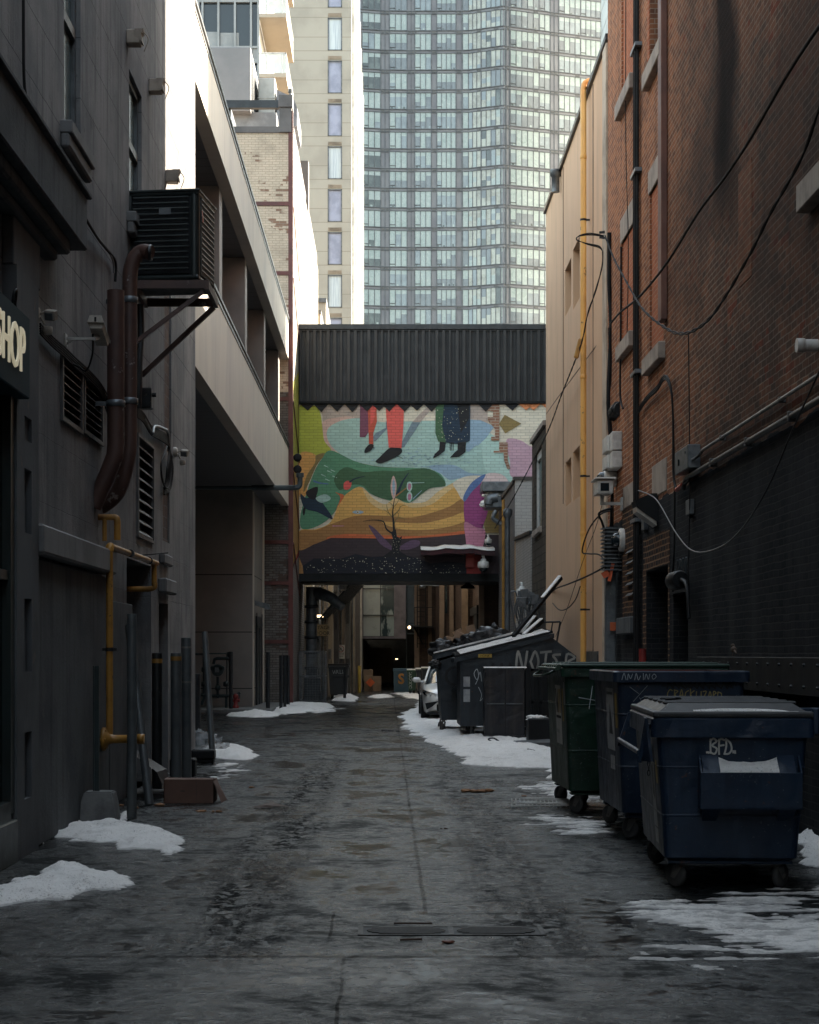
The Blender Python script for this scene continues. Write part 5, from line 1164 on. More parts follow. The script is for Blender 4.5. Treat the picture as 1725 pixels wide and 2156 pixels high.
# twin flood light with motion sensor
def flood(x,y,label,sc=1.0,D=None):
    p=L(x,y,.0) if D is None else P(x,y,D); t=thing('flood_light',label,'lamp',tuple(p))
    f=MB(); f.lathe([(.10*sc,.0),(.10*sc,.05*sc),(.07*sc,.075*sc)],tuple(p),16,0,'x'); f.tube([p+Vector((.07*sc,0,.0)),p+Vector((.14*sc,0,.02*sc))],.018*sc,8); f.build('base',cream_pl,t)
    c=p+Vector((.22*sc,-.02,-.02*sc)); rt_=Matrix.Rotation(R(25),4,'X')@Matrix.Rotation(R(-20),4,'Z')
    f=MB(); f.obox(c,(.15*sc,.10*sc,.13*sc),rt_,0,.012*sc); h=f.build('lamp_head',cream_pl,t)
    f=MB(); f.obox(c+rt_@Vector((0,-.055*sc,-.005)),(.115*sc,.012,.095*sc),rt_,0,.004); f.build('lens',galv,h)
    f=MB(); c2=p+Vector((.17*sc,.05*sc,-.20*sc)); f.tube([p+Vector((.08*sc,0,-.04*sc)),p+Vector((.13*sc,.02,-.13*sc))],.016*sc,8); f.lathe([(.001,.05*sc),(.055*sc,.045*sc),(.06*sc,.0),(.05*sc,-.05*sc),(.001,-.055*sc)],tuple(c2),12); f.build('motion_sensor',cream_pl,t); return t
flood(72,661,'twin flood light with motion sensor at the end of the shop sign',.7)
flood(366,952,'small flood light beside the hanging loop of black cable',.75)
# security camera on bracket
p=L(165,714,.0); t=thing('security_camera','cream box security camera on a wall bracket left of the brown flues','camera',tuple(p))
hd=P(200,684,16.8*1.0)
D0=17.2; p=L(137,714,.0); c=Vector((-2.87,17.50,4.90)); rot=Matrix.Rotation(R(-5),4,'X')@Matrix.Rotation(R(4),4,'Z')
f=MB(); f.box(p.x,p.x+.02,D0-.05,D0+.05,p.z-.07,p.z+.05,0,.005); f.beam((p.x,D0,p.z),(c.x,D0,p.z),.03,.025); f.beam(p+Vector((0,0,-.05)),(p.x+.1,D0,p.z-.005),.02,.02); f.tube([(c.x,D0,p.z),(c.x,D0+.1,p.z+.02),(c.x,D0+.25,c.z-.06)],.02,8); f.build('bracket',white_m,t)
f=MB(); f.prism([rot@Vector(q)+c for q in ((-.06,-.34,-.05),(.06,-.34,-.05),(.072,-.34,.0),(.05,-.34,.06),(-.05,-.34,.06),(-.072,-.34,.0))],(rot@Vector((0,.66,0))),0); f.build('housing',cream_pl,t)
f=MB(); f.prism([rot@Vector(q)+c for q in ((-.08,-.38,.0),(.08,-.38,.0),(.058,-.38,.07),(-.058,-.38,.07))],(rot@Vector((0,.76,0))),0); f.build('sun_hood',cream_pl,t)
f=MB(); q0=rot@Vector((0,-.355,.0))+c+Vector((0,-.03,.03)); f.obox(q0,(.02,.02,.045),rot,0,.004); f.build('latch',black_p,t)
f=MB(); f.tube(smoothline([c+Vector((-.03,-.2,-.05)),c+Vector((-.03,-.22,-.25)),c+Vector((-.10,-.15,-.40)),c+Vector((-.18,-.1,-.36)),Vector((-LW+.03,D0+.2,c.z-.32))],5),.010,6); f.build('cable',rubber,t)
# brown flue pipes
flm=M('rusty_brown_flue',(.080,.040,.030),.55,c2=(.055,.028,.024),sc=2.5,bmp=.15,streak=.5,c3=(.28,.25,.23),sc3=5)
t=thing('flue_pipe','wide rust brown flue pipe nearest the louvres, cut off slanted at the top','pipe',tuple(L(215,1060)))
D1=19.0; f=MB(); A=P(244,612,D1); B=P(244,935,D1)
pts=[A,B]+smoothline([P(242,960,D1),P(226,1000,D1),P(208,1040,D1*1.0),P(196,1068,D1)],4)
f.tube(pts,.092,18); 
f.build('pipe',flm,t)
f=MB()
for y in (850,): 
    q=P(244,y,D1); f.lathe([(.096,-.035),(.105,-.03),(.105,.03),(.096,.035)],tuple(q),18); f.beam(q+Vector((-.1,0,0)),(-LW,D1,q.z),.03,.05)
f.parts('clamp',galv,t)
t=thing('flue_pipe','rust brown flue pipe that elbows toward the condenser unit, paint flaking at its foot','pipe',tuple(L(240,1050)))
D2=19.55; f=MB(); x0=273
pts=smoothline([P(316,532,D2-.05),P(300,530,D2),P(284,543,D2),P(275,570,D2),P(273.5,600,D2)],4)+[P(273,930,D2)]+smoothline([P(272,950,D2),P(262,1000,D2),P(246,1040,D2),P(222,1062,D2),P(205,1070,D2)],4)
f.tube(pts,.083,18); f.build('pipe',flm,t)
f=MB(); q=P(318,532,D2-.05); f.lathe([(.088,-.02),(.088,.012),(.076,.012),(.076,-.01)],tuple(q),18,0,'x'); f.build('mouth',dark_m,t)
f=MB()
for y in (632,845): 
    q=P(273,y,D2); f.lathe([(.087,-.035),(.096,-.03),(.096,.03),(.087,.035)],tuple(q),18); f.beam(q+Vector((-.09,.02,.02)),(-LW,D2+.2,q.z+.02),.03,.05)
f.parts('clamp',galv,t)
# condenser unit on its bracket
ac=thing('condenser_unit','big dark green air conditioning condenser with slotted grilles on a rusty wall bracket','air conditioner',(-2.72,22.0,6.28),R(-7),local=True)
W=.95;H=1.10;Dp=.95
acm=M('dark_green_casing',(.022,.030,.030),.38,.3,c2=(.016,.022,.022),sc=3,coord='obj',bmp=.03)
acs=M('fin_grey',(.085,.10,.10),.35,.4,coord='obj',bmp=0)
f=MB(); f.box(-W/2+.03,W/2-.03,-Dp/2+.03,Dp/2-.03,.03,H-.05,0,.05,3); f.build('coil_core',black_p,ac)
f=MB()
for sx in (-1,1):
    for sy in (-1,1):
        f.tube([(sx*(W/2-.07),sy*(Dp/2-.07),0.02),(sx*(W/2-.07),sy*(Dp/2-.07),H-.04)],.07,12)
f.box(-W/2,W/2,-Dp/2,Dp/2,0,.07,0,.05,3); f.box(-W/2,W/2,-Dp/2,Dp/2,H-.07,H,0,.05,3); f.box(-W/2-.015,W/2+.015,-Dp/2-.015,Dp/2+.015,H-.03,H+.01,0,.012); f.build('casing',acm,ac)
f=MB(); nl=14
for k in range(nl):
    z=.08+(k+.5)*(H-.16)/nl
    for s_ in (-1,1):
        f.box(-W/2+.13,W/2-.13,s_*(Dp/2)-.012,s_*(Dp/2)+.012,z+.022,z+.036); f.box(s_*(W/2)-.012,s_*(W/2)+.012,-Dp/2+.13,Dp/2-.13,z+.022,z+.036)
f.build('grille_slat',acs,ac)
f=MB()
for k in range(60):
    x=-W/2+.1+k*(W-.2)/59; f.box(x-.002,x+.002,-Dp/2-.004,-Dp/2+.03,.08,H-.08)
    f.box(W/2-.03,W/2+.004,x-.002,x+.002,.08,H-.08)
f.build('coil_fins',dark_m,ac)
f=MB(); f.box(-.02,.13,-Dp/2-.016,-Dp/2-.012,H-.30,H-.22); f.build('name_plate',galv,ac)
f=MB(); f.obox((W/2+.014,-Dp/2+.16,H-.30),(.004,.05,.14),Matrix.Rotation(R(20),4,'X'),0); f.build('red_sticker',M('red_sticker',(.4,.06,.06),.4),ac)
wb_=thing('steel_wall_bracket','rust red angle iron bracket with two diagonal struts carrying the condenser','bracket',(-2.7,22,5.6))
f=MB(); 
zb1=6.26
for yy in (21.45,22.55): f.beam((-LW,yy,zb1-.05),(-2.18,yy,zb1-.05),.05,.10)
for xx in (-3.1,-2.2): f.beam((xx,21.42,zb1-.06),(xx,22.6,zb1-.06),.05,.10)
f.build('frame',flm,wb_)
f=MB(); f.beam((-2.25,21.5,zb1-.12),(-LW,21.45,zb1-.12-.70),.05,.05); f.build('strut',flm,wb_)
f=MB(); f.beam((-2.22,22.5,zb1-.12),(-LW,22.6,zb1-.12-.86),.055,.055); f.build('strut',flm,wb_)
# broken stone brackets sticking out of the wall
for k,(x,y,l) in enumerate(((268,80,'square stone stub jutting from the upper left wall, the highest of three'),(315,182,'square stone stub jutting from the left wall above the second window, trailing a wire'),(350,372,'square stone stub just above and right of the condenser unit'))):
    p=L(x,y); f=MB(); f.box(-LW,-LW+.17,p.y-.09,p.y+.09,p.z-.09,p.z+.08,0,.012); f.prism([(-LW+.10,p.y-.10,p.z+.08),(-LW+.21,p.y-.10,p.z+.08),(-LW+.18,p.y-.10,p.z+.02),(-LW+.20,p.y-.10,p.z-.09),(-LW+.16,p.y-.10,p.z-.05)],(0,.16,0))
    f.tube(smoothline([(-LW+.2,p.y-.1,p.z+.05),(-LW+.27,p.y-.1,p.z-.05),(-LW+.22,p.y-.1,p.z-.2)],4),.006,5)
    single(f,'stone_stub',stone,l,'stone stub','stone stubs on the left wall')
# cables on the left wall
def cable(name,pts,r,label,mat_=None,group=None,nn=5,seg=6):
    f=MB(); f.tube(smoothline(pts,nn),r,seg); return single(f,name,mat_ or rubber,label,'cable',group)
LL=lambda x,y,o=.05: L(x,y,o)
cable('wall_cable',[L(50,-120,.04),L(50,80,.04),L(52,180,.04),L(62,237,.06)],.014,'thick black cable coming straight down the upper left wall')
cable('wall_cable',[LL(136,365),LL(150,400),LL(175,450,.08),LL(205,500,.08),LL(225,525,.06),LL(243,550),LL(243,592)],.016,'black cable looping down from the cornice toward the flue pipes')
cable('wall_cable',[LL(140,392),LL(160,425),LL(190,478),LL(222,520),LL(238,548),LL(240,575)],.012,'grey conduit hugging the wall under the black cornice cable',galv)
f=MB(); rc=random.Random(4)
for k in range(5):
    o=.02+.012*k; dz=k*5-8
    f.tube(smoothline([L(85,690+dz,.04),L(112,718+dz,.05),L(135,738+dz,.05),L(160,762+dz,.04),L(190,790+dz,.05),L(212,815+dz,.04),L(228,850+dz*2,.04)],5),.010,6)
single(f,'cable_bundle',rubber,'sagging bundle of black cables running over the twin louvres','cables')
f=MB()
f.tube(smoothline([L(296,640,.08),L(297,700,.08),L(294,760,.08),L(293,815,.08),L(292,860,.07)],4),.04,8)
single(f,'lagged_pipe',M('black_lagging',(.018,.019,.02),.6,bmp=.6,bsc=40,coord='obj'),'black wrapped pipe running down beside the brown flues','pipe')
p=L(308,838,.06); f=MB(); f.box(-LW,-LW+.14,p.y-.1,p.y+.1,p.z-.14,p.z+.12,0,.012); f.lathe([(.03,0),(.03,.05)],(-LW+.14,p.y,p.z+.04),8,0,'x')
single(f,'junction_box',dark_m,'small dark junction box just right of the brown flues','box')
f=MB()
for k in range(7):
    dz=(k-3)*3
    f.tube(smoothline([L(288,868+dz,.05),L(303,880+dz,.06),L(318,905+dz,.07),L(335,915+dz,.06),L(350,925+dz,.06),L(357,945,.07),L(352+k*2,985,.08),L(350+k*1.5,1020+dz,.07),L(346,1032+dz,.05)],4),.013,6)
f.tube(smoothline([L(352,940,.08),L(340,975,.1),L(342,1010,.09),L(352,1028,.08),L(360,1000,.09),L(362,960,.08)],5),.014,6)
single(f,'cable_bundle',rubber,'tangled black cable bundle hanging in a long loop near the end of the left wall','cables')
cable('wall_conduit',[L(304,880,.06),L(318,908,.08),L(322,912,.1),L(326,898,.08),L(345,903,.06),L(354,912,.06),L(356,950,.06)],.022,'bent grey conduit elbow above the hanging cable loop',galv)
# yellow gas pipes
yel=M('yellow_gas_paint',(.42,.205,.035),.45,c2=(.28,.135,.03),sc=4,c3=(.12,.07,.03),sc3=14,streak=.3)
t=thing('gas_pipe','tall yellow gas pipe rising from the flanged valve and turning along the left wall','gas pipe',tuple(L(232,1560)))
D3=19.05; a=P(231,1548,D3); zt3=P(231,1150,D3).z
f=MB(); f.tube([a,(a.x,a.y,zt3-.06)],.038,12); f.tube(smoothline([(a.x,a.y,zt3-.06),(a.x,a.y+.01,zt3-.015),(a.x,a.y+.06,zt3)],4),.046,12); f.tube([(a.x,a.y+.05,zt3),(-2.98,22.7,zt3)],.036,12); f.build('pipe',yel,t)
f=MB(); e=Vector((-2.98,22.45,zt3)); f.tube([e,e+Vector((0,0,-.25))],.034,10); f.tube(smoothline([e+Vector((0,0,-.25)),e+Vector((0,0,-.32)),e+Vector((-.08,0,-.34))],4)+[e+Vector((-.7,0,-.34))],.036,10); f.build('branch',yel,t)
f=MB(); 
for z in (1.75,): f.lathe([(.046,-.02),(.046,.02)],(a.x,a.y,z),12)
f.beam((-LW,a.y,1.75),(a.x+.08,a.y,1.75),.015,.03)
for yy in (20.4,22.0): f.lathe([(.045,-.02),(.045,.02)],(-2.98,yy,zt3),12,0,'y')
f.beam((-LW,22.0,zt3+.06),(-2.75,22.05,zt3+.10),.012,.012); f.parts('strap',dark_m,t)
t=thing('gas_pipe','short yellow gas pipe stub bending down just below the brown flues','gas pipe',tuple(L(230,1110)))
q=P(198,1089,19.2); f=MB(); f.tube([(-LW-.02,19.2,q.z),(-3.0,19.2,q.z)],.034,10); f.tube(smoothline([(-3.0,19.2,q.z),(-2.96,19.2,q.z-.01),(-2.95,19.2,q.z-.06)],4)+[(-2.95,19.2,q.z-.25)],.037,10); f.tube([(-3.09,19.2,q.z-.02),(-3.09,19.2,q.z-.26)],.026,8); f.build('pipe',yel,t)
t=thing('pipe_flange','yellow flanged pipe joint low on the wall behind the sign post','pipe',tuple(P(215,1552,19)))
q=P(222,1556,19.0)+Vector((.14,0,0)); f=MB(); f.lathe([(.03,-.12),(.13,-.12),(.13,-.09),(.06,-.05),(.045,.0),(.045,.26),(.055,.26),(.055,.33),(.04,.33)],(q.x-.05,q.y,q.z),18,0,'x'); f.build('body',yel,t)
f=MB()
for k in range(6): an=k*math.pi/3; f.lathe([(.014,-.02),(.014,.05)],(q.x-.17,q.y+.105*math.cos(an),q.z+.105*math.sin(an)),6,0,'x')
f.build('bolt',yel,t)
# conduit elbow under the garage deck
f=MB(); D5=50; a=P(406,1027,44); f.tube([P(530,1027,D5),P(622,1027,D5)]+smoothline([P(622,1027,D5),P(630,1024,D5),P(632,1015,D5)],4)+[P(632,1003,D5)],.075,12); f.lathe([(.11,0),(.11,.12)],tuple(P(632,1005,D5)),12); f.tube([P(530,1027,D5),P(530,1027,D5)+Vector((-3,0,0))],.05,8)
single(f,'vent_pipe',M('blue_grey_pipe',(.085,.11,.12),.5,.3,coord='obj'),'blue grey pipe leaving the garage soffit and turning up before the mural','pipe')
# lamp over garage door, small dome, alley lamps on the brick corner
p=P(541,1273,52.6); f=MB(); f.prism([(-3.96,p.y-.25,p.z+.12),(-3.55,p.y-.25,p.z+.02),(-3.5,p.y-.25,p.z-.14),(-3.6,p.y-.25,p.z-.14),(-3.96,p.y-.25,p.z-.02)],(0,.5,0)); single(f,'wall_pack_light',galv,'hooded grey wall light above the garage side door','lamp')
p=P(625,972,57.6); 
for k,(dz,l) in enumerate(((0.1,'upper black spot light on the brick corner left of the mural'),(-.28,'lower black spot light on the brick corner left of the mural'))):
    f=MB(); c=Vector((-2.93,57.4,p.z+dz)); f.lathe([(.05,.10),(.12,.05),(.14,-.08),(.12,-.10),(.001,-.08)],tuple(c),12,0,'y'); f.tube([c,(-3.08,57.5,c.z+.05)],.03,6); single(f,'spot_light',black_p,l,'lamp','spot lights on the brick corner')
# ================================================================ bollards, poles and clutter, left side
def bollard(x,ybase,ytop,d,label,mat_,lean=(0,0),D=None,tape=None,name='bollard',cat='bollard',group=None,seg=18,ring=None,yb2=None):
    g0=G(x,ybase); D=D or g0.y; X=(x-HX)*D/F; ht=EYE-(ytop-HY)*D/F
    r=d/2*D/F; t=thing(name,label,cat,(X,D,0),group=group)
    top=Vector((X+lean[0],D+lean[1],ht)); a=Vector((X,D,0))
    f=MB(); f.tube([a,a.lerp(top,.5),a.lerp(top,.985),top],[r,r,r,r*.96],seg); f.build('post',mat_,t)
    f=MB(); f.lathe([(r*.86,0),(.001,.004)],tuple(top+Vector((0,0,.0012))),seg); f.build('cap',dark_m,t)
    for (y0,y1,c) in (tape or []):
        k0=(EYE-(y0-HY)*D/F)/ht; k1=(EYE-(y1-HY)*D/F)/ht; f=MB(); f.tube([a.lerp(top,k1),a.lerp(top,k0)],r*1.03,seg,cap=False); f.build('tape_band',c,t)
    return t
bpm=M('grey_blue_bollard_steel',(.105,.115,.118),.42,.3,c2=(.07,.078,.082),sc=3,coord='obj',c3=(.12,.13,.13),sc3=11)
bbk=M('black_bollard_paint',(.010,.011,.012),.4,sc=4,coord='obj',c3=(.05,.045,.04),sc3=14)
tapem=M('faded_orange_tape',(.34,.17,.035),.5,coord='obj'); tape2=M('grey_tape',(.20,.19,.17),.5,coord='obj')
GP='steel posts clustered by the left wall'
bollard(278,1722,1293,21,'tallest upright blue grey pipe post, nearest the concrete block',bpm,D=18.2,group=GP)
bollard(315,1692,1315,19,'scuffed pipe leaning back toward the wall behind the tallest post',bpm,lean=(-.30,.5),D=19.8,group=GP,name='leaning_pipe',cat='pipe')
bollard(331,1640,1375,22,'black bollard with orange tape band near its top',bbk,D=21.8,tape=[(1387,1396,tapem)],group=GP)
bollard(371,1640,1375,23,'blue grey bollard with torn orange tape band behind the cardboard box',bpm,D=22.6,tape=[(1382,1391,tapem)],group=GP)
bollard(392.5,1640,1343,22,'tall grey bollard with two pale tape rings beside the torn orange tape one',bpm,D=23.4,tape=[(1361,1365,tape2),(1434,1438,tape2)],group=GP)
bollard(414,1580,1419,17,'short stout dark bollard behind the clear plastic bag',dark_m,D=31,group=GP)
bollard(448,1597,1330,13,'thin pipe leaning left at the edge of the snow patch past the wall corner',bpm,lean=(-.17,.4),D=28.6,group=GP,name='leaning_pipe',cat='pipe')
GQ='slim bollards by the garage door'
bollard(486.5,1500,1372,8.5,'dark bollard guarding the right end of the gas meter pipework',dark_m,D=50.2,group=GQ)
bollard(564.5,1499,1373,8.5,'lone dark bollard in front of the garage side door',dark_m,D=50.6,group=GQ)
bollard(592,1502,1380,7.5,'leftmost of the three close bollards before the brick corner',dark_m,D=51,group=GQ)
bollard(600,1500,1380,7,'middle of the three close bollards before the brick corner',dark_m,D=52.6,group=GQ)
bollard(607,1498,1380,7,'rightmost of the three close bollards before the brick corner',dark_m,D=54.2,group=GQ)
bollard(729-3,1459,1404,6,'slim dark bollard between the wire cage and the dark dumpster',dark_m,D=64,group=GQ)
# sign post in concrete block
t=thing('concrete_block_post','square steel post set in a chipped tapering concrete block on snow','post',(-2.94,17.9,0))
f=MB(); x0,x1=P(165,0,17.75).x,P(248,0,17.75).x
vs=[(x0-.02,17.65,-.01),(x1+.03,17.65,-.01),(x1+.0,18.05,-.01),(x0,18.05,-.01),(x0+.06,17.72,.31),(x1-.05,17.72,.31),(x1-.05,17.98,.31),(x0+.06,17.98,.31)]
bm=bmesh.new(); bv=[bm.verts.new(v) for v in vs]
for q in ((0,3,2,1),(4,5,6,7),(0,1,5,4),(1,2,6,5),(2,3,7,6),(3,0,4,7)): bm.faces.new([bv[i] for i in q])
bmesh.ops.bevel(bm,geom=list(bm.edges),offset=.015,segments=2,affect='EDGES'); bmesh.ops.subdivide_edges(bm,edges=[e for e in bm.edges if e.calc_length()>.1],cuts=6,use_grid_fill=True)
for v in bm.verts: v.co+=Vector((1,1,.5))*(.008*noise.noise(v.co*9))
f.frombm(bm,0); f.build('block',concrete,t)
f=MB(); xp=P(204,0,17.85).x; f.box(xp-.03,xp+.03,17.83,17.87,.3,1.58,0,.004); f.box(xp-.03,xp-.02,17.8,17.83,.3,1.58); f.box(xp+.02,xp+.03,17.8,17.83,.3,1.58)
f.build('channel_post',M('green_channel_steel',(.035,.05,.052),.5,.3,coord='obj',c3=(.1,.1,.1)),t)
# cardboard box and neighbours
card=M('brown_cardboard',(.145,.080,.058),.85,c2=(.12,.067,.05),sc=2,coord='obj',bmp=.08)
t=thing('cardboard_box','open brown cardboard box lying on its side in front of the bollards','box',(-2.2,19.7,0))
D6=20.0; a=P(345,0,D6).x;b_=P(449,0,D6).x; zt6=EYE-(1641-HY)*D6/F
f=MB(); f.box(a,b_,D6,D6+.01,0.0,zt6,0,.002); f.box(a,a+.01,D6,D6+.5,0,zt6-.02); f.box(a,b_,D6+.49,D6+.5,0,zt6-.02); f.box(a,b_,D6+.012,D6+.48,.0,.012); f.box(b_-.01,b_,D6+.012,D6+.48,.01,zt6-.03); f.build('carton',card,t)
f=MB(); f.add([(b_,D6,zt6-.02),(b_,D6+.45,zt6-.03),(b_+.12,D6+.42,.01),(b_+.09,D6+.05,.0)],[(0,1,2,3)]); f.add([(a,D6+.01,zt6),(b_,D6+.01,zt6),(b_-.02,D6+.16,zt6+.005),(a+.02,D6+.16,zt6+.01)],[(0,1,2,3)]); f.build('flap',card,t)
f=MB(); text_mb(f,'BOX',.0001,lambda u,v,e:Vector((a,D6,0)),0) if 0 else None
f=MB(); f.box(a+(b_-a)*.66,a+(b_-a)*.664,D6-.0015,D6,0.005,zt6-.005); f.box(a+.19,a+.24,D6-.0012,D6,zt6*.5,zt6*.53); f.build('crease',dark_m,t)
f=MB(); D7=20.9; xs=P(243,0,D7).x; xe=P(345,0,D7).x
f.add([(xs,D7+.5,.0),(xs+.02,D7,.02),(xs+.06,D7+.05,.62),(xs+.05,D7+.6,.60),(xs+.5,D7-.05,.30),(xs+.55,D7+.5,.30),(xe+.05,D7-.1,.03),(xe+.05,D7+.4,.02)],[(0,1,2,3),(2,3,5,4),(4,5,7,6)])
f.add([(xs+.10,D7-.1,.0),(xe,D7-.15,.0),(xe,D7+.6,.0),(xs+.1,D7+.6,.0),(xs+.10,D7-.1,.05),(xe,D7-.15,.05),(xe,D7+.6,.05),(xs+.1,D7+.6,.05)],[(4,5,6,7),(0,1,5,4)])
single(f,'flattened_carton',M('dark_wet_carton',(.022,.018,.017),.6,coord='obj'),'dark wet carton collapsed against the wall behind the tallest post','box')
f=MB(); p=G(372,1655); f.box(p.x-.30,p.x+.05,24.3,24.6,0,.25,0,.02); single(f,'dark_crate',black_p,'small black crate wedged between the bollards and the wall','crate')
f=MB(); p=G(419,1606); f.box(p.x-.12,p.x+.24,p.y,p.y+.3,.05,.2,0,.02); f.box(p.x-.1,p.x+.22,p.y+.02,p.y+.28,0,.05,0,.01); single(f,'black_tray',black_p,'black plastic tray beside the clear plastic bag','tray')
bagm,nt,b=newmat('clear_plastic'); b.inputs['Base Color'].default_value=(.45,.48,.5,1); b.inputs['Roughness'].default_value=.12; b.inputs['Alpha'].default_value=.42; bump(nt,b,noi(nt,pos(nt,'obj'),14,4,.7,1.0),1.0,.05)
p=G(440,1590); f=MB(); f.blob((p.x-.05,p.y+.3,.14),.24,0,4,.30,3.2,1,(1.2,1,.75)); f.blob((p.x-.2,p.y+.4,.24),.15,0,3,.3,3,2,(1,1,1.1)); single(f,'plastic_bag',bagm,'crumpled clear plastic bag on snow beside the leaning thin pipe','bag')
# gas meters
gmm=M('dark_teal_meter_paint',(.028,.042,.045),.45,.3,coord='obj',c3=(.07,.08,.08))
t=thing('gas_meter_set','dark teal gas meter and valve pipework on the concrete pad','gas meter',tuple(P(470,1500,51)))
D8=51.0; Q=lambda x,y,d=0: P(x,y,D8+d)
f=MB()
for pts,r in (([(406,1377),(432,1377)],.04),([(432,1376),(476,1376),(478,1379),(478,1500)],.022),([(430,1376),(430,1470),(424,1484)],.045),([(450,1398),(452,1388),(458,1386),(478,1386),(484,1388),(486,1396)],.05),([(459,1425),(459,1455),(459,1470)],.045),([(424,1462),(440,1465),(480,1465),(500,1462)],.05),([(476,1465),(476,1500)],.03),([(500,1462),(506,1458)],.045)):
    f.tube([Q(a_,b2) for a_,b2 in pts],r,8)
for a_,b2 in ((430,1410),(430,1440),(459,1448),(476,1440),(500,1466),(484,1378)): f.lathe([(.03,-.08),(.085,-.06),(.085,.06),(.03,.08)],tuple(Q(a_,b2)),10)
f.tube([Q(424,1364),Q(436,1367)],.015,6); f.build('pipework',gmm,t)
f=MB(); c=Q(459,1411); f.lathe([(.16,-.15),(.18,-.12),(.18,.10),(.15,.15)],(c.x,c.y,c.z),14,0,'y'); f.box(c.x-.2,c.x+.2,c.y-.15,c.y+.15,c.z-.02,c.z+.12,0,.03); m_=f.build('meter',gmm,t)
f=MB(); f.box(c.x-.07,c.x+.05,c.y-.165,c.y-.155,c.z-.06,c.z+.08); f.build('dial',galv,m_)
t=thing('fire_hydrant','red fire connection stub at the foot of the gas meter bollard','hydrant',tuple(P(496,1500,50.8)))
f=MB(); c=P(496.5,1500,50.8); f.lathe([(.09,0.14),(.09,.2),(.06,.22),(.06,.42),(.08,.44),(.08,.5),(.04,.55),(.001,.56)],(c.x,c.y,0),12); f.lathe([(.05,-.12),(.05,.12)],(c.x,c.y,.36),10,0,'x'); f.build('body',M('hydrant_red',(.20,.018,.018),.5,coord='obj'),t)
# ================================================================ RIGHT wall things
t=thing('electrical_box','grey electrical cabinet where the upper conduit ends on the brick wall','box',tuple(RR(1460,993)))
D9=22.1; f=MB(); f.box(RW-.14,RW,21.55,22.65,4.0,4.27,0,.008)
f=MB(); p=RR(1460,972); f.box(RW-.16,RW,p.y-.52,p.y+.45,3.99,4.28,0,.008); f.build('cabinet',galv,t)
f=MB(); f.lathe([(.018,0),(.018,-.006)],(RW-.16,p.y-.35,4.2),10,0,'x'); f.box(RW-.175,RW-.16,p.y+.1,p.y+.14,4.08,4.16,0,.003); f.build('latch',black_p,t)
def conduit(name,pts,r,label,mt=galv,straps=()):
    t=thing(name,label,'conduit',tuple(pts[0])); f=MB(); f.tube(pts,r,10); f.build('pipe',mt,t)
    f=MB()
    for y in straps: 
        z=pts[-1].z+(pts[0].z-pts[-1].z)*0+0
        zz=np_interp(pts,y); f.box(RW-r*2-.03,RW,y-.03,y+.03,zz-r*1.5,zz+r*1.5,0,.005)
    if straps: f.parts('strap',mt,t)
    return t
def np_interp(pts,y):
    for a,b_ in zip(pts,pts[1:]):
        if min(a.y,b_.y)<=y<=max(a.y,b_.y): return a.z+(b_.z-a.z)*((y-a.y)/(b_.y-a.y+1e-9))
    return pts[-1].z
dgc=M('dull_conduit',(.10,.10,.10),.5,.4,c2=(.06,.06,.06),sc=5)
conduit('wall_conduit',[Vector((RW-.05,5,4.16)),Vector((RW-.05,21.2,4.16))]+smoothline([Vector((RW-.05,21.2,4.16)),Vector((RW-.05,21.5,4.12)),Vector((RW-.12,21.55,4.08))],4),.020,'thin upper conduit running along the top edge of the black paint',dgc,(8,11,14,17,20))
conduit('wall_conduit',[Vector((RW-.06,5,3.93)),Vector((RW-.06,22.0,3.93))]+smoothline([Vector((RW-.06,22.0,3.93)),Vector((RW-.06,22.3,3.92)),Vector((RW-.08,22.4,3.8))],4),.032,'thick lower conduit running across the black painted brick',dgc,(7,9.5,12,14.5,16.5,18.5,20.5))
f=MB(); f.tube([Vector((RW-.08,22.9,3.84)),Vector((RW-.08,22.45,3.86))],.03,8); single(f,'red_sleeve',M('red_plastic',(.45,.04,.03),.4),'red plastic sleeve at the end of the thick conduit','sleeve')
# wall pack light
t=thing('wall_pack_light','black wedge shaped wall light with clear lens over the bricked doorway','lamp',tuple(RR(1372,1090)))
p=RR(1383,1070); f=MB(); z0=p.z-.16; y0=p.y
f.prism([(RW,y0-.15,z0-.05),(RW-.30,y0-.15,z0+.16),(RW-.33,y0-.15,z0+.26),(RW-.1,y0-.15,z0+.36),(RW,y0-.15,z0+.36)],(0,.42,0)); f.build('housing',black_p,t)
f=MB(); f.prism([(RW-.02,y0-.13,z0-.10),(RW-.30,y0-.13,z0+.10),(RW-.31,y0-.13,z0+.17),(RW-.02,y0-.13,z0-.03)],(0,.38,0)); f.build('lens',cream_pl,t)
for (x,y,s_,l) in ((1363,1104,.17,'little grey box below the black wedge wall light'),(1459,1068,.19,'little grey box below the red pipe sleeve'),):
    p=RR(x,y); f=MB(); f.box(RW-.07,RW,p.y-.13,p.y+.13,p.z-s_/2,p.z+s_/2,0,.008); f.lathe([(.02,-.04),(.02,0)],(RW-.035,p.y,p.z-s_/2),8); single(f,'switch_box',galv,l,'box','small switch boxes on the right wall')
# white boxes at the wall corner
for (y0,y1,l,off) in ((925,963,'upper cream utility box at the corner of the brick wall',.28),(965,998,'lower cream utility box at the corner of the brick wall',.24)):
    D=29.9; s_=D/F; f=MB(); z1=EYE-(y0-HY)*s_; z0=EYE-(y1-HY)*s_; f.box(RW-.17,RW,28.8,29.7,z0,z1,0,.012); f.box(RW-.22,RW-.17,29.1,29.7,z0+.02,z1-.03,0,.01)
    single(f,'utility_box',white_m,l,'box','utility boxes at the brick corner')
def pix(x,y,D): return P(x,y,D)
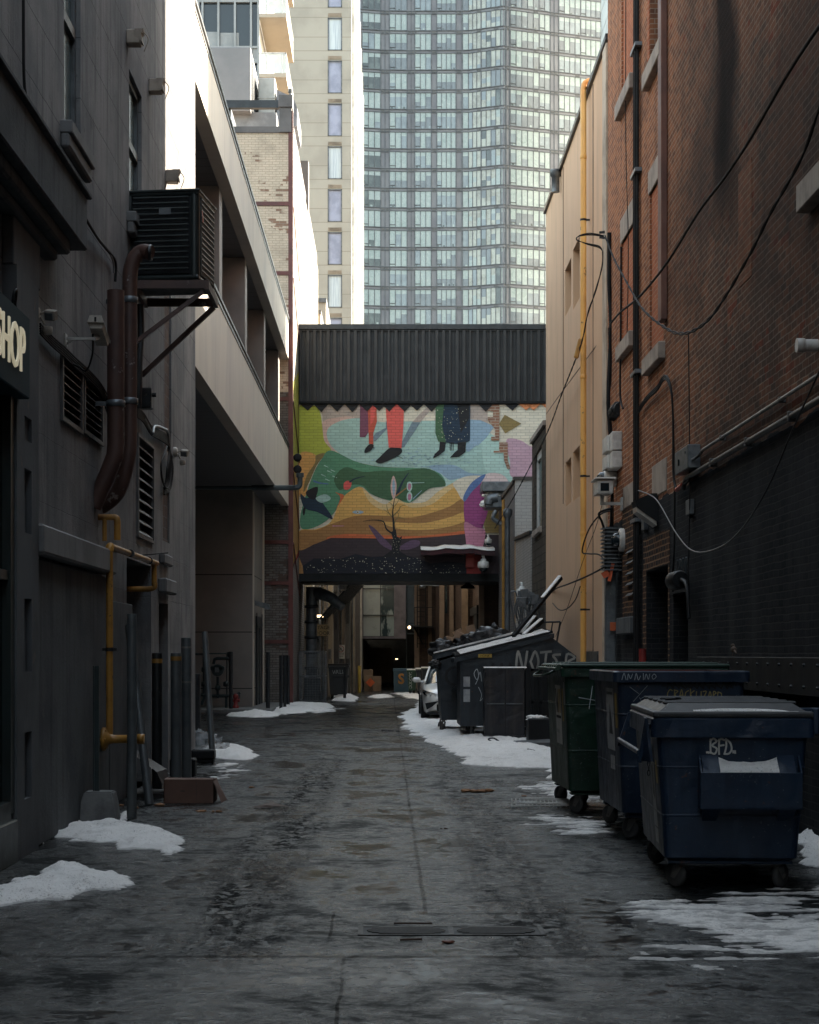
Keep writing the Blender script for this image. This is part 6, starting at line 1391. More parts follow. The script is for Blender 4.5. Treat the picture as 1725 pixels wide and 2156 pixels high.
# box camera, dome cameras right corner
t=thing('security_camera','white box security camera on a bracket at the corner of the brick wall','camera',tuple(P(1280,1030,28.8)))
c=P(1274,1027,28.8); f=MB(); f.box(c.x-.16,c.x+.10,c.y-.3,c.y+.25,c.z-.12,c.z+.10,0,.015); f.build('housing',white_m,t)
f=MB(); f.obox(c+Vector((-.03,-.03,.125)),(.34,.66,.03),None,0,.008); f.build('sun_hood',white_m,t)
f=MB(); f.box(c.x-.11,c.x+.03,c.y-.315,c.y-.3,c.z-.08,c.z+.05,0,.004); f.build('lens',glass_d,t)
f=MB(); f.tube([c+Vector((-.05,0,-.12)),c+Vector((-.05,0,-.24))],.03,8); f.beam(c+Vector((-.08,0,-.26)),(RW,c.y,c.z-.26),.05,.05); f.box(RW-.03,RW,c.y-.08,c.y+.08,c.z-.38,c.z-.16,0,.005); f.build('bracket',white_m,t)
t=thing('dome_camera','white dome camera facing the alley below the cream utility boxes','camera',tuple(P(1270,1008,29.5)))
c=P(1275,1008,29.5); f=MB(); f.lathe([(.13,.18),(.15,.14),(.15,.0),(.13,-.03)],tuple(c),16,0,'x'); f.build('housing',white_m,t); f=MB(); f.lathe([(.12,-.02),(.11,-.09),(.06,-.14),(.001,-.15)],tuple(c),16,0,'x'); f.build('dome',glass_d,t)
t=thing('dome_camera','round white dome camera lower down beside the finned heat sink','camera',tuple(RR(1306,1137)))
c=P(1303,1137,28.6); f=MB(); f.lathe([(.17,.16),(.19,.12),(.19,.02),(.16,0)],tuple(c),18,0,'x'); f.build('housing',white_m,t); f=MB(); f.lathe([(.12,.0),(.11,-.07),(.06,-.12),(.001,-.13)],tuple(c),16,0,'x'); f.build('dome',glass_d,t)
t=thing('finned_heat_sink','grey finned cable splice box hanging at the brick corner','box',tuple(P(1286,1160,29)))
c=P(1286,1158,29); f=MB(); f.box(c.x-.10,c.x+.12,c.y-.1,c.y+.1,c.z-.38,c.z+.38,0,.02); f.build('body',dark_m,t)
f=MB()
for k in range(12): z=c.z-.34+k*.062; f.box(c.x-.16,c.x+.17,c.y-.13,c.y+.1,z,z+.018)
f.build('fins',galv,t)
f=MB(); c=P(1287,1205,28.9); f.obox(c,(.05,.02,.30),Matrix.Rotation(R(12),4,'Y')); f.obox(c+Vector((-.09,0,-.03)),(.12,.02,.10),Matrix.Rotation(R(-30),4,'Y')); single(f,'orange_tag',M('orange_plastic',(.75,.13,.04),.5),'bright orange plastic tag hanging below the finned box','tag')
f=MB(); c=P(1291,1255,29.2); f.box(c.x-.12,c.x+.05,c.y,c.y+.2,0,c.z+.7,0,.01); single(f,'cable_riser',galv,'tall grey metal cable riser cover at the foot of the brick corner','duct')
f=MB(); c=P(1291,1319,29.1); f.box(c.x-.05,c.x+.05,c.y-.02,c.y,c.z-.07,c.z+.07); single(f,'orange_notice',M('orange_notice',(.6,.13,.04),.5),'small orange notice stuck on the grey cable riser','sign')
f=MB(); p=RR(1353,1395,.08); f.tube([Vector((p.x,p.y,.9)),Vector((p.x,p.y,1.78))],.055,10); single(f,'red_pipe',M('dull_red_pipe',(.28,.03,.025),.5),'short dull red pipe end at the foot of the black cable riser','pipe')
# vertical cables
RC=lambda x,y,o=.06: RR(x,y,o)
f=MB()
for k in range(5):
    o=.05+.02*(k%2); dx=(k-2)*.075
    f.tube([Vector((RW-o,26.8+dx,14)),Vector((RW-o,26.8+dx+.05,8)),Vector((RW-o-.01,26.75+dx,4)),Vector((RW-o,26.8+dx,.6))],.022,6)
t=single(f,'cable_riser_bundle',rubber,'thick vertical bundle of black cables crossing the whole brick wall','cables')
f=MB()
for z in (10.9,9.0,5.95,3.7): f.box(RW-.11,RW,26.55,27.1,z,z+.06,0,.004)
single(f,'cable_clamp',galv,'pale clamps holding the thick vertical cable bundle','clamps',kind='stuff')
D=24.3; f=MB(); f.box(RW-.09,RW-.003,24.15,24.45,6.3,15,0,.01); single(f,'rust_downpipe',M('rust_brown_downpipe',(.17,.07,.045),.6,c2=(.11,.045,.032),streak=.4),'square rust brown downpipe on the brick wall ending above the dark cable','pipe')
cable('wall_cable',[RC(1318,-40),RC(1318,300),RC(1323,500),RC(1322,640),RC(1320,720)],.008,'thin black wire down the far end of the brick wall')
cable('wall_cable',[RC(1308,520),RC(1308,600),RC(1307,720),RC(1306,830),RC(1312,860)],.018,'short black cable with a frayed top left of the thick bundle')
f=MB()
for k in range(3):
    d_=k*4
    f.tube(smoothline([RC(1345,860+d_,.06),RC(1362,835+d_,.07),RC(1385,812+d_,.08),RC(1395,795+d_,.09),RC(1404,792+d_,.09),RC(1413,815+d_,.08),RC(1417,870,.07),RC(1417.5+k*.7,950,.06),RC(1418+k*.6,1000,.06),RC(1424+k,1030,.07),RC(1440,1020,.08),RC(1451,1012,.08)],5),.014,6)
single(f,'cable_bundle',rubber,'black cables arching over the brick and dropping to the red sleeve','cables')
cable('wall_cable',[RC(1450,705),RC(1451,800),RC(1452,930),RC(1453,1040),RC(1450,1200),RC(1452,1300)],.008,'thin dark wire dropping straight through the grey cabinet')
cable('wall_cable',[RC(1421,1020),RC(1420,1150),RC(1416,1220),RC(1417,1245)],.014,'black cable dropping toward the motor head by the dark door')
t=thing('motor_head','black motor head with pipe stubs above the dark door','fixture',tuple(RR(1428,1225)))
c=RR(1425,1222,.2); f=MB(); f.lathe([(.10,-.3),(.12,-.25),(.12,.2),(.10,.25)],tuple(c),12,0,'y'); f.tube(smoothline([c+Vector((0,-.3,.0)),c+Vector((0,-.75,-.1)),c+Vector((0,-.9,-.5))],4),.025,6); f.build('motor',black_p,t)
f=MB()
for k in range(4): f.tube([c+Vector((.05,-.35+k*.22,.08)),c+Vector((.05,-.42+k*.22,.27))],.014,6)
f.build('pipe_stub',galv,t)
t=thing('pipe_vent','white plastic pipe stub poking from the brick near the right edge','pipe',tuple(RR(1716,728)))
p=RR(1722,727); f=MB(); f.lathe([(.055,-.18),(.055,.02)],tuple(p),16,0,'x'); f.lathe([(.064,-.19),(.064,-.12),(.05,-.12),(.05,-.185)],tuple(p),16,0,'x'); f.build('pipe',white_m,t)
# hanging cables
def RX_(pl,off=.45): return [RR(x,y,off) for x,y in pl]
c3=lambda cx,cy:(1105.4+.3592*cx,684.3+.3592*cy)
c1=lambda cx,cy:(1105.4+.3592*cx,.3592*cy)
cable('overhead_cable',RX_([c1(1900,-60)]+[c1(*q) for q in ((1725,155),(1520,470),(1330,800),(1180,1030),(1020,1240),(840,1530),(680,1730),(560,1830),(500,1900))],.35),.016,'heavy black cable swooping from upper right down to the brick corner',nn=5)
tw1=[RR(*c1(*q),.4) for q in ((1860,300),(1725,640),(1620,930),(1440,1250),(1330,1470),(1180,1730),(1060,1890),(930,1955),(820,1920),(690,1810),(600,1660),(520,1510),(470,1385))]
def twist(name,pts,r,amp,label,mat_=None,per=.5):
    f=MB(); sp=smoothline(pts,10)
    for ph in (0,math.pi):
        s_=0; out=[]
        for i,p_ in enumerate(sp):
            if i: s_+=(sp[i]-sp[i-1]).length
            out.append(p_+Vector((0,math.cos(s_/per*6.28+ph)*amp,math.sin(s_/per*6.28+ph)*amp)))
        f.tube(out,r,6)
    return single(f,name,mat_ or rubber,label,'cable')
twist('twisted_cable',tw1,.010,.014,'twisted pair of cables drooping deepest across the brick wall',per=.9)
cable('overhead_cable',[RR(*c3(*q),.3) for q in ((1800,40),(1725,270),(1580,590),(1430,940),(1280,1185),(1150,1300),(1000,1330),(900,1240),(790,1050),(740,1000),(665,970))],.009,'thin grey wire sagging low over the black painted brick',M('grey_wire',(.07,.07,.07),.5))
D=31.0
f=MB(); f.tube(smoothline([P(1283,490,30.2),P(1283,600,30.2),P(1287,680,30.2),P(1284,760,30.2),P(1281,850,30.2),P(1287,930,30.2)],4),.035,8)
for k in range(7):
    f.tube(smoothline([P(1282+k*.8,690,29.9),P(1284+rc.uniform(-3,5),780,29.9),P(1282+rc.uniform(-3,3),850,29.9),P(1290+rc.uniform(-6,6),960,29.9),P(1291+rc.uniform(-6,6),1060,29.9),P(1290+rc.uniform(-8,6),1180,29.9),P(1288+rc.uniform(-6,6),1230,29.9),P(1290,1300,29.9)],5),rc.choice((.008,.012,.02)),6)
single(f,'cable_bundle',rubber,'dense vertical tangle of black cables at the brick corner','cables')
f=MB(); c=P(1300,868,29.6); f.lathe([(.11,-.5),(.12,-.4),(.12,.3),(.08,.4)],tuple(c),10,0,'y'); f.obox(c+Vector((0,-.1,0)),(.28,.5,.2),Matrix.Rotation(R(35),4,'Y'),0,.04); single(f,'splice_canister',black_p,'black cable splice canister lashed across the brick corner','canister')
f=MB(); f.beam(P(1262,490,30.9),P(1284,487,30.9),.04,.04); f.beam(P(1262,500,30.9),P(1284,503,30.9),.03,.03); single(f,'cable_hook',dark_m,'small iron hook bracket holding wires at the upper brick corner','bracket')
f=MB()
for k in range(3): f.tube(smoothline([P(1275,497+k,31),P(1245,491+k*2,31.1),P(1222,495+k,31.2),P(1214,505-k,31.3),P(1235,512+k,31.2),P(1262,518+k*2,31.1),P(1269,530,31)],6),.008,6)
single(f,'wire_loop',rubber,'loose loop of wire around the yellow pipe at the upper brick corner','cable')
twist('twisted_cable',[P(1269,530,31),P(1268,560,31),P(1255,610,31.3),P(1238,660,31.8),P(1230,700,32.2),P(1222,730,33),P(1205,775,34.5),P(1183,830,37),P(1155,905,40),P(1120,975,44),P(1080,1050,48),P(1042,1112,52)],.010,.02,'long twisted cable from the brick corner down past the yellow pipe',per=1.0)
cable('overhead_cable',[P(1284,690,31),P(1232,760,34),P(1180,830,37),P(1150,872,40)],.008,'thin brown wire crossing the tan wall behind the yellow pipe',flm)
f=MB(); f.obox(P(1218,734,33.2),(.09,.09,.38),Matrix.Rotation(R(14),4,'Y'),0,.02); single(f,'yellow_cable_guard',yel,'yellow plastic guard on the twisted cable beside the yellow pipe','cable guard')
cable('overhead_cable',[P(1289,1075,30),P(1265,1083,30.5),P(1240,1115,31.5),P(1226,1160,32.5),P(1240,1166,32),P(1262,1168,31),P(1280,1188,30.2)],.014,'black cable making a wide drooping loop across the yellow pipe')
cable('overhead_cable',[P(1286,1185,30),P(1262,1200,31),P(1230,1216,33),P(1196,1230,36),P(1170,1240,40),P(1148,1258,44)],.016,'black cable sagging left from the brick corner to the leaning boards')
cable('overhead_cable',[P(1290,1070,29.8),P(1262,1080,29.9),P(1268,1100,29.9),P(1278,1130,29.9),P(1292,1150,29.8)],.02,'stout black cable drooping under the white box camera')
cable('overhead_cable',[P(1222,1235,33),P(1212,1262,34.5),P(1195,1281,36),P(1178,1284,38),P(1164,1270,40)],.012,'short black cable swag on the grey foot of the tan wall')
cable('overhead_cable',[P(1280,1010,30),P(1258,1100,31),P(1228,1180,33),P(1195,1280,36),P(1170,1340,38)],.006,'hair thin wire slanting down across the tan wall')
# tall yellow pipe on the tan wall
t=thing('gas_pipe','very tall bright yellow gas pipe climbing the tan wall and hooking over its roof','gas pipe',(TX-.15,34.0,0))
ytall=M('bright_yellow_pipe',(.78,.42,.11),.45,c2=(.66,.34,.09),sc=1.2,c3=(.25,.15,.06),sc3=3)
D=33.6; X=(1228.5-HX)*D/F; zt=EYE-(190-HY)*D/F
f=MB(); f.tube([(X,D,.3),(X,D,4),(X,D,8),(X,D,zt)]+smoothline([(X,D,zt),(X+.03,D,zt+.13),(X+.13,D,zt+.18)],4)+[(X+.5,D,zt+.18)],.058,14); f.build('pipe',ytall,t)
f=MB()
for z in (7.0,4.0,11.2): f.lathe([(.061,-.04),(.066,-.03),(.066,.03),(.061,.04)],(X,D,z),14)
f.parts('coupling',ytall,t)
f=MB()
for z in (2.55,5.1,10): f.lathe([(.063,-.02),(.063,.02)],(X,D,z),14); f.beam((X,D,z),(TX,D,z),.03,.03)
f.parts('strap',dark_m,t)
t=thing('gas_pipe','thin yellow gas pipe between the grey downpipe and the dark block building','gas pipe',tuple(P(1088,1340,52.8)))
p=P(1088,1138,52.8); f=MB(); f.tube([(p.x,p.y,.5),p]+[p+Vector((.05,0,.08)),p+Vector((.55,0,.09))],.06,10); f.build('pipe',yel,t)
t=thing('gas_pipe','thin tan gas pipe on the grey brick side wall by the mural','gas pipe',tuple(P(1057,1340,56)))
p=P(1058,1040,57); f=MB(); f.tube([(3.76,57,.4),(3.76,57,6.7)],.05,8); f.build('pipe',yel,t)
f=MB(); f.tube([(3.70,54.2,.2),(3.70,54.2,5.9)],.085,12); f.lathe([(.1,0),(.14,.1),(.14,.25),(.05,.3)],(3.70,54.2,5.9),12); single(f,'downpipe',grey_m,'fat grey downpipe on the grey brick side wall','pipe')
# exhaust duct cluster on the roof corner near the mural
t=thing('kitchen_exhaust','snow dusted exhaust duct and bent pipe at the right edge of the mural','duct',tuple(P(1045,1080,59)))
f=MB(); a=P(1042,1055,59.3); f.box(a.x-.35,a.x+.4,59,60.2,a.z-.25,a.z+.15,0,.04); f.box(a.x-.45,a.x+.5,58.9,60.3,a.z+.3,a.z+.62,0,.02); f.tube(smoothline([P(1028,1062,59),P(1032,1050,59),P(1048,1047,59)],5),[.16]*11,10); f.tube(smoothline([P(1045,1075,58.9),P(1038,1090,58.9),P(1050,1100,58.9),P(1056,1104,58.9)],5),.08,10); f.build('duct',galv,t)
f=MB(); f.blob((a.x-.05,59.4,a.z+.2),.28,0,3,.25,2,3,(1.3,1.2,.4)); f.blob((a.x-.35,59.2,a.z-.1),.16,0,3,.3,2,4,(1,1,.6)); f.build('snow_cap',snow_m,t)
# wires & meters jumble low on the pale wall
f=MB(); rc=random.Random(12)
for k in range(26):
    x=rc.uniform(1088,1138); y=rc.uniform(1245,1285); D=rc.uniform(43.2,46.5)
    f.tube(smoothline([P(x,y,D),P(x+rc.uniform(-12,12),y+rc.uniform(-16,6),D),P(x+rc.uniform(-14,14),y+rc.uniform(0,30),D),P(x+rc.uniform(-6,6),y+rc.uniform(30,90),D)],4),rc.uniform(.008,.02),5)
for k in range(9):
    c=P(rc.uniform(1092,1132),rc.uniform(1250,1270),rc.uniform(43.5,45)); f.box(c.x-.1,c.x+.1,c.y,c.y+.1,c.z-.12,c.z+.12,0,.01)
single(f,'wire_tangle',grey_m,'messy tangle of snowy wires and small meters behind the leaning boards','wires')
t=domecam('dome_camera',P(1099,1252,46.6),.14,'white dome camera hanging over the tangle of wires')
# ================================================================ dumpsters
def curve_rect(w,l,r,z,cx=0,cy=0,n=4,dx0=0,dx1=0):
    pts=[]
    x0,x1,y0,y1=-w/2+dx0+cx,w/2-dx1+cx,-l/2+cy,l/2+cy
    for (px,py,a0) in ((x1-r,y0+r,-90),(x1-r,y1-r,0),(x0+r,y1-r,90),(x0+r,y0+r,180)):
        for k in range(n+1):
            a=R(a0+90*k/n); pts.append((px+r*math.cos(a),py+r*math.sin(a),z))
    return pts
def loft(f,loops,m=0,smooth=False,capb=True,capt=False):
    n=len(loops[0]); vs=[p for l in loops for p in l]
    fs=[(i*n+k,i*n+(k+1)%n,(i+1)*n+(k+1)%n,(i+1)*n+k) for i in range(len(loops)-1) for k in range(n)]
    f.add(vs,fs,m,smooth)
    if capb: f.add(loops[0],[tuple(range(n))],m)
    if capt: f.add(loops[-1],[tuple(range(n))],m)
wheelr=M('dusty_wheel_rubber',(.045,.045,.045),.8,c2=(.075,.072,.07),sc=8,coord='obj')
castm=M('caster_steel',(.17,.16,.15),.5,.3,coord='obj',c3=(.12,.07,.05))
def caster(t,x,y,zt,r=.095,ang=20,fm=None):
    rt_=Matrix.Translation((x,y,0))@Matrix.Rotation(R(ang),4,'Z')
    g=MB()
    g.box(-.05,.05,-.055,.055,zt-.015,zt,0,.003); g.lathe([(.035,0),(.035,.03)],(0,0,zt-.045),10)
    for s_ in (-1,1): g.add([(s_*.032,-.045,zt-.04),(s_*.032,.045,zt-.04),(s_*.032,.075,r-.02),(s_*.032,.035,r-.03)],[(0,1,2,3)]); g.box(s_*.030,s_*.036,-.04,.045,zt-.05,zt-.04)
    g.box(-.034,.034,-.045,.045,zt-.05,zt-.04); g.lathe([(.012,-.04),(.012,.04)],(0,.05,r),8,0,'x')
    g.v=[rt_@v for v in g.v]; c=g.build('caster',fm or castm,t)
    g=MB(); g.lathe([(.03,-.026),(r-.028,-.022),(r-.012,-.024),(r,-.012),(r,.012),(r-.012,.024),(r-.028,.022),(.03,.026)],(0,.05,r),20,0,'x')
    g.v=[rt_@v for v in g.v]; g.build('wheel',wheelr,c)
def paint(name,c,c2,rust=(.09,.04,.025)):
    m,nt,b=newmat(name); n1=noi(nt,pos(nt,'obj'),1.8,6,.65); n3=noi(nt,pos(nt,'obj'),9,6,.7); n4=noi(nt,pos(nt,'obj',(6,6,.5)),1.5,4,.6); n5=noi(nt,pos(nt,'obj'),45,3,.5)
    col=mixc(nt,ramp(nt,n1,.40,.68),c,c2); col=mixc(nt,math_(nt,'MULTIPLY',ramp(nt,n4,.45,.7),.6),col,tuple(x*1.9+.006 for x in c2))
    col=mixc(nt,math_(nt,'MULTIPLY',ramp(nt,math_(nt,'ADD',n3,math_(nt,'MULTIPLY',n4,.2)),.73,.79),.85),col,rust); col=mixc(nt,math_(nt,'MULTIPLY',ramp(nt,math_(nt,'ADD',n5,math_(nt,'MULTIPLY',n1,.35)),.85,.93),.6),col,(.16,.18,.19))
    nt.links.new(col,b.inputs['Base Color']); nt.links.new(math_(nt,'ADD',math_(nt,'MULTIPLY',n3,.35),.24),b.inputs['Roughness']); b.inputs['Specular IOR Level'].default_value=.45
    dn=noi(nt,pos(nt,'obj'),3.2,2,.4,.6); bump(nt,b,math_(nt,'ADD',math_(nt,'MULTIPLY',dn,2.2),math_(nt,'ADD',n1,math_(nt,'MULTIPLY',n3,.2))),.5,.03); return m
navy=paint('navy_dumpster_paint',(.010,.025,.052),(.008,.018,.036))
navy2=paint('dark_blue_dumpster_paint',(.010,.021,.043),(.008,.016,.031))
green=paint('green_dumpster_paint',(.008,.036,.020),(.009,.024,.016))
charc=paint('charcoal_blue_paint',(.017,.023,.030),(.010,.015,.020))
chalk=M('chalk_white_marker',(.62,.62,.58),.6,coord='obj',bmp=0); yelink=M('mustard_marker',(.42,.33,.12),.6,coord='obj',bmp=0); blkink=M('black_spray',(.004,.004,.005),.6,coord='obj',bmp=0); greyspray=M('grey_spray',(.33,.33,.31),.7,coord='obj',bmp=0)
sticker=M('worn_grey_sticker',(.36,.37,.38),.5,c2=(.25,.26,.27),sc=8,coord='obj',bmp=0); ysticker=M('yellow_sticker',(.38,.25,.04),.5,c2=(.3,.19,.03),sc=9,coord='obj',bmp=0)
def front(w,l,z0,zr,tap):       # mapping on the face that looks at the viewer
    def mp(u,v,e=0):
        k=(v-z0)/(zr-z0); y=-l/2+tap*(1-k)-.004-e; return Vector((u,y,v))
    return mp
def leftside(w,l,z0,zr,tap):
    def mp(u,v,e=0):
        k=(v-z0)/(zr-z0); x=-w/2+tap*(1-k)-.004-e; return Vector((x,u,v))
    return mp
def dumpster(name,label,cx,cy,rot,w,l,z0,zt,paintm,tap=.06,rimh=.13,open_top=False,inside=None,group='front loading dumpsters on the right'):
    t=thing(name,label,'dumpster',(cx,cy,0),rot,group,local=True); zr=zt-rimh; th=.03; r=.05
    f=MB()
    loops=[curve_rect(w-2*tap-.12,l-2*tap-.12,r,z0-.035),curve_rect(w-2*tap,l-2*tap,r,z0)]
    for k,(q,o_) in enumerate(((.34,0),(.345,.008),(.355,.008),(.36,0),(.74,0),(.745,.008),(.755,.008),(.76,0),(1,0))):
        tp=tap*(1-q); loops.append(curve_rect(w-2*tp+o_,l-2*tp+o_,r,z0+(zr-z0)*q))
    loft(f,loops,0)
    ins=[curve_rect(w-th,l-th,r,zr+.0),curve_rect(w-2*tap-th,l-2*tap-th,r,z0+.05)]
    loft(f,ins[::-1],1); f.build('body',[paintm,inside or paintm],t)
    f=MB(); ro=.045
    loft(f,[curve_rect(w+.0,l+.0,r,zr-.002),curve_rect(w+2*ro,l+2*ro,r,zr),curve_rect(w+2*ro,l+2*ro,r,zt-.01),curve_rect(w+2*ro-.02,l+2*ro-.02,r,zt),curve_rect(w-2*.02,l-2*.02,r*.7,zt),curve_rect(w-2*.02,l-2*.02,r*.7,zr)],0,capb=False)
    rim=f.build('rim',[inside if False else paintm],t)
    for sx in (-1,1):
        for sy in (-1,1): caster(t,sx*(w/2-tap-.13),sy*(l/2-tap-.13),z0-.03,ang=40 if sx<0 else (-38 if sy<0 else 25))
    f=MB()
    for sy in (-1,1): f.box(-w/2+tap+.03,w/2-tap-.03,sy*(l/2-tap-.13)-.09,sy*(l/2-tap-.13)+.09,z0-.05,z0-.028,0,.004)
    f.parts('skid',paintm,t)
    return t
# ---- nearest, blue with black lid
w,l,z0,zt=1.07,1.85,.235,1.245
near=dumpster('dumpster','nearest navy dumpster with BFD tag, black lid and snow filled fork sleeve',2.42+.10,12.55+.95,R(-3.2),w,l,z0,zt,navy,.06,.14)
mp=front(w,l,z0,zt-.14,.06); ml=leftside(w,l,z0,zt-.14,.06)
def lid(t,w,l,zt,m_,rise=.0,name='lid',n=1):
    f=MB(); hw=w/2+.035; hl=l/2+.05
    def zz(x,y): return zt+.012+rise*(1-abs(y)/hl)
    f.box(-hw,hw,-hl,hl,zt+.002,zt+.045,0,.015,2)
    # raised centre panel with bevelled shoulders and ribs
    f.add([(-hw+.05,-hl+.03,zt+.045),(hw-.05,-hl+.03,zt+.045),(hw-.05,hl-.03,zt+.045),(-hw+.05,hl-.03,zt+.045),(-hw+.13,-hl+.13,zt+.10),(hw-.13,-hl+.13,zt+.10),(hw-.13,hl-.13,zt+.10),(-hw+.13,hl-.13,zt+.10)],[(4,5,6,7),(0,1,5,4),(1,2,6,5),(2,3,7,6),(3,0,4,7)])
    for k in range(5):
        y=-hl+.22+k*(2*hl-.44)/4; f.box(-hw+.09,hw-.09,y-.025,y+.025,zt+.09,zt+.115,0,.01)
    return f.build(name,m_,t)
lidm=M('scuffed_black_lid',(.026,.027,.029),.5,c2=(.045,.045,.045),sc=3,coord='obj',bmp=.1,c3=(.09,.09,.09),sc3=20)
ld=lid(near,w,l,zt,lidm)
f=MB(); bmv=[]
for i in range(13):
    x=-.28+i*.062; hgt=.016*math.sin(math.pi*min(1,(i+.5)/11))**.5 if i<12 else .0
    bmv.append((x,hgt))
vs=[];
for x,h_ in bmv: vs+= [(x,-l/2-.035,zt+.046),(x,-l/2-.02,zt+.046+h_),(x,-l/2+.05,zt+.06+h_*.5),(x,-l/2+.07,zt+.066)]
f.add(vs,[(i*4+k,i*4+k+4,i*4+k+5,i*4+k+1) for i in range(12) for k in range(3)],0,True); f.build('snow',snow_m,near)
f=MB(); f.box(-.46,-.30,-l/2+.55,-l/2+.60,zt+.112,zt+.13,0,.008); f.tube(smoothline([(-.42,-l/2+.5,zt+.118),(-.36,-l/2+.42,zt+.125),(-.32,-l/2+.52,zt+.125)],4),.01,6); f.build('lid_handle',black_p,near)
# fork sleeve with snow in it (near face)
f=MB(); u0,u1=-.24,.475; zs0,zs1=.60,.86; y1=-l/2-.13
yb=lambda z: mp(0,z).y+.006
f.box(u0,u1,y1,y1+.012,zs0,zs1,0,.003); f.box(u0,u1,y1,yb(zs0),zs0,zs0+.012)
for a in (u0,u1-.012): f.prism([(a,y1+.006,zs0),(a,yb(zs0),zs0),(a,yb(zs1+.12),zs1+.12),(a,y1+.006,zs1)],(.012,0,0))
for a in (u0+.02,u1-.16): f.prism([(a,y1+.02,zs1-.005),(a,yb(zs1+.11),zs1+.12),(a+.12,yb(zs1+.11),zs1+.12),(a+.12,y1+.02,zs1-.005)],(0,.006,-.006)); f.add([(a,yb(zs0)-.0,zs0),(a+.12,yb(zs0),zs0),(a+.11,yb(.50)-.002,.50),(a+.01,yb(.50)-.002,.50),(a,y1+.02,zs0),(a+.12,y1+.02,zs0)],[(4,5,2,3),(0,4,3),(1,5,2)])
sl_=f.build('fork_sleeve',navy,near)
f=MB(); nx_=16; rows=[]
for i in range(nx_+1):
    u=u0+.14+(u1-u0-.30)*i/nx_; e=abs(i/nx_-.5)*2; zz=.925+.035*e**3+.006*noise.noise(Vector((i*.5,0,0)))
    rows.append([(u,y1+.014,zs1-.01),(u,y1+.018,zs1+.012),(u,y1+.06,zs1+.045),(u,yb(zz)-.015,zz-.01),(u,yb(zz)-.0,zz+.004)])
f.add([p_ for r_ in rows for p_ in r_],[(i*5+k,i*5+5+k,i*5+6+k,i*5+k+1) for i in range(nx_) for k in range(4)],0,True)
f.build('snow_pile',snow_m,sl_)
def glyphs(f,strokes,mp,ox,oz,sx,sz,w_,m=0):
    for s_ in strokes:
        pts=[(v.x,v.y) for v in smoothline([(a*sx+ox,b_*sz+oz,0) for a,b_ in s_],4)]
        f.ribbon(pts,w_,mp,m,.0)
f=MB(); mpe=lambda u,v,e:mp(u,v,e)
BFD=[[(.0,1),(.0,.5),(.02,.05)],[(-.02,.85),(.2,1.05),(.42,.85),(.12,.58),(.45,.35),(.3,.0),(-.02,.12)],[(.62,1),(.6,.4),(.62,-.02)],[(.55,.9),(.75,1.02),(.98,.95)],[(.6,.55),(.95,.6)],[(1.1,1.02),(1.12,.5),(1.0,.0)],[(1.08,1.02),(1.4,.75),(1.5,.3),(1.3,.02),(.98,.0)],[(-.25,.12),(-.23,.08)],[(-.14,.12),(-.12,.06)],[(1.62,.2),(1.63,.08)],[(1.74,.2),(1.76,.05)]]
glyphs(f,BFD,mpe,-.155,.985,.10,.105,.013); f.build('graffiti',chalk,near)
# posters on the left side
f=MB(); f.poly([ml(-.55,.42),ml(-.30,.42),ml(-.30,1.02),ml(-.55,1.02)]); f.poly([ml(-.55,.30,.0),ml(-.33,.30,.0),ml(-.33,.41,.0),ml(-.55,.41,.0)]); ps_1=f.build('sticker',sticker,near)
f=MB(); 
for v0 in (.98,.95): f.poly([ml(-.53,v0,.002),ml(-.32,v0,.002),ml(-.32,v0+.012,.002),ml(-.53,v0+.012,.002)])
f.poly([ml(-.50,.62,.002),ml(-.36,.66,.002),ml(-.34,.86,.002),ml(-.48,.90,.002)]); f.build('print',dark_m,ps_1)
f=MB(); f.poly([ml(-.80,.76),ml(-.66,.76),ml(-.66,.93),ml(-.80,.93)]); f.build('sticker',ysticker,near)
f=MB(); x=-w/2-.12; f.tube([(x,-l/2+.08,.99),(x-.02,l/2-.1,1.0)],.02,10); f.beam((x+.0,-l/2+.05,.92),(x+.06,-l/2+.03,1.2),.05,.03); f.prism([(-w/2-.09,-l/2-.04,1.24),(-w/2-.05,-l/2-.05,.93),(-w/2-.13,-l/2+.10,.93),(-w/2-.09,-l/2+.16,1.24)],(.02,0,0)); f.beam((x-.02,l/2-.1,.95),(x+.07,l/2-.1,1.22),.05,.03); f.build('lift_bar',navy,near)
f=MB()
for k in range(9):
    c=Vector((-w/2-.02,-l/2+.42,1.10-k*.035)); 
    f.tube([c+Vector((0,.010*math.cos(a),.022*math.sin(a))) if k%2 else c+Vector((.010*math.cos(a),0,.022*math.sin(a))) for a in [i*math.pi/4 for i in range(9)]],.004,5,cap=False)
f.build('chain',dark_m,near)
# rear gutter post at right
f=MB(); f.box(w/2+.03,w/2+.08,-l/2+.0,-l/2+.10,zt-.12,zt+.07,0,.01); f.box(w/2-.25,w/2+.12,-l/2+.02,-l/2+.06,zt+.04,zt+.07,0,.005); f.build('hinge',navy,near)
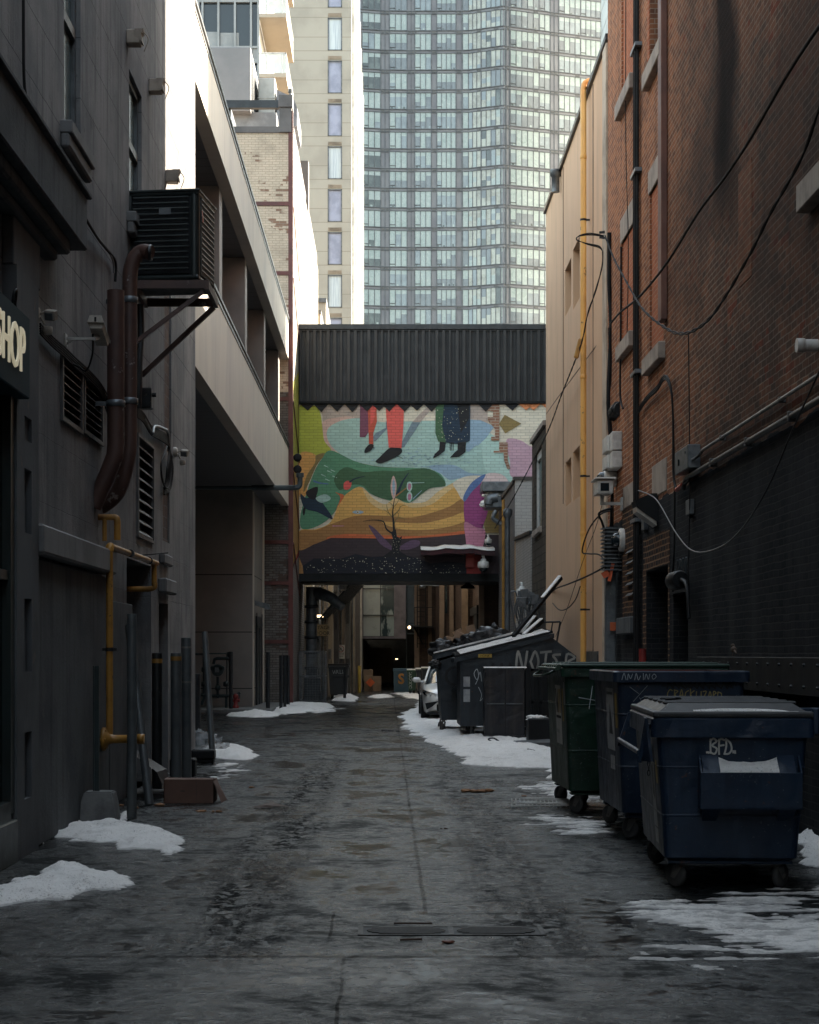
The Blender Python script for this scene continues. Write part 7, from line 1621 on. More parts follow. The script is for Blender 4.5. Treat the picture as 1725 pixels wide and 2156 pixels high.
# ---- second, open, rust red inside
w2,l2,z2,t2=1.16,1.75,.25,1.545
red_in=M('rusty_red_interior',(.13,.035,.03),.7,c2=(.06,.03,.03),sc=3,coord='obj')
mid=dumpster('dumpster','open topped navy dumpster with rust red inside and mustard CRACKLIZARD tag',2.09+.58,16.0+.88,R(.5),w2,l2,z2,t2,navy2,.05,.10,True,red_in)
mp2=front(w2,l2,z2,t2-.10,.05); ml2=leftside(w2,l2,z2,t2-.10,.05)
f=MB(); loft(f,[curve_rect(w2-.045,l2-.045,.03,t2-.001),curve_rect(w2-.05,l2-.05,.03,t2-.35)],0,capb=False); f.build('liner',red_in,mid)
f=MB(); text_mb(f,'CRACKLIZARD',.125,lambda u,v,e:mp2(u,v,.001+e),0) if 0 else None
CR=[[(.55,.9),(.3,1),(.05,.6),(.1,.1),(.5,.05)],[(.75,0),(.8,1)],[(.75,.95),(1.15,.85),(.85,.5),(1.2,0)],[(1.3,0),(1.55,1),(1.75,0)],[(1.38,.4),(1.7,.45)],[(2.3,.9),(2.0,.7),(1.95,.2),(2.3,.05)],[(2.5,1.25),(2.5,0)],[(2.9,.9),(2.52,.5),(2.95,0)],[(3.15,.8),(3.15,.05),(3.45,.05)],[(3.65,.8),(3.65,0)],[(3.85,.8),(4.2,.8),(3.9,.05),(4.25,.05)],[(4.4,0),(4.6,.8),(4.8,0)],[(4.45,.3),(4.75,.3)],[(4.95,0),(4.98,.8),(5.25,.65),(5.0,.4),(5.3,0)],[(5.45,.75),(5.45,0),(5.8,.1),(5.8,.6),(5.45,.75)]]
glyphs(f,CR,mp2,-.13,1.29,.085,.085,.009); f.build('graffiti',yelink,mid)
f=MB(); rg_=random.Random(8)
for k in range(11):
    u=-.13+k*.055; f.ribbon([(u,1.385),(u+rg_.uniform(0,.05),1.44),(u+.05,1.39),(u+rg_.uniform(-.02,.04),1.42)],.013,mp2,0)
f.ribbon([(-.18,1.41),(.5,1.42)],.01,mp2,0); f.build('graffiti',blkink,mid)
f=MB(); yr=-l2/2-.05
rm=lambda u,v,e=0: Vector((u,yr-e,v))
glyphs(f,[[(0,0),(.15,1),(.3,0)],[(.4,0),(.45,.9),(.6,.2),(.75,.9)],[(.9,0),(1.0,1),(1.15,0),(1.3,.6)],[(1.5,1),(1.5,0)],[(1.6,.1),(1.7,.9),(1.85,.1),(1.95,.9)],[(2.1,.5),(2.25,.9),(2.4,.5),(2.2,.1),(2.1,.5)]],rm,-.55,1.465,.13,.06,.005)
glyphs(f,[[(0,1),(.5,.5)],[(1,1.1),(.2,-.1)],[(.55,.2),(.8,-.3),(1.1,-.1),(.9,.25),(.6,.1)],[(.2,-1.4),(.35,-.8),(.55,-1.5),(.7,-.7)],[(.8,-1.3),(1.05,-.7),(1.2,-1.1),(.9,-1.2),(1.3,-1.5)],[(1.2,-.2),(1.5,-.5)],[(1.5,-.2),(1.25,-.5)],[(1.35,-.1),(1.37,-.6)]],mp2,-.47,1.28,.16,.12,.004)
f.build('graffiti',gw,mid)
f=MB(); f.poly([ml2(-.55,.80),ml2(-.05,.80),ml2(-.05,1.38),ml2(-.55,1.38)]); f.poly([ml2(-.5,.62),ml2(-.2,.62),ml2(-.2,.75),ml2(-.5,.75)]); s1=f.build('sticker',sticker,mid)
f=MB(); f.poly([ml2(-.45,.95,.002),ml2(-.2,.95,.002),ml2(-.3,1.25,.002)]); f.poly([ml2(-.5,1.32,.002),ml2(-.1,1.32,.002),ml2(-.1,1.345,.002),ml2(-.5,1.345,.002)]); f.build('print',dark_m,s1)
f=MB(); f.poly([ml2(-.78,1.02),ml2(-.64,1.02),ml2(-.64,1.34),ml2(-.78,1.34)]); f.build('sticker',ysticker,mid)
# ---- third, green
w3,l3,z3,t3=1.70,1.75,.25,1.56
grn=dumpster('dumpster','wide dark green dumpster with WM sticker, green lid and white chalk scrawl',1.86+.85,18.6+.88,R(1.2),w3,l3,z3,t3,green,.05,.10)
mp3=front(w3,l3,z3,t3-.1,.05); ml3=leftside(w3,l3,z3,t3-.1,.05)
lidg=M('green_plastic_lid',(.02,.05,.036),.5,c2=(.03,.06,.045),sc=3,coord='obj',bmp=.1)
f=MB(); f.box(-w3/2-.04,w3/2+.04,-l3/2-.06,l3/2+.04,t3+.002,t3+.035,0,.012,2)
for k in range(5): y=-l3/2+.15+k*.36; f.box(-w3/2+.05,w3/2-.05,y-.05,y+.05,t3+.035,t3+.05,0,.008)
f.build('lid',lidg,grn)
f=MB()
for k in range(8): y=-l3/2+.1+k*.2; f.lathe([(.03,-.05),(.03,.05)],(-w3/2-.06,y,t3+.0),8,0,'y')
f.tube([(-w3/2-.09,-l3/2+.0,t3-.02),(-w3/2-.09,l3/2,t3-.02)],.02,8); f.tube(smoothline([(-w3/2-.05,-l3/2+.25,t3-.02),(-w3/2-.18,-l3/2+.25,t3-.08),(-w3/2-.18,l3/2-.3,t3-.1),(-w3/2-.06,l3/2-.25,t3-.03)],4),.014,6); f.build('hinge_rod',green,grn)
f=MB(); glyphs(f,[[(.2,1),(.1,0)],[(-.2,.5),(.55,.3)],[(.5,.9),(.48,.25)],[(.62,.75),(.7,1),(.8,.7),(.95,1),(1.0,.7)],[(1.05,.7),(1.15,1),(1.25,.7)],[(.85,.3),(1.1,.2)],[(.9,.1),(1.1,.35)],[(1.0,.05),(1.02,.4)]],mp3,-.63,1.12,.36,.24,.008); f.build('graffiti',gw,grn)
f=MB(); f.poly([ml3(-.45,.72),ml3(.05,.72),ml3(.05,1.36),ml3(-.45,1.36)]); s1=f.build('sticker',M('white_decal',(.5,.5,.48),.5,coord='obj',bmp=0),grn)
ml3r=lambda u,v,e=0: ml3(-u,v,e)
f=MB(); f.poly([ml3(-.0+u_,1.18,.002) if 0 else ml3(.02-a,b_,.002) for u_,a,b_ in ((0,0,1.32),(0,.08,1.06),(0,.14,1.06),(0,.07,1.32))]); f.poly([ml3(.02-a,b_,.002) for a,b_ in ((.10,1.06),(.14,1.06),(.20,1.25),(.16,1.25))]); f.poly([ml3(.02-a,b_,.002) for a,b_ in ((.16,1.25),(.19,1.06),(.23,1.06),(.21,1.32))])
f.poly([ml3(-.42,1.0,.002),ml3(.0,1.0,.002),ml3(.0,1.03,.002),ml3(-.42,1.03,.002)]); text_mb(f,'500 665 1121',.05,lambda u,v,e:ml3(-.0-u,.84+v,.002),0); f.build('print',black_p,s1)
f=MB(); f.poly([ml3(.02-a,b_,.002) for a,b_ in ((.24,1.32),(.24,1.06),(.30,1.06),(.31,1.32))]); f.poly([ml3(.02-a,b_,.002) for a,b_ in ((.34,1.32),(.36,1.06),(.43,1.06),(.43,1.32))]); f.build('print',ysticker,s1)
f=MB(); f.poly([ml3(-.66,.98),ml3(-.55,.98),ml3(-.55,1.33),ml3(-.66,1.33)]); f.build('sticker',ysticker,grn)
f=MB(); f.poly([ml3(-.80,1.16),ml3(-.71,1.16),ml3(-.71,1.40),ml3(-.80,1.40)]); f.build('sticker',sticker,grn)
# ---- slant top bin with NOTER tag
D=34.9; s_=D/F
t=thing('slant_top_dumpster','big slant top dumpster with snowy ribbed lid and grey spray painted tag','dumpster',(2.6,D,0),group='slant top dumpsters farther up the alley')
X0,X1=1.45,3.75; zl=1.70; Xr=3.28; zr_=2.06; zb=.27
prof=[(X0,zb),(X1,zb),(X1,1.66),(Xr,2.02),(X0,1.56)]
f=MB(); f.prism([(x,D,z) for x,z in prof],(0,1.8,0)); f.build('body',charc,t)
f=MB()
def slab_(f,a,b_,y0,y1,th,m=0): f.prism([(a[0],y0,a[1]),(b_[0],y0,b_[1]),(b_[0],y0,b_[1]+th),(a[0],y0,a[1]+th)],(0,y1-y0,0),m)
slab_(f,(X0-.12,1.53),(Xr+.03,2.02),D-.06,D+1.86,.09); f.build('lid_frame',charc,t)
f=MB()
for k in range(6):
    y0=D-.05+k*.32; slab_(f,(X0-.10,1.625+.012*k),(Xr,2.115+.012*k),y0,y0+.24,.05)
lf=f.build('lid',black_p,t)
f=MB()
for k in range(6):
    y0=D-.03+k*.32; n_=14; vs=[]
    for i in range(n_+1):
        q=i/n_; x=X0+.0+(Xr-X0-.06)*q; z=1.70+.44*q+.013*k; hh_=.02+.02*noise.noise(Vector((i*.7,k*3,0)))
        vs+=[(x,y0,z-.02),(x,y0+.02,z+hh_),(x,y0+.19,z+hh_),(x,y0+.21,z-.02)]
    f.add(vs,[(i*4+q,i*4+q+4,i*4+q+5,i*4+q+1) for i in range(n_) for q in range(3)],0,True)
f.build('snow',snow_m,t)
mp4=lambda u,v,e=0: Vector((u,D-.005-e,v))
f=MB(); glyphs(f,[[(0,0),(.1,1),(.35,.1),(.5,1)],[(.65,.5),(.85,1),(1.0,.5),(.85,0),(.65,.5)],[(1.1,.95),(1.55,1.0)],[(1.35,.95),(1.25,0)],[(1.95,.85),(1.65,.8),(1.8,.5),(1.65,.1),(2.0,.15)],[(2.2,0),(2.25,.85),(2.6,.7),(2.3,.45),(2.65,.0)]],mp4,2.55,1.35,.45,.40,.045); f.build('graffiti',greyspray,t)
f=MB()
for k in range(6): u=2.0+k*.17; f.ribbon([(u,1.25),(u+.1,1.5),(u+.15,1.3),(u+.05,1.38)],.05,mp4,0)
f.build('graffiti',blkink,t)
f=MB(); glyphs(f,[[(0,0),(.2,.5),(.1,1),(-.1,.7),(.1,.3),(.3,.8),(.4,.2)],[(.2,-.2),(.4,-.7),(.3,-1.1),(.5,-.9)]],mp4,1.75,1.1,.3,.3,.012); f.build('graffiti',gw,t)
f=MB(); f.box(X0+.35,X0+.62,D-.07,D-.062,1.63,1.70); yl=f.build('sticker',ysticker,t); 
f=MB(); text_mb(f,'HONK',.07,lambda u,v,e:Vector((X0+.39+u*.9,D-.0725,1.64+v)),0); f.build('lettering',black_p,yl)
f=MB(); 
for (u,v,w_,h_) in ((.06,1.05,.13,.2),(.06,.75,.13,.25)): f.box(X0+u,X0+u+w_,D-.008,D-.002,v,v+h_)
f.build('sticker',sticker,t)
for (x,y) in ((X0+.25,D+.2),(X0+.7,D+.1),(X1-.3,D+.2),(X1-.3,D+1.6),(X0+.25,D+1.6)): caster(t,x,y,zb,.10,ang=25)
# ---- neighbour with heaped trash
D=37.3
t=thing('slant_top_dumpster','overflowing dark dumpster with black CA letters beside the white car','dumpster',(1.9,D,0),group='slant top dumpsters farther up the alley')
f=MB(); f.prism([(1.07,D,1.55),(1.15,D,.3),(3.3,D,.3),(3.3,D,1.9),(2.6,D,1.95)],(0,1.8,0)); f.build('body',charc,t)
f=MB(); f.prism([(.98,D-.05,1.58),(3.0,D-.05,2.1),(3.0,D-.05,2.2),(.98,D-.05,1.68)],(0,1.9,0)); f.build('lid_frame',charc,t)
f=MB(); f.prism([(1.0,D-.0,1.71),(2.9,D-.0,2.18),(2.9,D,2.22),(1.0,D,1.74)],(0,1.8,0)); f.build('snow',snow_m,t)
f=MB(); text_mb(f,'CA',.62,lambda u,v,e:Vector((1.18+u,D-.004,1.02+v)),0); f.build('lettering',blkink,t)
f=MB(); f.prism([(1.35,D-.25,.95),(1.9,D-.25,.95),(1.9,D-.25,1.12),(1.55,D-.25,1.12)],(0,.25,0)); f.build('fork_sleeve',charc,t)
for (x,y) in ((1.2,D+.15),(1.75,D+.15),(1.2,D+1.5),(2.9,D+.2)): caster(t,x,y,.3,.11,ang=25)
bagb=M('black_bin_bag',(.010,.010,.011),.42,coord='obj',bmp=1.0,bsc=9,bd=.04)
for k,(x,y,D_,r,l) in enumerate(((1000+0,1352,38.2,.26,'black garbage bag heaped on the overflowing dumpster, between two cartons'),(1035,1347,38.0,.34,'largest black garbage bag atop the overflowing dumpster'),(933,1368,38.4,.26,'black garbage bag slumped on the left end of the overflowing dumpster'),(975,1358,38.5,.22,'small black garbage bag in the middle of the dumpster heap'),(916,1398,37.2,.11,'black garbage bag dangling over the left rim of the overflowing dumpster'))):
    p=P(x,y,D_); f=MB(); f.blob(tuple(p),r,0,4,.22,2.5,k+5,(1.15,1,.85)); f.blob((p.x+r*.2,p.y,p.z+r*.75),r*.22,0,2,.4,3,k,(1,1,1.3)); single(f,'garbage_bag',bagb,l,'bag','garbage bags on the dumpsters')
for k,(x,y,w_,a,l) in enumerate(((978,1350,.5,25,'open brown carton tilting on the garbage heap'),(1008,1350,.45,-30,'second carton wedged between garbage bags, right of the tilted one'),(955,1356,.4,10,'snow dusted pale carton at the left of the garbage heap'))):
    p=P(x,y,38.6); f=MB(); f.obox(p,(w_,.4,.28),Matrix.Rotation(R(a),4,'Y'),0,.01); f.obox(p+Vector((w_*.3,-.1,.2)),(w_*.6,.02,.2),Matrix.Rotation(R(a+50),4,'Y')); single(f,'carton',cbd,l,'box','cartons on the garbage heap')
# ---- dark flat cabinet
D=34.3; t=thing('steel_waste_cabinet','flat fronted rusty dark steel cabinet with two doors in front of the slant top dumpster','cabinet',(2.3,D,0))
X0,X1=1.90,2.68; f=MB(); f.box(X0,X1,D,D+.6,.12,1.43,0,.01); f.box(X0-.02,X1+.02,D-.01,D+.62,.02,.12,0,.01); f.build('body',paint('rusty_dark_steel',(.011,.013,.019),(.022,.018,.017)),t)
f=MB(); f.box(X0+.04,X0+.38,D-.03,D,.72,.74); f.box(X0+.42,X1-.04,D-.03,D,.72,.74); f.build('ledge',galv,t)
f=MB(); f.box(X0+.395,X0+.405,D-.004,D,.14,1.4); f.build('door_gap',black_p,t)
f=MB(); vs=[]
for i in range(15):
    x=X0-.02+i*.06+.0; vs+=[(x,D-.01,1.43),(x,D+.02,1.45+.012*noise.noise(Vector((i,0,2)))),(x,D+.5,1.45)]
f.add(vs,[(i*3+q,i*3+q+3,i*3+q+4,i*3+q+1) for i in range(14) for q in range(2)],0,True); f.build('snow',snow_m,t)
t=thing('steel_frame_rack','narrow black steel rack between the rusty cabinet and green dumpster','rack',(3.0,34,0))
f=MB()
for xx in (2.74,2.9,3.3): f.box(xx,xx+.06,33.6,33.66,0,1.42,0,.004)
for z in (.75,1.37): f.box(2.74,3.3,33.6,33.66,z,z+.05)
f.box(2.7,3.4,34.3,34.4,0,1.4); f.build('frame',black_p,t)
f=MB(); f.box(2.62,3.2,32.6,33.2,0,.5,0,.02); f.build('bin',black_p,t)
f=MB(); f.blob((2.8,32.9,.5),.14,0,3,.25,3,1,(1.4,1,.4)); f.build('snow',snow_m,t)
# boards leaning over
bd_=M('dark_wet_board',(.014,.014,.015),.8,sc=3,spec=.1)
for k,(a,b_,w_,l) in enumerate((((1081,1339,36),(1181,1217,37.5),.13,'longest dark board leaning up from the slant top dumpster, snow on its top'),((1100,1337,36.2),(1128,1302,36.8),.15,'short snow covered board under the long leaning board'),((1104,1340,36.0),(1142,1307,36.6),.13,'snowy board beside the short one, lowest of the leaning boards'))):
    A=P(*a);B=P(*b_); t=thing('leaning_board',l,'board',tuple(A),group='boards leaning out of the dumpster'); f=MB(); f.beam(A,B,.08,w_*.5); f.build('board',bd_,t)
    n_=Vector((-.02,0,w_*.36)); f=MB(); A2=A.lerp(B,.02 if k else .62); f.beam(A2+n_,B+n_,.075,.022); f.build('snow',snow_m,t)
f=MB(); 
q=[P(1138,1310,37),P(1180,1309,37),P(1172,1355,37),P(1143,1325,37)]
f.tube([q[0],q[1]],.02,6); f.tube([q[1],q[2]],.022,6); f.tube([P(1164,1310,37),P(1158,1345,37)],.015,6); f.tube([q[0]+Vector((0,.3,0)),q[1]+Vector((0,.3,0))],.02,6)
single(f,'bent_frame',dark_m,'bent dark metal chair frame sticking up behind the slant top dumpster','frame')
# flat metal panel on the snow
A=G(1040,1568);B=G(1150,1545); f=MB(); f.add([(A.x,A.y,.03),(A.x+.25,A.y-.5,.03),(3.1,30.6,.03),(3.1,32.0,.03),(A.x,A.y,.06),(A.x+.25,A.y-.5,.06),(3.1,30.6,.16),(3.1,32.0,.16)],[(4,5,6,7),(0,1,5,4),(1,2,6,5),(0,4,7,3)]); f.tube(smoothline([(A.x-.02,A.y-.2,.05),(A.x-.12,A.y-.3,.12),(A.x-.02,A.y-.4,.14),(A.x+.1,A.y-.45,.06)],4),.015,6)
single(f,'fallen_panel',dark_m,'dark metal panel with a loop handle lying on the snow','panel')
# wire rack on ground by green dumpster
A=G(1080,1695); t=thing('wire_rack','bent white wire rack lying flat beside the green dumpster','rack',tuple(A))
f=MB(); x0,y0=G(1078,1703).x,G(1078,1703).y; x1=G(1210,1703).x
for k in range(9): f.tube([(x0+.02*k,y0+.1*k,.03+.03*math.sin(k)),(x1,y0+.1*k-.1,.05)],.007,5)
for k in range(16): xx=x0+(x1-x0)*k/15; f.tube([(xx,y0-.02,.03),(xx+.06,y0+.85,.04)],.006,5); f.tube([(xx,y0-.02,.03),(xx,y0-.02,.09)],.003,5)
f.tube([(x0,y0-.02,.09),(x1,y0-.02,.09)],.004,5); f.build('wires',white_m,t)
f=MB(); p=G(1228,1690)
for k in range(6): f.tube(smoothline([p+Vector((0,.1,.03)),p+Vector((-.06+.03*k,.05,.10+.02*(k%3))),p+Vector((-.12+.05*k,0,.16+.015*(k%2)))],3),[.022]*7,8)
f.blob((p.x,p.y+.1,.05),.08,0,2,.2); single(f,'work_glove',black_p,'stiff black work glove lying under the green dumpster','glove')
# ================================================================ white car (nose towards the viewer)
carx=.86+.93; cary=44.2
car=thing('parked_car','white sedan parked nose first behind the overflowing dumpster','car',(carx,cary,0),0,local=True)
wp,nt,b=newmat('white_car_paint'); b.inputs['Base Color'].default_value=(.78,.75,.70,1); b.inputs['Roughness'].default_value=.25; b.inputs['Coat Weight'].default_value=.6; b.inputs['Coat Roughness'].default_value=.08
def sec(y,hw,zb,zm,zt,crown):   # half section points (x,z), mirrored
    h=[(0,zt+crown),(hw*.55,zt+crown*.75),(hw*.86,zt),(hw*.97,zt-.07),(hw,zm),(hw*.985,zm-.18),(hw*.96,zb+.05),(hw*.9,zb),(0,zb)]
    return [(x,y,z) for x,z in h]+[(-x,y,z) for x,z in h[-2:0:-1]]
S=[(.0,.62,.28,.50,.60,.03),(.10,.78,.20,.52,.70,.04),(.35,.88,.18,.55,.80,.05),(.8,.91,.18,.6,.88,.05),(1.3,.92,.18,.65,.95,.04),(1.9,.92,.18,.7,.98,.02),(2.8,.92,.18,.72,.99,.01),(3.8,.92,.18,.75,1.02,.02),(4.5,.88,.22,.75,1.05,.03),(4.85,.78,.30,.7,.98,.02),(4.92,.6,.4,.6,.8,.02)]
f=MB(); loops=[sec(*q) for q in S]; loft(f,loops,0,True,True,True); o=f.build('body',wp,car); md=o.modifiers.new('s','SUBSURF'); md.levels=2; md.render_levels=2
def gsec(y,hw,z0,zt): h=[(0,zt+.02),(hw*.6,zt+.01),(hw*.80,zt-.05),(hw,z0),(hw*.9,z0-.05),(0,z0-.05)]; return [(x,y,z) for x,z in h]+[(-x,y,z) for x,z in h[-2:0:-1]]
f=MB(); loft(f,[gsec(1.15,.80,.93,.98),gsec(1.5,.82,.96,1.16),gsec(2.05,.82,.98,1.40),gsec(2.8,.82,.99,1.44),gsec(3.5,.80,1.0,1.38),gsec(4.3,.72,1.03,1.10)],0,True,True,True)
cg_,nt,b=newmat('car_glass'); b.inputs['Base Color'].default_value=(.05,.07,.08,1); b.inputs['Roughness'].default_value=.06; b.inputs['Specular IOR Level'].default_value=.8
f.build('cabin_glass',cg_,car)
f=MB(); loft(f,[[(x*1.01,y,z+.012) for x,y,z in ((.64,2.1,1.38),(0,2.1,1.42),(-.64,2.1,1.38),(-.66,2.1,1.36),(0,2.1,1.40),(.66,2.1,1.36))],[(x,y,z+.012) for x,y,z in ((.66,2.8,1.42),(0,2.8,1.455),(-.66,2.8,1.42),(-.68,2.8,1.40),(0,2.8,1.44),(.68,2.8,1.40))],[(x,y,z+.012) for x,y,z in ((.62,3.6,1.35),(0,3.6,1.385),(-.62,3.6,1.35),(-.64,3.6,1.33),(0,3.6,1.37),(.64,3.6,1.33))]],0,True)
for s_2 in (-1,1): f.tube([(s_2*.82,1.3,.97),(s_2*.74,1.75,1.2),(s_2*.66,2.1,1.40)],.032,8)
f.build('roof',wp,car)
hl=M('headlamp_glass',(.03,.032,.035),.12,coord='obj',bmp=0)
for s_2 in (-1,1):
    f=MB(); pts=[(s_2*.86,.27,.66),(s_2*.905,.50,.73),(s_2*.89,.60,.80),(s_2*.80,.22,.765),(s_2*.60,.095,.705),(s_2*.40,.04,.63),(s_2*.55,.05,.60)]
    f.prism([Vector(p_)+Vector((0,-.03,0)) for p_ in pts],(0,.08,0)); h_=f.build('headlight',hl,car)
    f=MB(); f.blob((s_2*.70,.085,.685),.035,0,2,0,1); f.blob((s_2*.58,.05,.66),.028,0,2,0,1); f.build('lamp',white_m,h_)
    f=MB(); f.obox((s_2*1.03,1.55,1.03),(.22,.12,.13),Matrix.Rotation(R(8*s_2),4,'Z'),0,.045); f.tube([(s_2*.86,1.55,.98),(s_2*.98,1.56,.99)],.025,6); f.build('mirror',wp,car)
    f=MB(); f.prism([(s_2*.80,.0,.30),(s_2*.84,.02,.46),(s_2*.50,-.05,.52),(s_2*.66,-.03,.38)],(0,.1,0)); f.build('bumper_vent',black_p,car)
    for y2 in (.95,3.85):
        f=MB(); f.lathe([(.20,-.10),(.32,-.11),(.335,-.08),(.335,.08),(.32,.11),(.20,.10)],(s_2*.82,y2,.335),24,0,'x'); wh=f.build('wheel',rubber,car)
        f=MB(); f.lathe([(.03,s_2*.10),(.2,s_2*.09),(.21,s_2*.112),(.03,s_2*.105)],(s_2*.82,y2,.335),16,0,'x'); f.build('rim',galv,wh)
f=MB(); f.box(-.55,.55,-.045,.05,.26,.44,0,.02); f.box(-.3,.3,-.035,.03,.56,.60,0,.01); f.build('grille',black_p,car)
f=MB(); f.box(-.80,.80,-.06,.2,.17,.235,0,.02); f.build('lower_lip',black_p,car)
# ================================================================ SNOW
def insided(p,poly):
    # signed distance (positive inside) to polygon in metres
    x,y=p; ins=False; dmin=1e9; n=len(poly)
    for i in range(n):
        x1,y1=poly[i];x2,y2=poly[(i+1)%n]
        if (y1>y)!=(y2>y) and x<(x2-x1)*(y-y1)/(y2-y1)+x1: ins=not ins
        dx,dy=x2-x1,y2-y1; L2=dx*dx+dy*dy; t=0 if L2==0 else max(0,min(1,((x-x1)*dx+(y-y1)*dy)/L2))
        d=math.hypot(x-x1-t*dx,y-y1-t*dy); dmin=min(dmin,d)
    return dmin if ins else -dmin
def snow(label,px,H,edge=.25,amp=.5,fr=2.5,res=.04,thr=.0,seed=0,cat='snow',world=None,fine=.25):
    poly=world or [tuple(G(x,y).xy) for x,y in px]
    x0=min(p[0] for p in poly)-.15;x1=max(p[0] for p in poly)+.15;y0=min(p[1] for p in poly)-.15;y1=max(p[1] for p in poly)+.15
    nx=int((x1-x0)/res)+1; ry=res*max(1,min(3,(y0/14))); ny=int((y1-y0)/ry)+1
    cx,cy=(x0+x1)/2,(y0+y1)/2
    hs=[]; 
    for j in range(ny+1):
        for i in range(nx+1):
            x=x0+i*res;y=y0+j*ry; d=insided((x,y),poly)
            q=Vector((x*fr,y*fr*.7,seed*5.1)); nz=noise.fractal(q,1.0,2.1,5)
            nf=noise.fractal(Vector((x*11,y*16,seed)),1.0,2.0,4); ns=noise.fractal(Vector((x*2.6,y*7.5,seed+40)),1.0,2.0,4) if thr>0 else 0
            e=(d if thr<=0 else min(d,edge))*(1 if thr<=0 else .8)+nz*amp*edge*(1.2 if thr<=0 else .75)+ns*edge*1.6+nf*(.035 if thr<=0 else .06)-thr*edge
            if e<=0: h=e*.4
            else: h=H*(1-math.exp(-e/edge))*(1+fine*nz*1.4)+(.020 if H>.05 else .006)*nf*min(1,e*8)+(.03*noise.noise(Vector((x*4.2,y*3.2,seed+9)))*min(1,e*3) if H>.05 else 0)
            hs.append(max(-.02,h-.002))
    f=MB(); idx={}; W_=nx+1
    faces=[]
    for j in range(ny):
        for i in range(nx):
            c=[j*W_+i,j*W_+i+1,(j+1)*W_+i+1,(j+1)*W_+i]
            if max(hs[k] for k in c)<=0.0005: continue
            fc=[]
            for k in c:
                if k not in idx:
                    idx[k]=len(f.v); f.v.append(Vector((x0+(k%W_)*res,y0+(k//W_)*ry,hs[k])))
                fc.append(idx[k])
            f.f.append(fc); f.m.append(0); f.s.append(True)
    if not f.v: return
    return single(f,'snow_patch',snow_m,label,cat,'patches of old snow on the alley floor',base=Vector((cx,cy,0)))
snow('long smooth snow mound in front of the concrete block',[(105,1763),(140,1728),(160,1722),(175,1738),(245,1733),(330,1742),(368,1758),(386,1775),(352,1800),(330,1790),(270,1787),(200,1775),(150,1768)],.075,.18,.75,2.4,.028,seed=1)
snow('snow heap against the wall at the foot of the concrete block',[(85,1775),(150,1728),(165,1715),(185,1722),(180,1735),(140,1748),(110,1765)],.09,.10,.5,3,.03,seed=2)
snow('little snow lump right of the concrete block base',[(248,1730),(252,1712),(275,1708),(280,1716),(262,1728)],.06,.06,.4,4,.025,seed=3)
snow('nearest left snow mound running out of the picture',[(-60,1920),(-40,1880),(0,1868),(60,1845),(110,1826),(160,1824),(180,1832),(280,1838),(285,1848),(262,1853),(272,1862),(245,1872),(190,1873),(100,1892),(20,1905)],.07,.22,.85,2.6,.028,seed=4)
snow('snow strip beside the clear plastic bag and thin leaning pipe',[(405,1600),(410,1575),(470,1570),(505,1572),(535,1585),(545,1592),(520,1602),(470,1598),(430,1592)],.10,.2,.6,2,.05,seed=5)
snow('scattered snow crumbs between the bollards and the wheel tracks',[(440,1612),(470,1604),(520,1610),(525,1625),(480,1640),(455,1645),(400,1645),(440,1630)],.02,.2,1.6,3.2,.04,thr=.9,seed=6)
snow('low snow ridge along the concrete pad',[(480,1507),(500,1500),(540,1500),(600,1503),(575,1510),(530,1511)],.15,.35,.5,1.5,.08,seed=7)
snow('snow bank at the brick corner by the three bollards',[(560,1500),(575,1488),(640,1484),(700,1488),(690,1495),(620,1502),(600,1506)],.18,.4,.5,1.2,.08,seed=8)
snow('snow by the dark dumpster beyond the wire cage',[(700,1476),(705,1466),(735,1462),(752,1470),(745,1477)],.18,.3,.5,1.2,.1,seed=9)
snow('big bright snow bank spreading from the car to the green dumpster',[(850,1502),(862,1495),(885,1490),(925,1505),(1000,1530),(1180,1530),(1180,1650),(1150,1617),(1050,1616),(985,1610),(960,1590),(905,1562),(860,1535),(850,1518)],.10,.35,.7,1.8,.05,seed=10)
snow('snow under the overflowing dumpster and the car nose',[(870,1500),(880,1475),(1000,1478),(1060,1500),(1060,1530),(930,1530)],.10,.4,.4,1.5,.09,seed=11)
snow('thin dirty snow around the wheels of the green dumpster',[(1100,1660),(1135,1645),(1250,1650),(1270,1690),(1200,1690),(1150,1672)],.035,.2,1.0,2.2,.035,thr=.35,seed=12)
snow('thin streaky snow between the wire rack and the open dumpster',[(1095,1722),(1120,1712),(1200,1716),(1290,1712),(1300,1745),(1240,1760),(1190,1752),(1140,1738)],.025,.25,1.1,2.4,.03,thr=.35,seed=13)
snow('wide ragged melting snow sheet at the right front corner',[(1335,1925),(1420,1900),(1480,1905),(1600,1885),(1760,1872),(1800,2010),(1640,2000),(1560,1990),(1500,1962),(1430,1950)],.018,.27,1.4,1.7,.022,thr=.16,seed=14)
snow('second ragged snow streak below the wide melting sheet',[(1335,2020),(1400,1985),(1460,1983),(1570,2000),(1590,2022),(1500,2045),(1400,2038)],.010,.16,1.5,2.3,.02,thr=.25,seed=15)
snow('snow wedge between the nearest dumpster and brick wall',[(1672,1795),(1670,1770),(1700,1757),(1760,1760),(1790,1815),(1720,1822)],.13,.2,.8,2.4,.03,seed=16)
snow('flat snow patch in the middle of the alley under the bridge',[(775,1466),(790,1461),(820,1463),(826,1468),(800,1471),(780,1470)],.06,.4,.5,1,.12,seed=17)
snow('snow along the right side by the small far bins',[(824,1460),(860,1458),(905,1462),(905,1475),(880,1474),(850,1466)],.08,.5,.6,1,.12,seed=18)
snow('pale snow smear left of centre near the far dumpster',[(655,1502),(660,1494),(700,1490),(712,1494),(690,1500)],.03,.3,1.0,1.2,.08,thr=.1,seed=19)
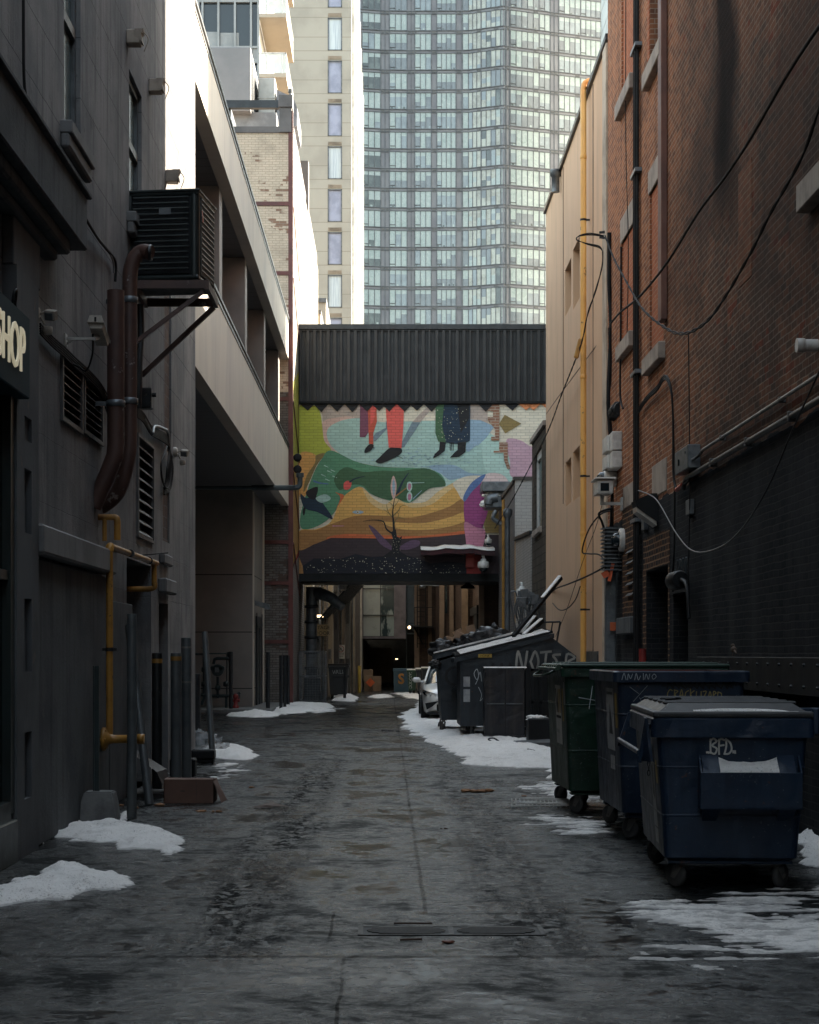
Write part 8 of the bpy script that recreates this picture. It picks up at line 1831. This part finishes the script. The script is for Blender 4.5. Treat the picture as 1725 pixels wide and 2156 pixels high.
# ================================================================ litter
lit=M('chewed_orange_peel',(.30,.15,.07),.8,c2=(.2,.1,.05),coord='obj'); brownl=M('dead_leaf_brown',(.07,.04,.025),.8,coord='obj')
def clump(name,x,y,n,sp,r,label,mt,cat='litter',sq=.5,seed=1):
    rr=random.Random(seed); c=G(x,y); f=MB()
    for k in range(n): f.blob((c.x+rr.uniform(-sp,sp),c.y+rr.uniform(-sp*.6,sp*.6),r*sq*.6),r*rr.uniform(.5,1.1),0,2,.35,3,k+seed,(1.3,1,sq))
    return single(f,name,mt,label,cat)
clump('food_scraps',1005,1668,8,.16,.055,'heap of brown food scraps right of the alley centre',lit,seed=2)
clump('food_scraps',443,1710,6,.14,.03,'brown food scraps in front of the cardboard box',lit,seed=3)
clump('bread_piece',341,1697,2,.04,.05,'pinkish bread chunk at the left foot of the cardboard box',lit,seed=4)
clump('bread_piece',279,1699+4,2,.03,.035,'small bread chunk behind the tallest post',lit,seed=5)
clump('bread_piece',248,1697,3,.07,.03,'crumbs of bread right behind the concrete block',lit,seed=6)
clump('fruit_peel',532,1659,2,.02,.03,'lone orange brown peel left of the alley centre',lit,seed=7)
clump('leaf_clump',555,1700,1,.01,.02,'single dark leaf near the flat torn cardboard',brownl,seed=8)
clump('dead_leaves',930,1745+0,3,.05,.018,'few dead leaves on the slab joint in the mid alley',brownl,seed=9)
clump('wet_leaf',1105,1697-20,2,.02,.02,'small wood chip beside the brown food scraps',lit,seed=10)
clump('dirt_lump',825,1540,5,.22,.05,'dark flattened rag far up the wet alley centre',rubber,seed=11,sq=.35)
f=MB(); c=G(562,1701); f.add([c+Vector((-.18,.0,.01)),c+Vector((.0,-.05,.03)),c+Vector((.25,.0,.015)),c+Vector((.05,.18,.05))],[(0,1,2,3)]); f.add([c+Vector((-.16,-.08,.005)),c+Vector((.05,-.12,.015)),c+Vector((.08,-.05,.02)),c+Vector((-.1,-.02,.02))],[(0,1,2,3)])
single(f,'torn_cardboard',M('flat_wet_cardboard',(.11,.08,.065),.8),'flat torn piece of wet cardboard in the left wheel track','cardboard')
f=MB(); c=G(1128,1632 if 0 else 1589); c=G(1126,1590); f.obox(c+Vector((.05,0,.06)),(.35,.12,.03),Matrix.Rotation(R(12),4,'Y'),0,.005); single(f,'wood_offcut',brownl,'dark wood offcut sticking out of the bright snow bank','wood')
f=MB(); c=G(870,1948); f.tube([c+Vector((-.12,.02,.01)),c+Vector((.12,-.02,.015))],.006,5); single(f,'twig',brownl,'dark twig just above the storm drain','twig')
f=MB(); c=G(864,1982); f.tube([c+Vector((-.06,0,.01)),c+Vector((.07,.01,.012))],.007,5); single(f,'twig',brownl,'short dark stick just below the storm drain','twig')
f=MB(); c=G(945,1982+4); f.blob((c.x,c.y,.01),.03,0,2,.4,3,3,(1.4,1,.3)); single(f,'wet_leaf',M('rust_leaf',(.2,.06,.03),.6),'rust coloured wet leaf below the storm drain','leaf')
# sparrow perched on the plank band above the blue dumpster
bp=RR(1545,1381,.08); t=thing('small_bird','small brown bird perched on the bolted plank above the open dumpster','bird',tuple(bp))
f=MB(); 
for (dy,dz,r) in ((0,.05,.035),):
    f.blob((bp.x,bp.y,bp.z+.05+.02),.04,0,3,.05,2,1,(.8,1.5,.9))
f.blob((bp.x,bp.y+.055,bp.z+.11),.025,0,3,.03,2,2); f.tube([(bp.x,bp.y-.04,bp.z+.06),(bp.x,bp.y-.13,bp.z+.03)],[.018,.008],6); f.tube([(bp.x,bp.y+.075,bp.z+.11),(bp.x,bp.y+.1,bp.z+.108)],[.007,.001],5)
for s_2 in (-1,1): f.tube([(bp.x+s_2*.01,bp.y,bp.z+.05),(bp.x+s_2*.01,bp.y,bp.z)],.003,5)
f.build('body',M('bird_brown',(.10,.065,.045),.8,coord='obj',c2=(.05,.035,.03),sc=20),t)
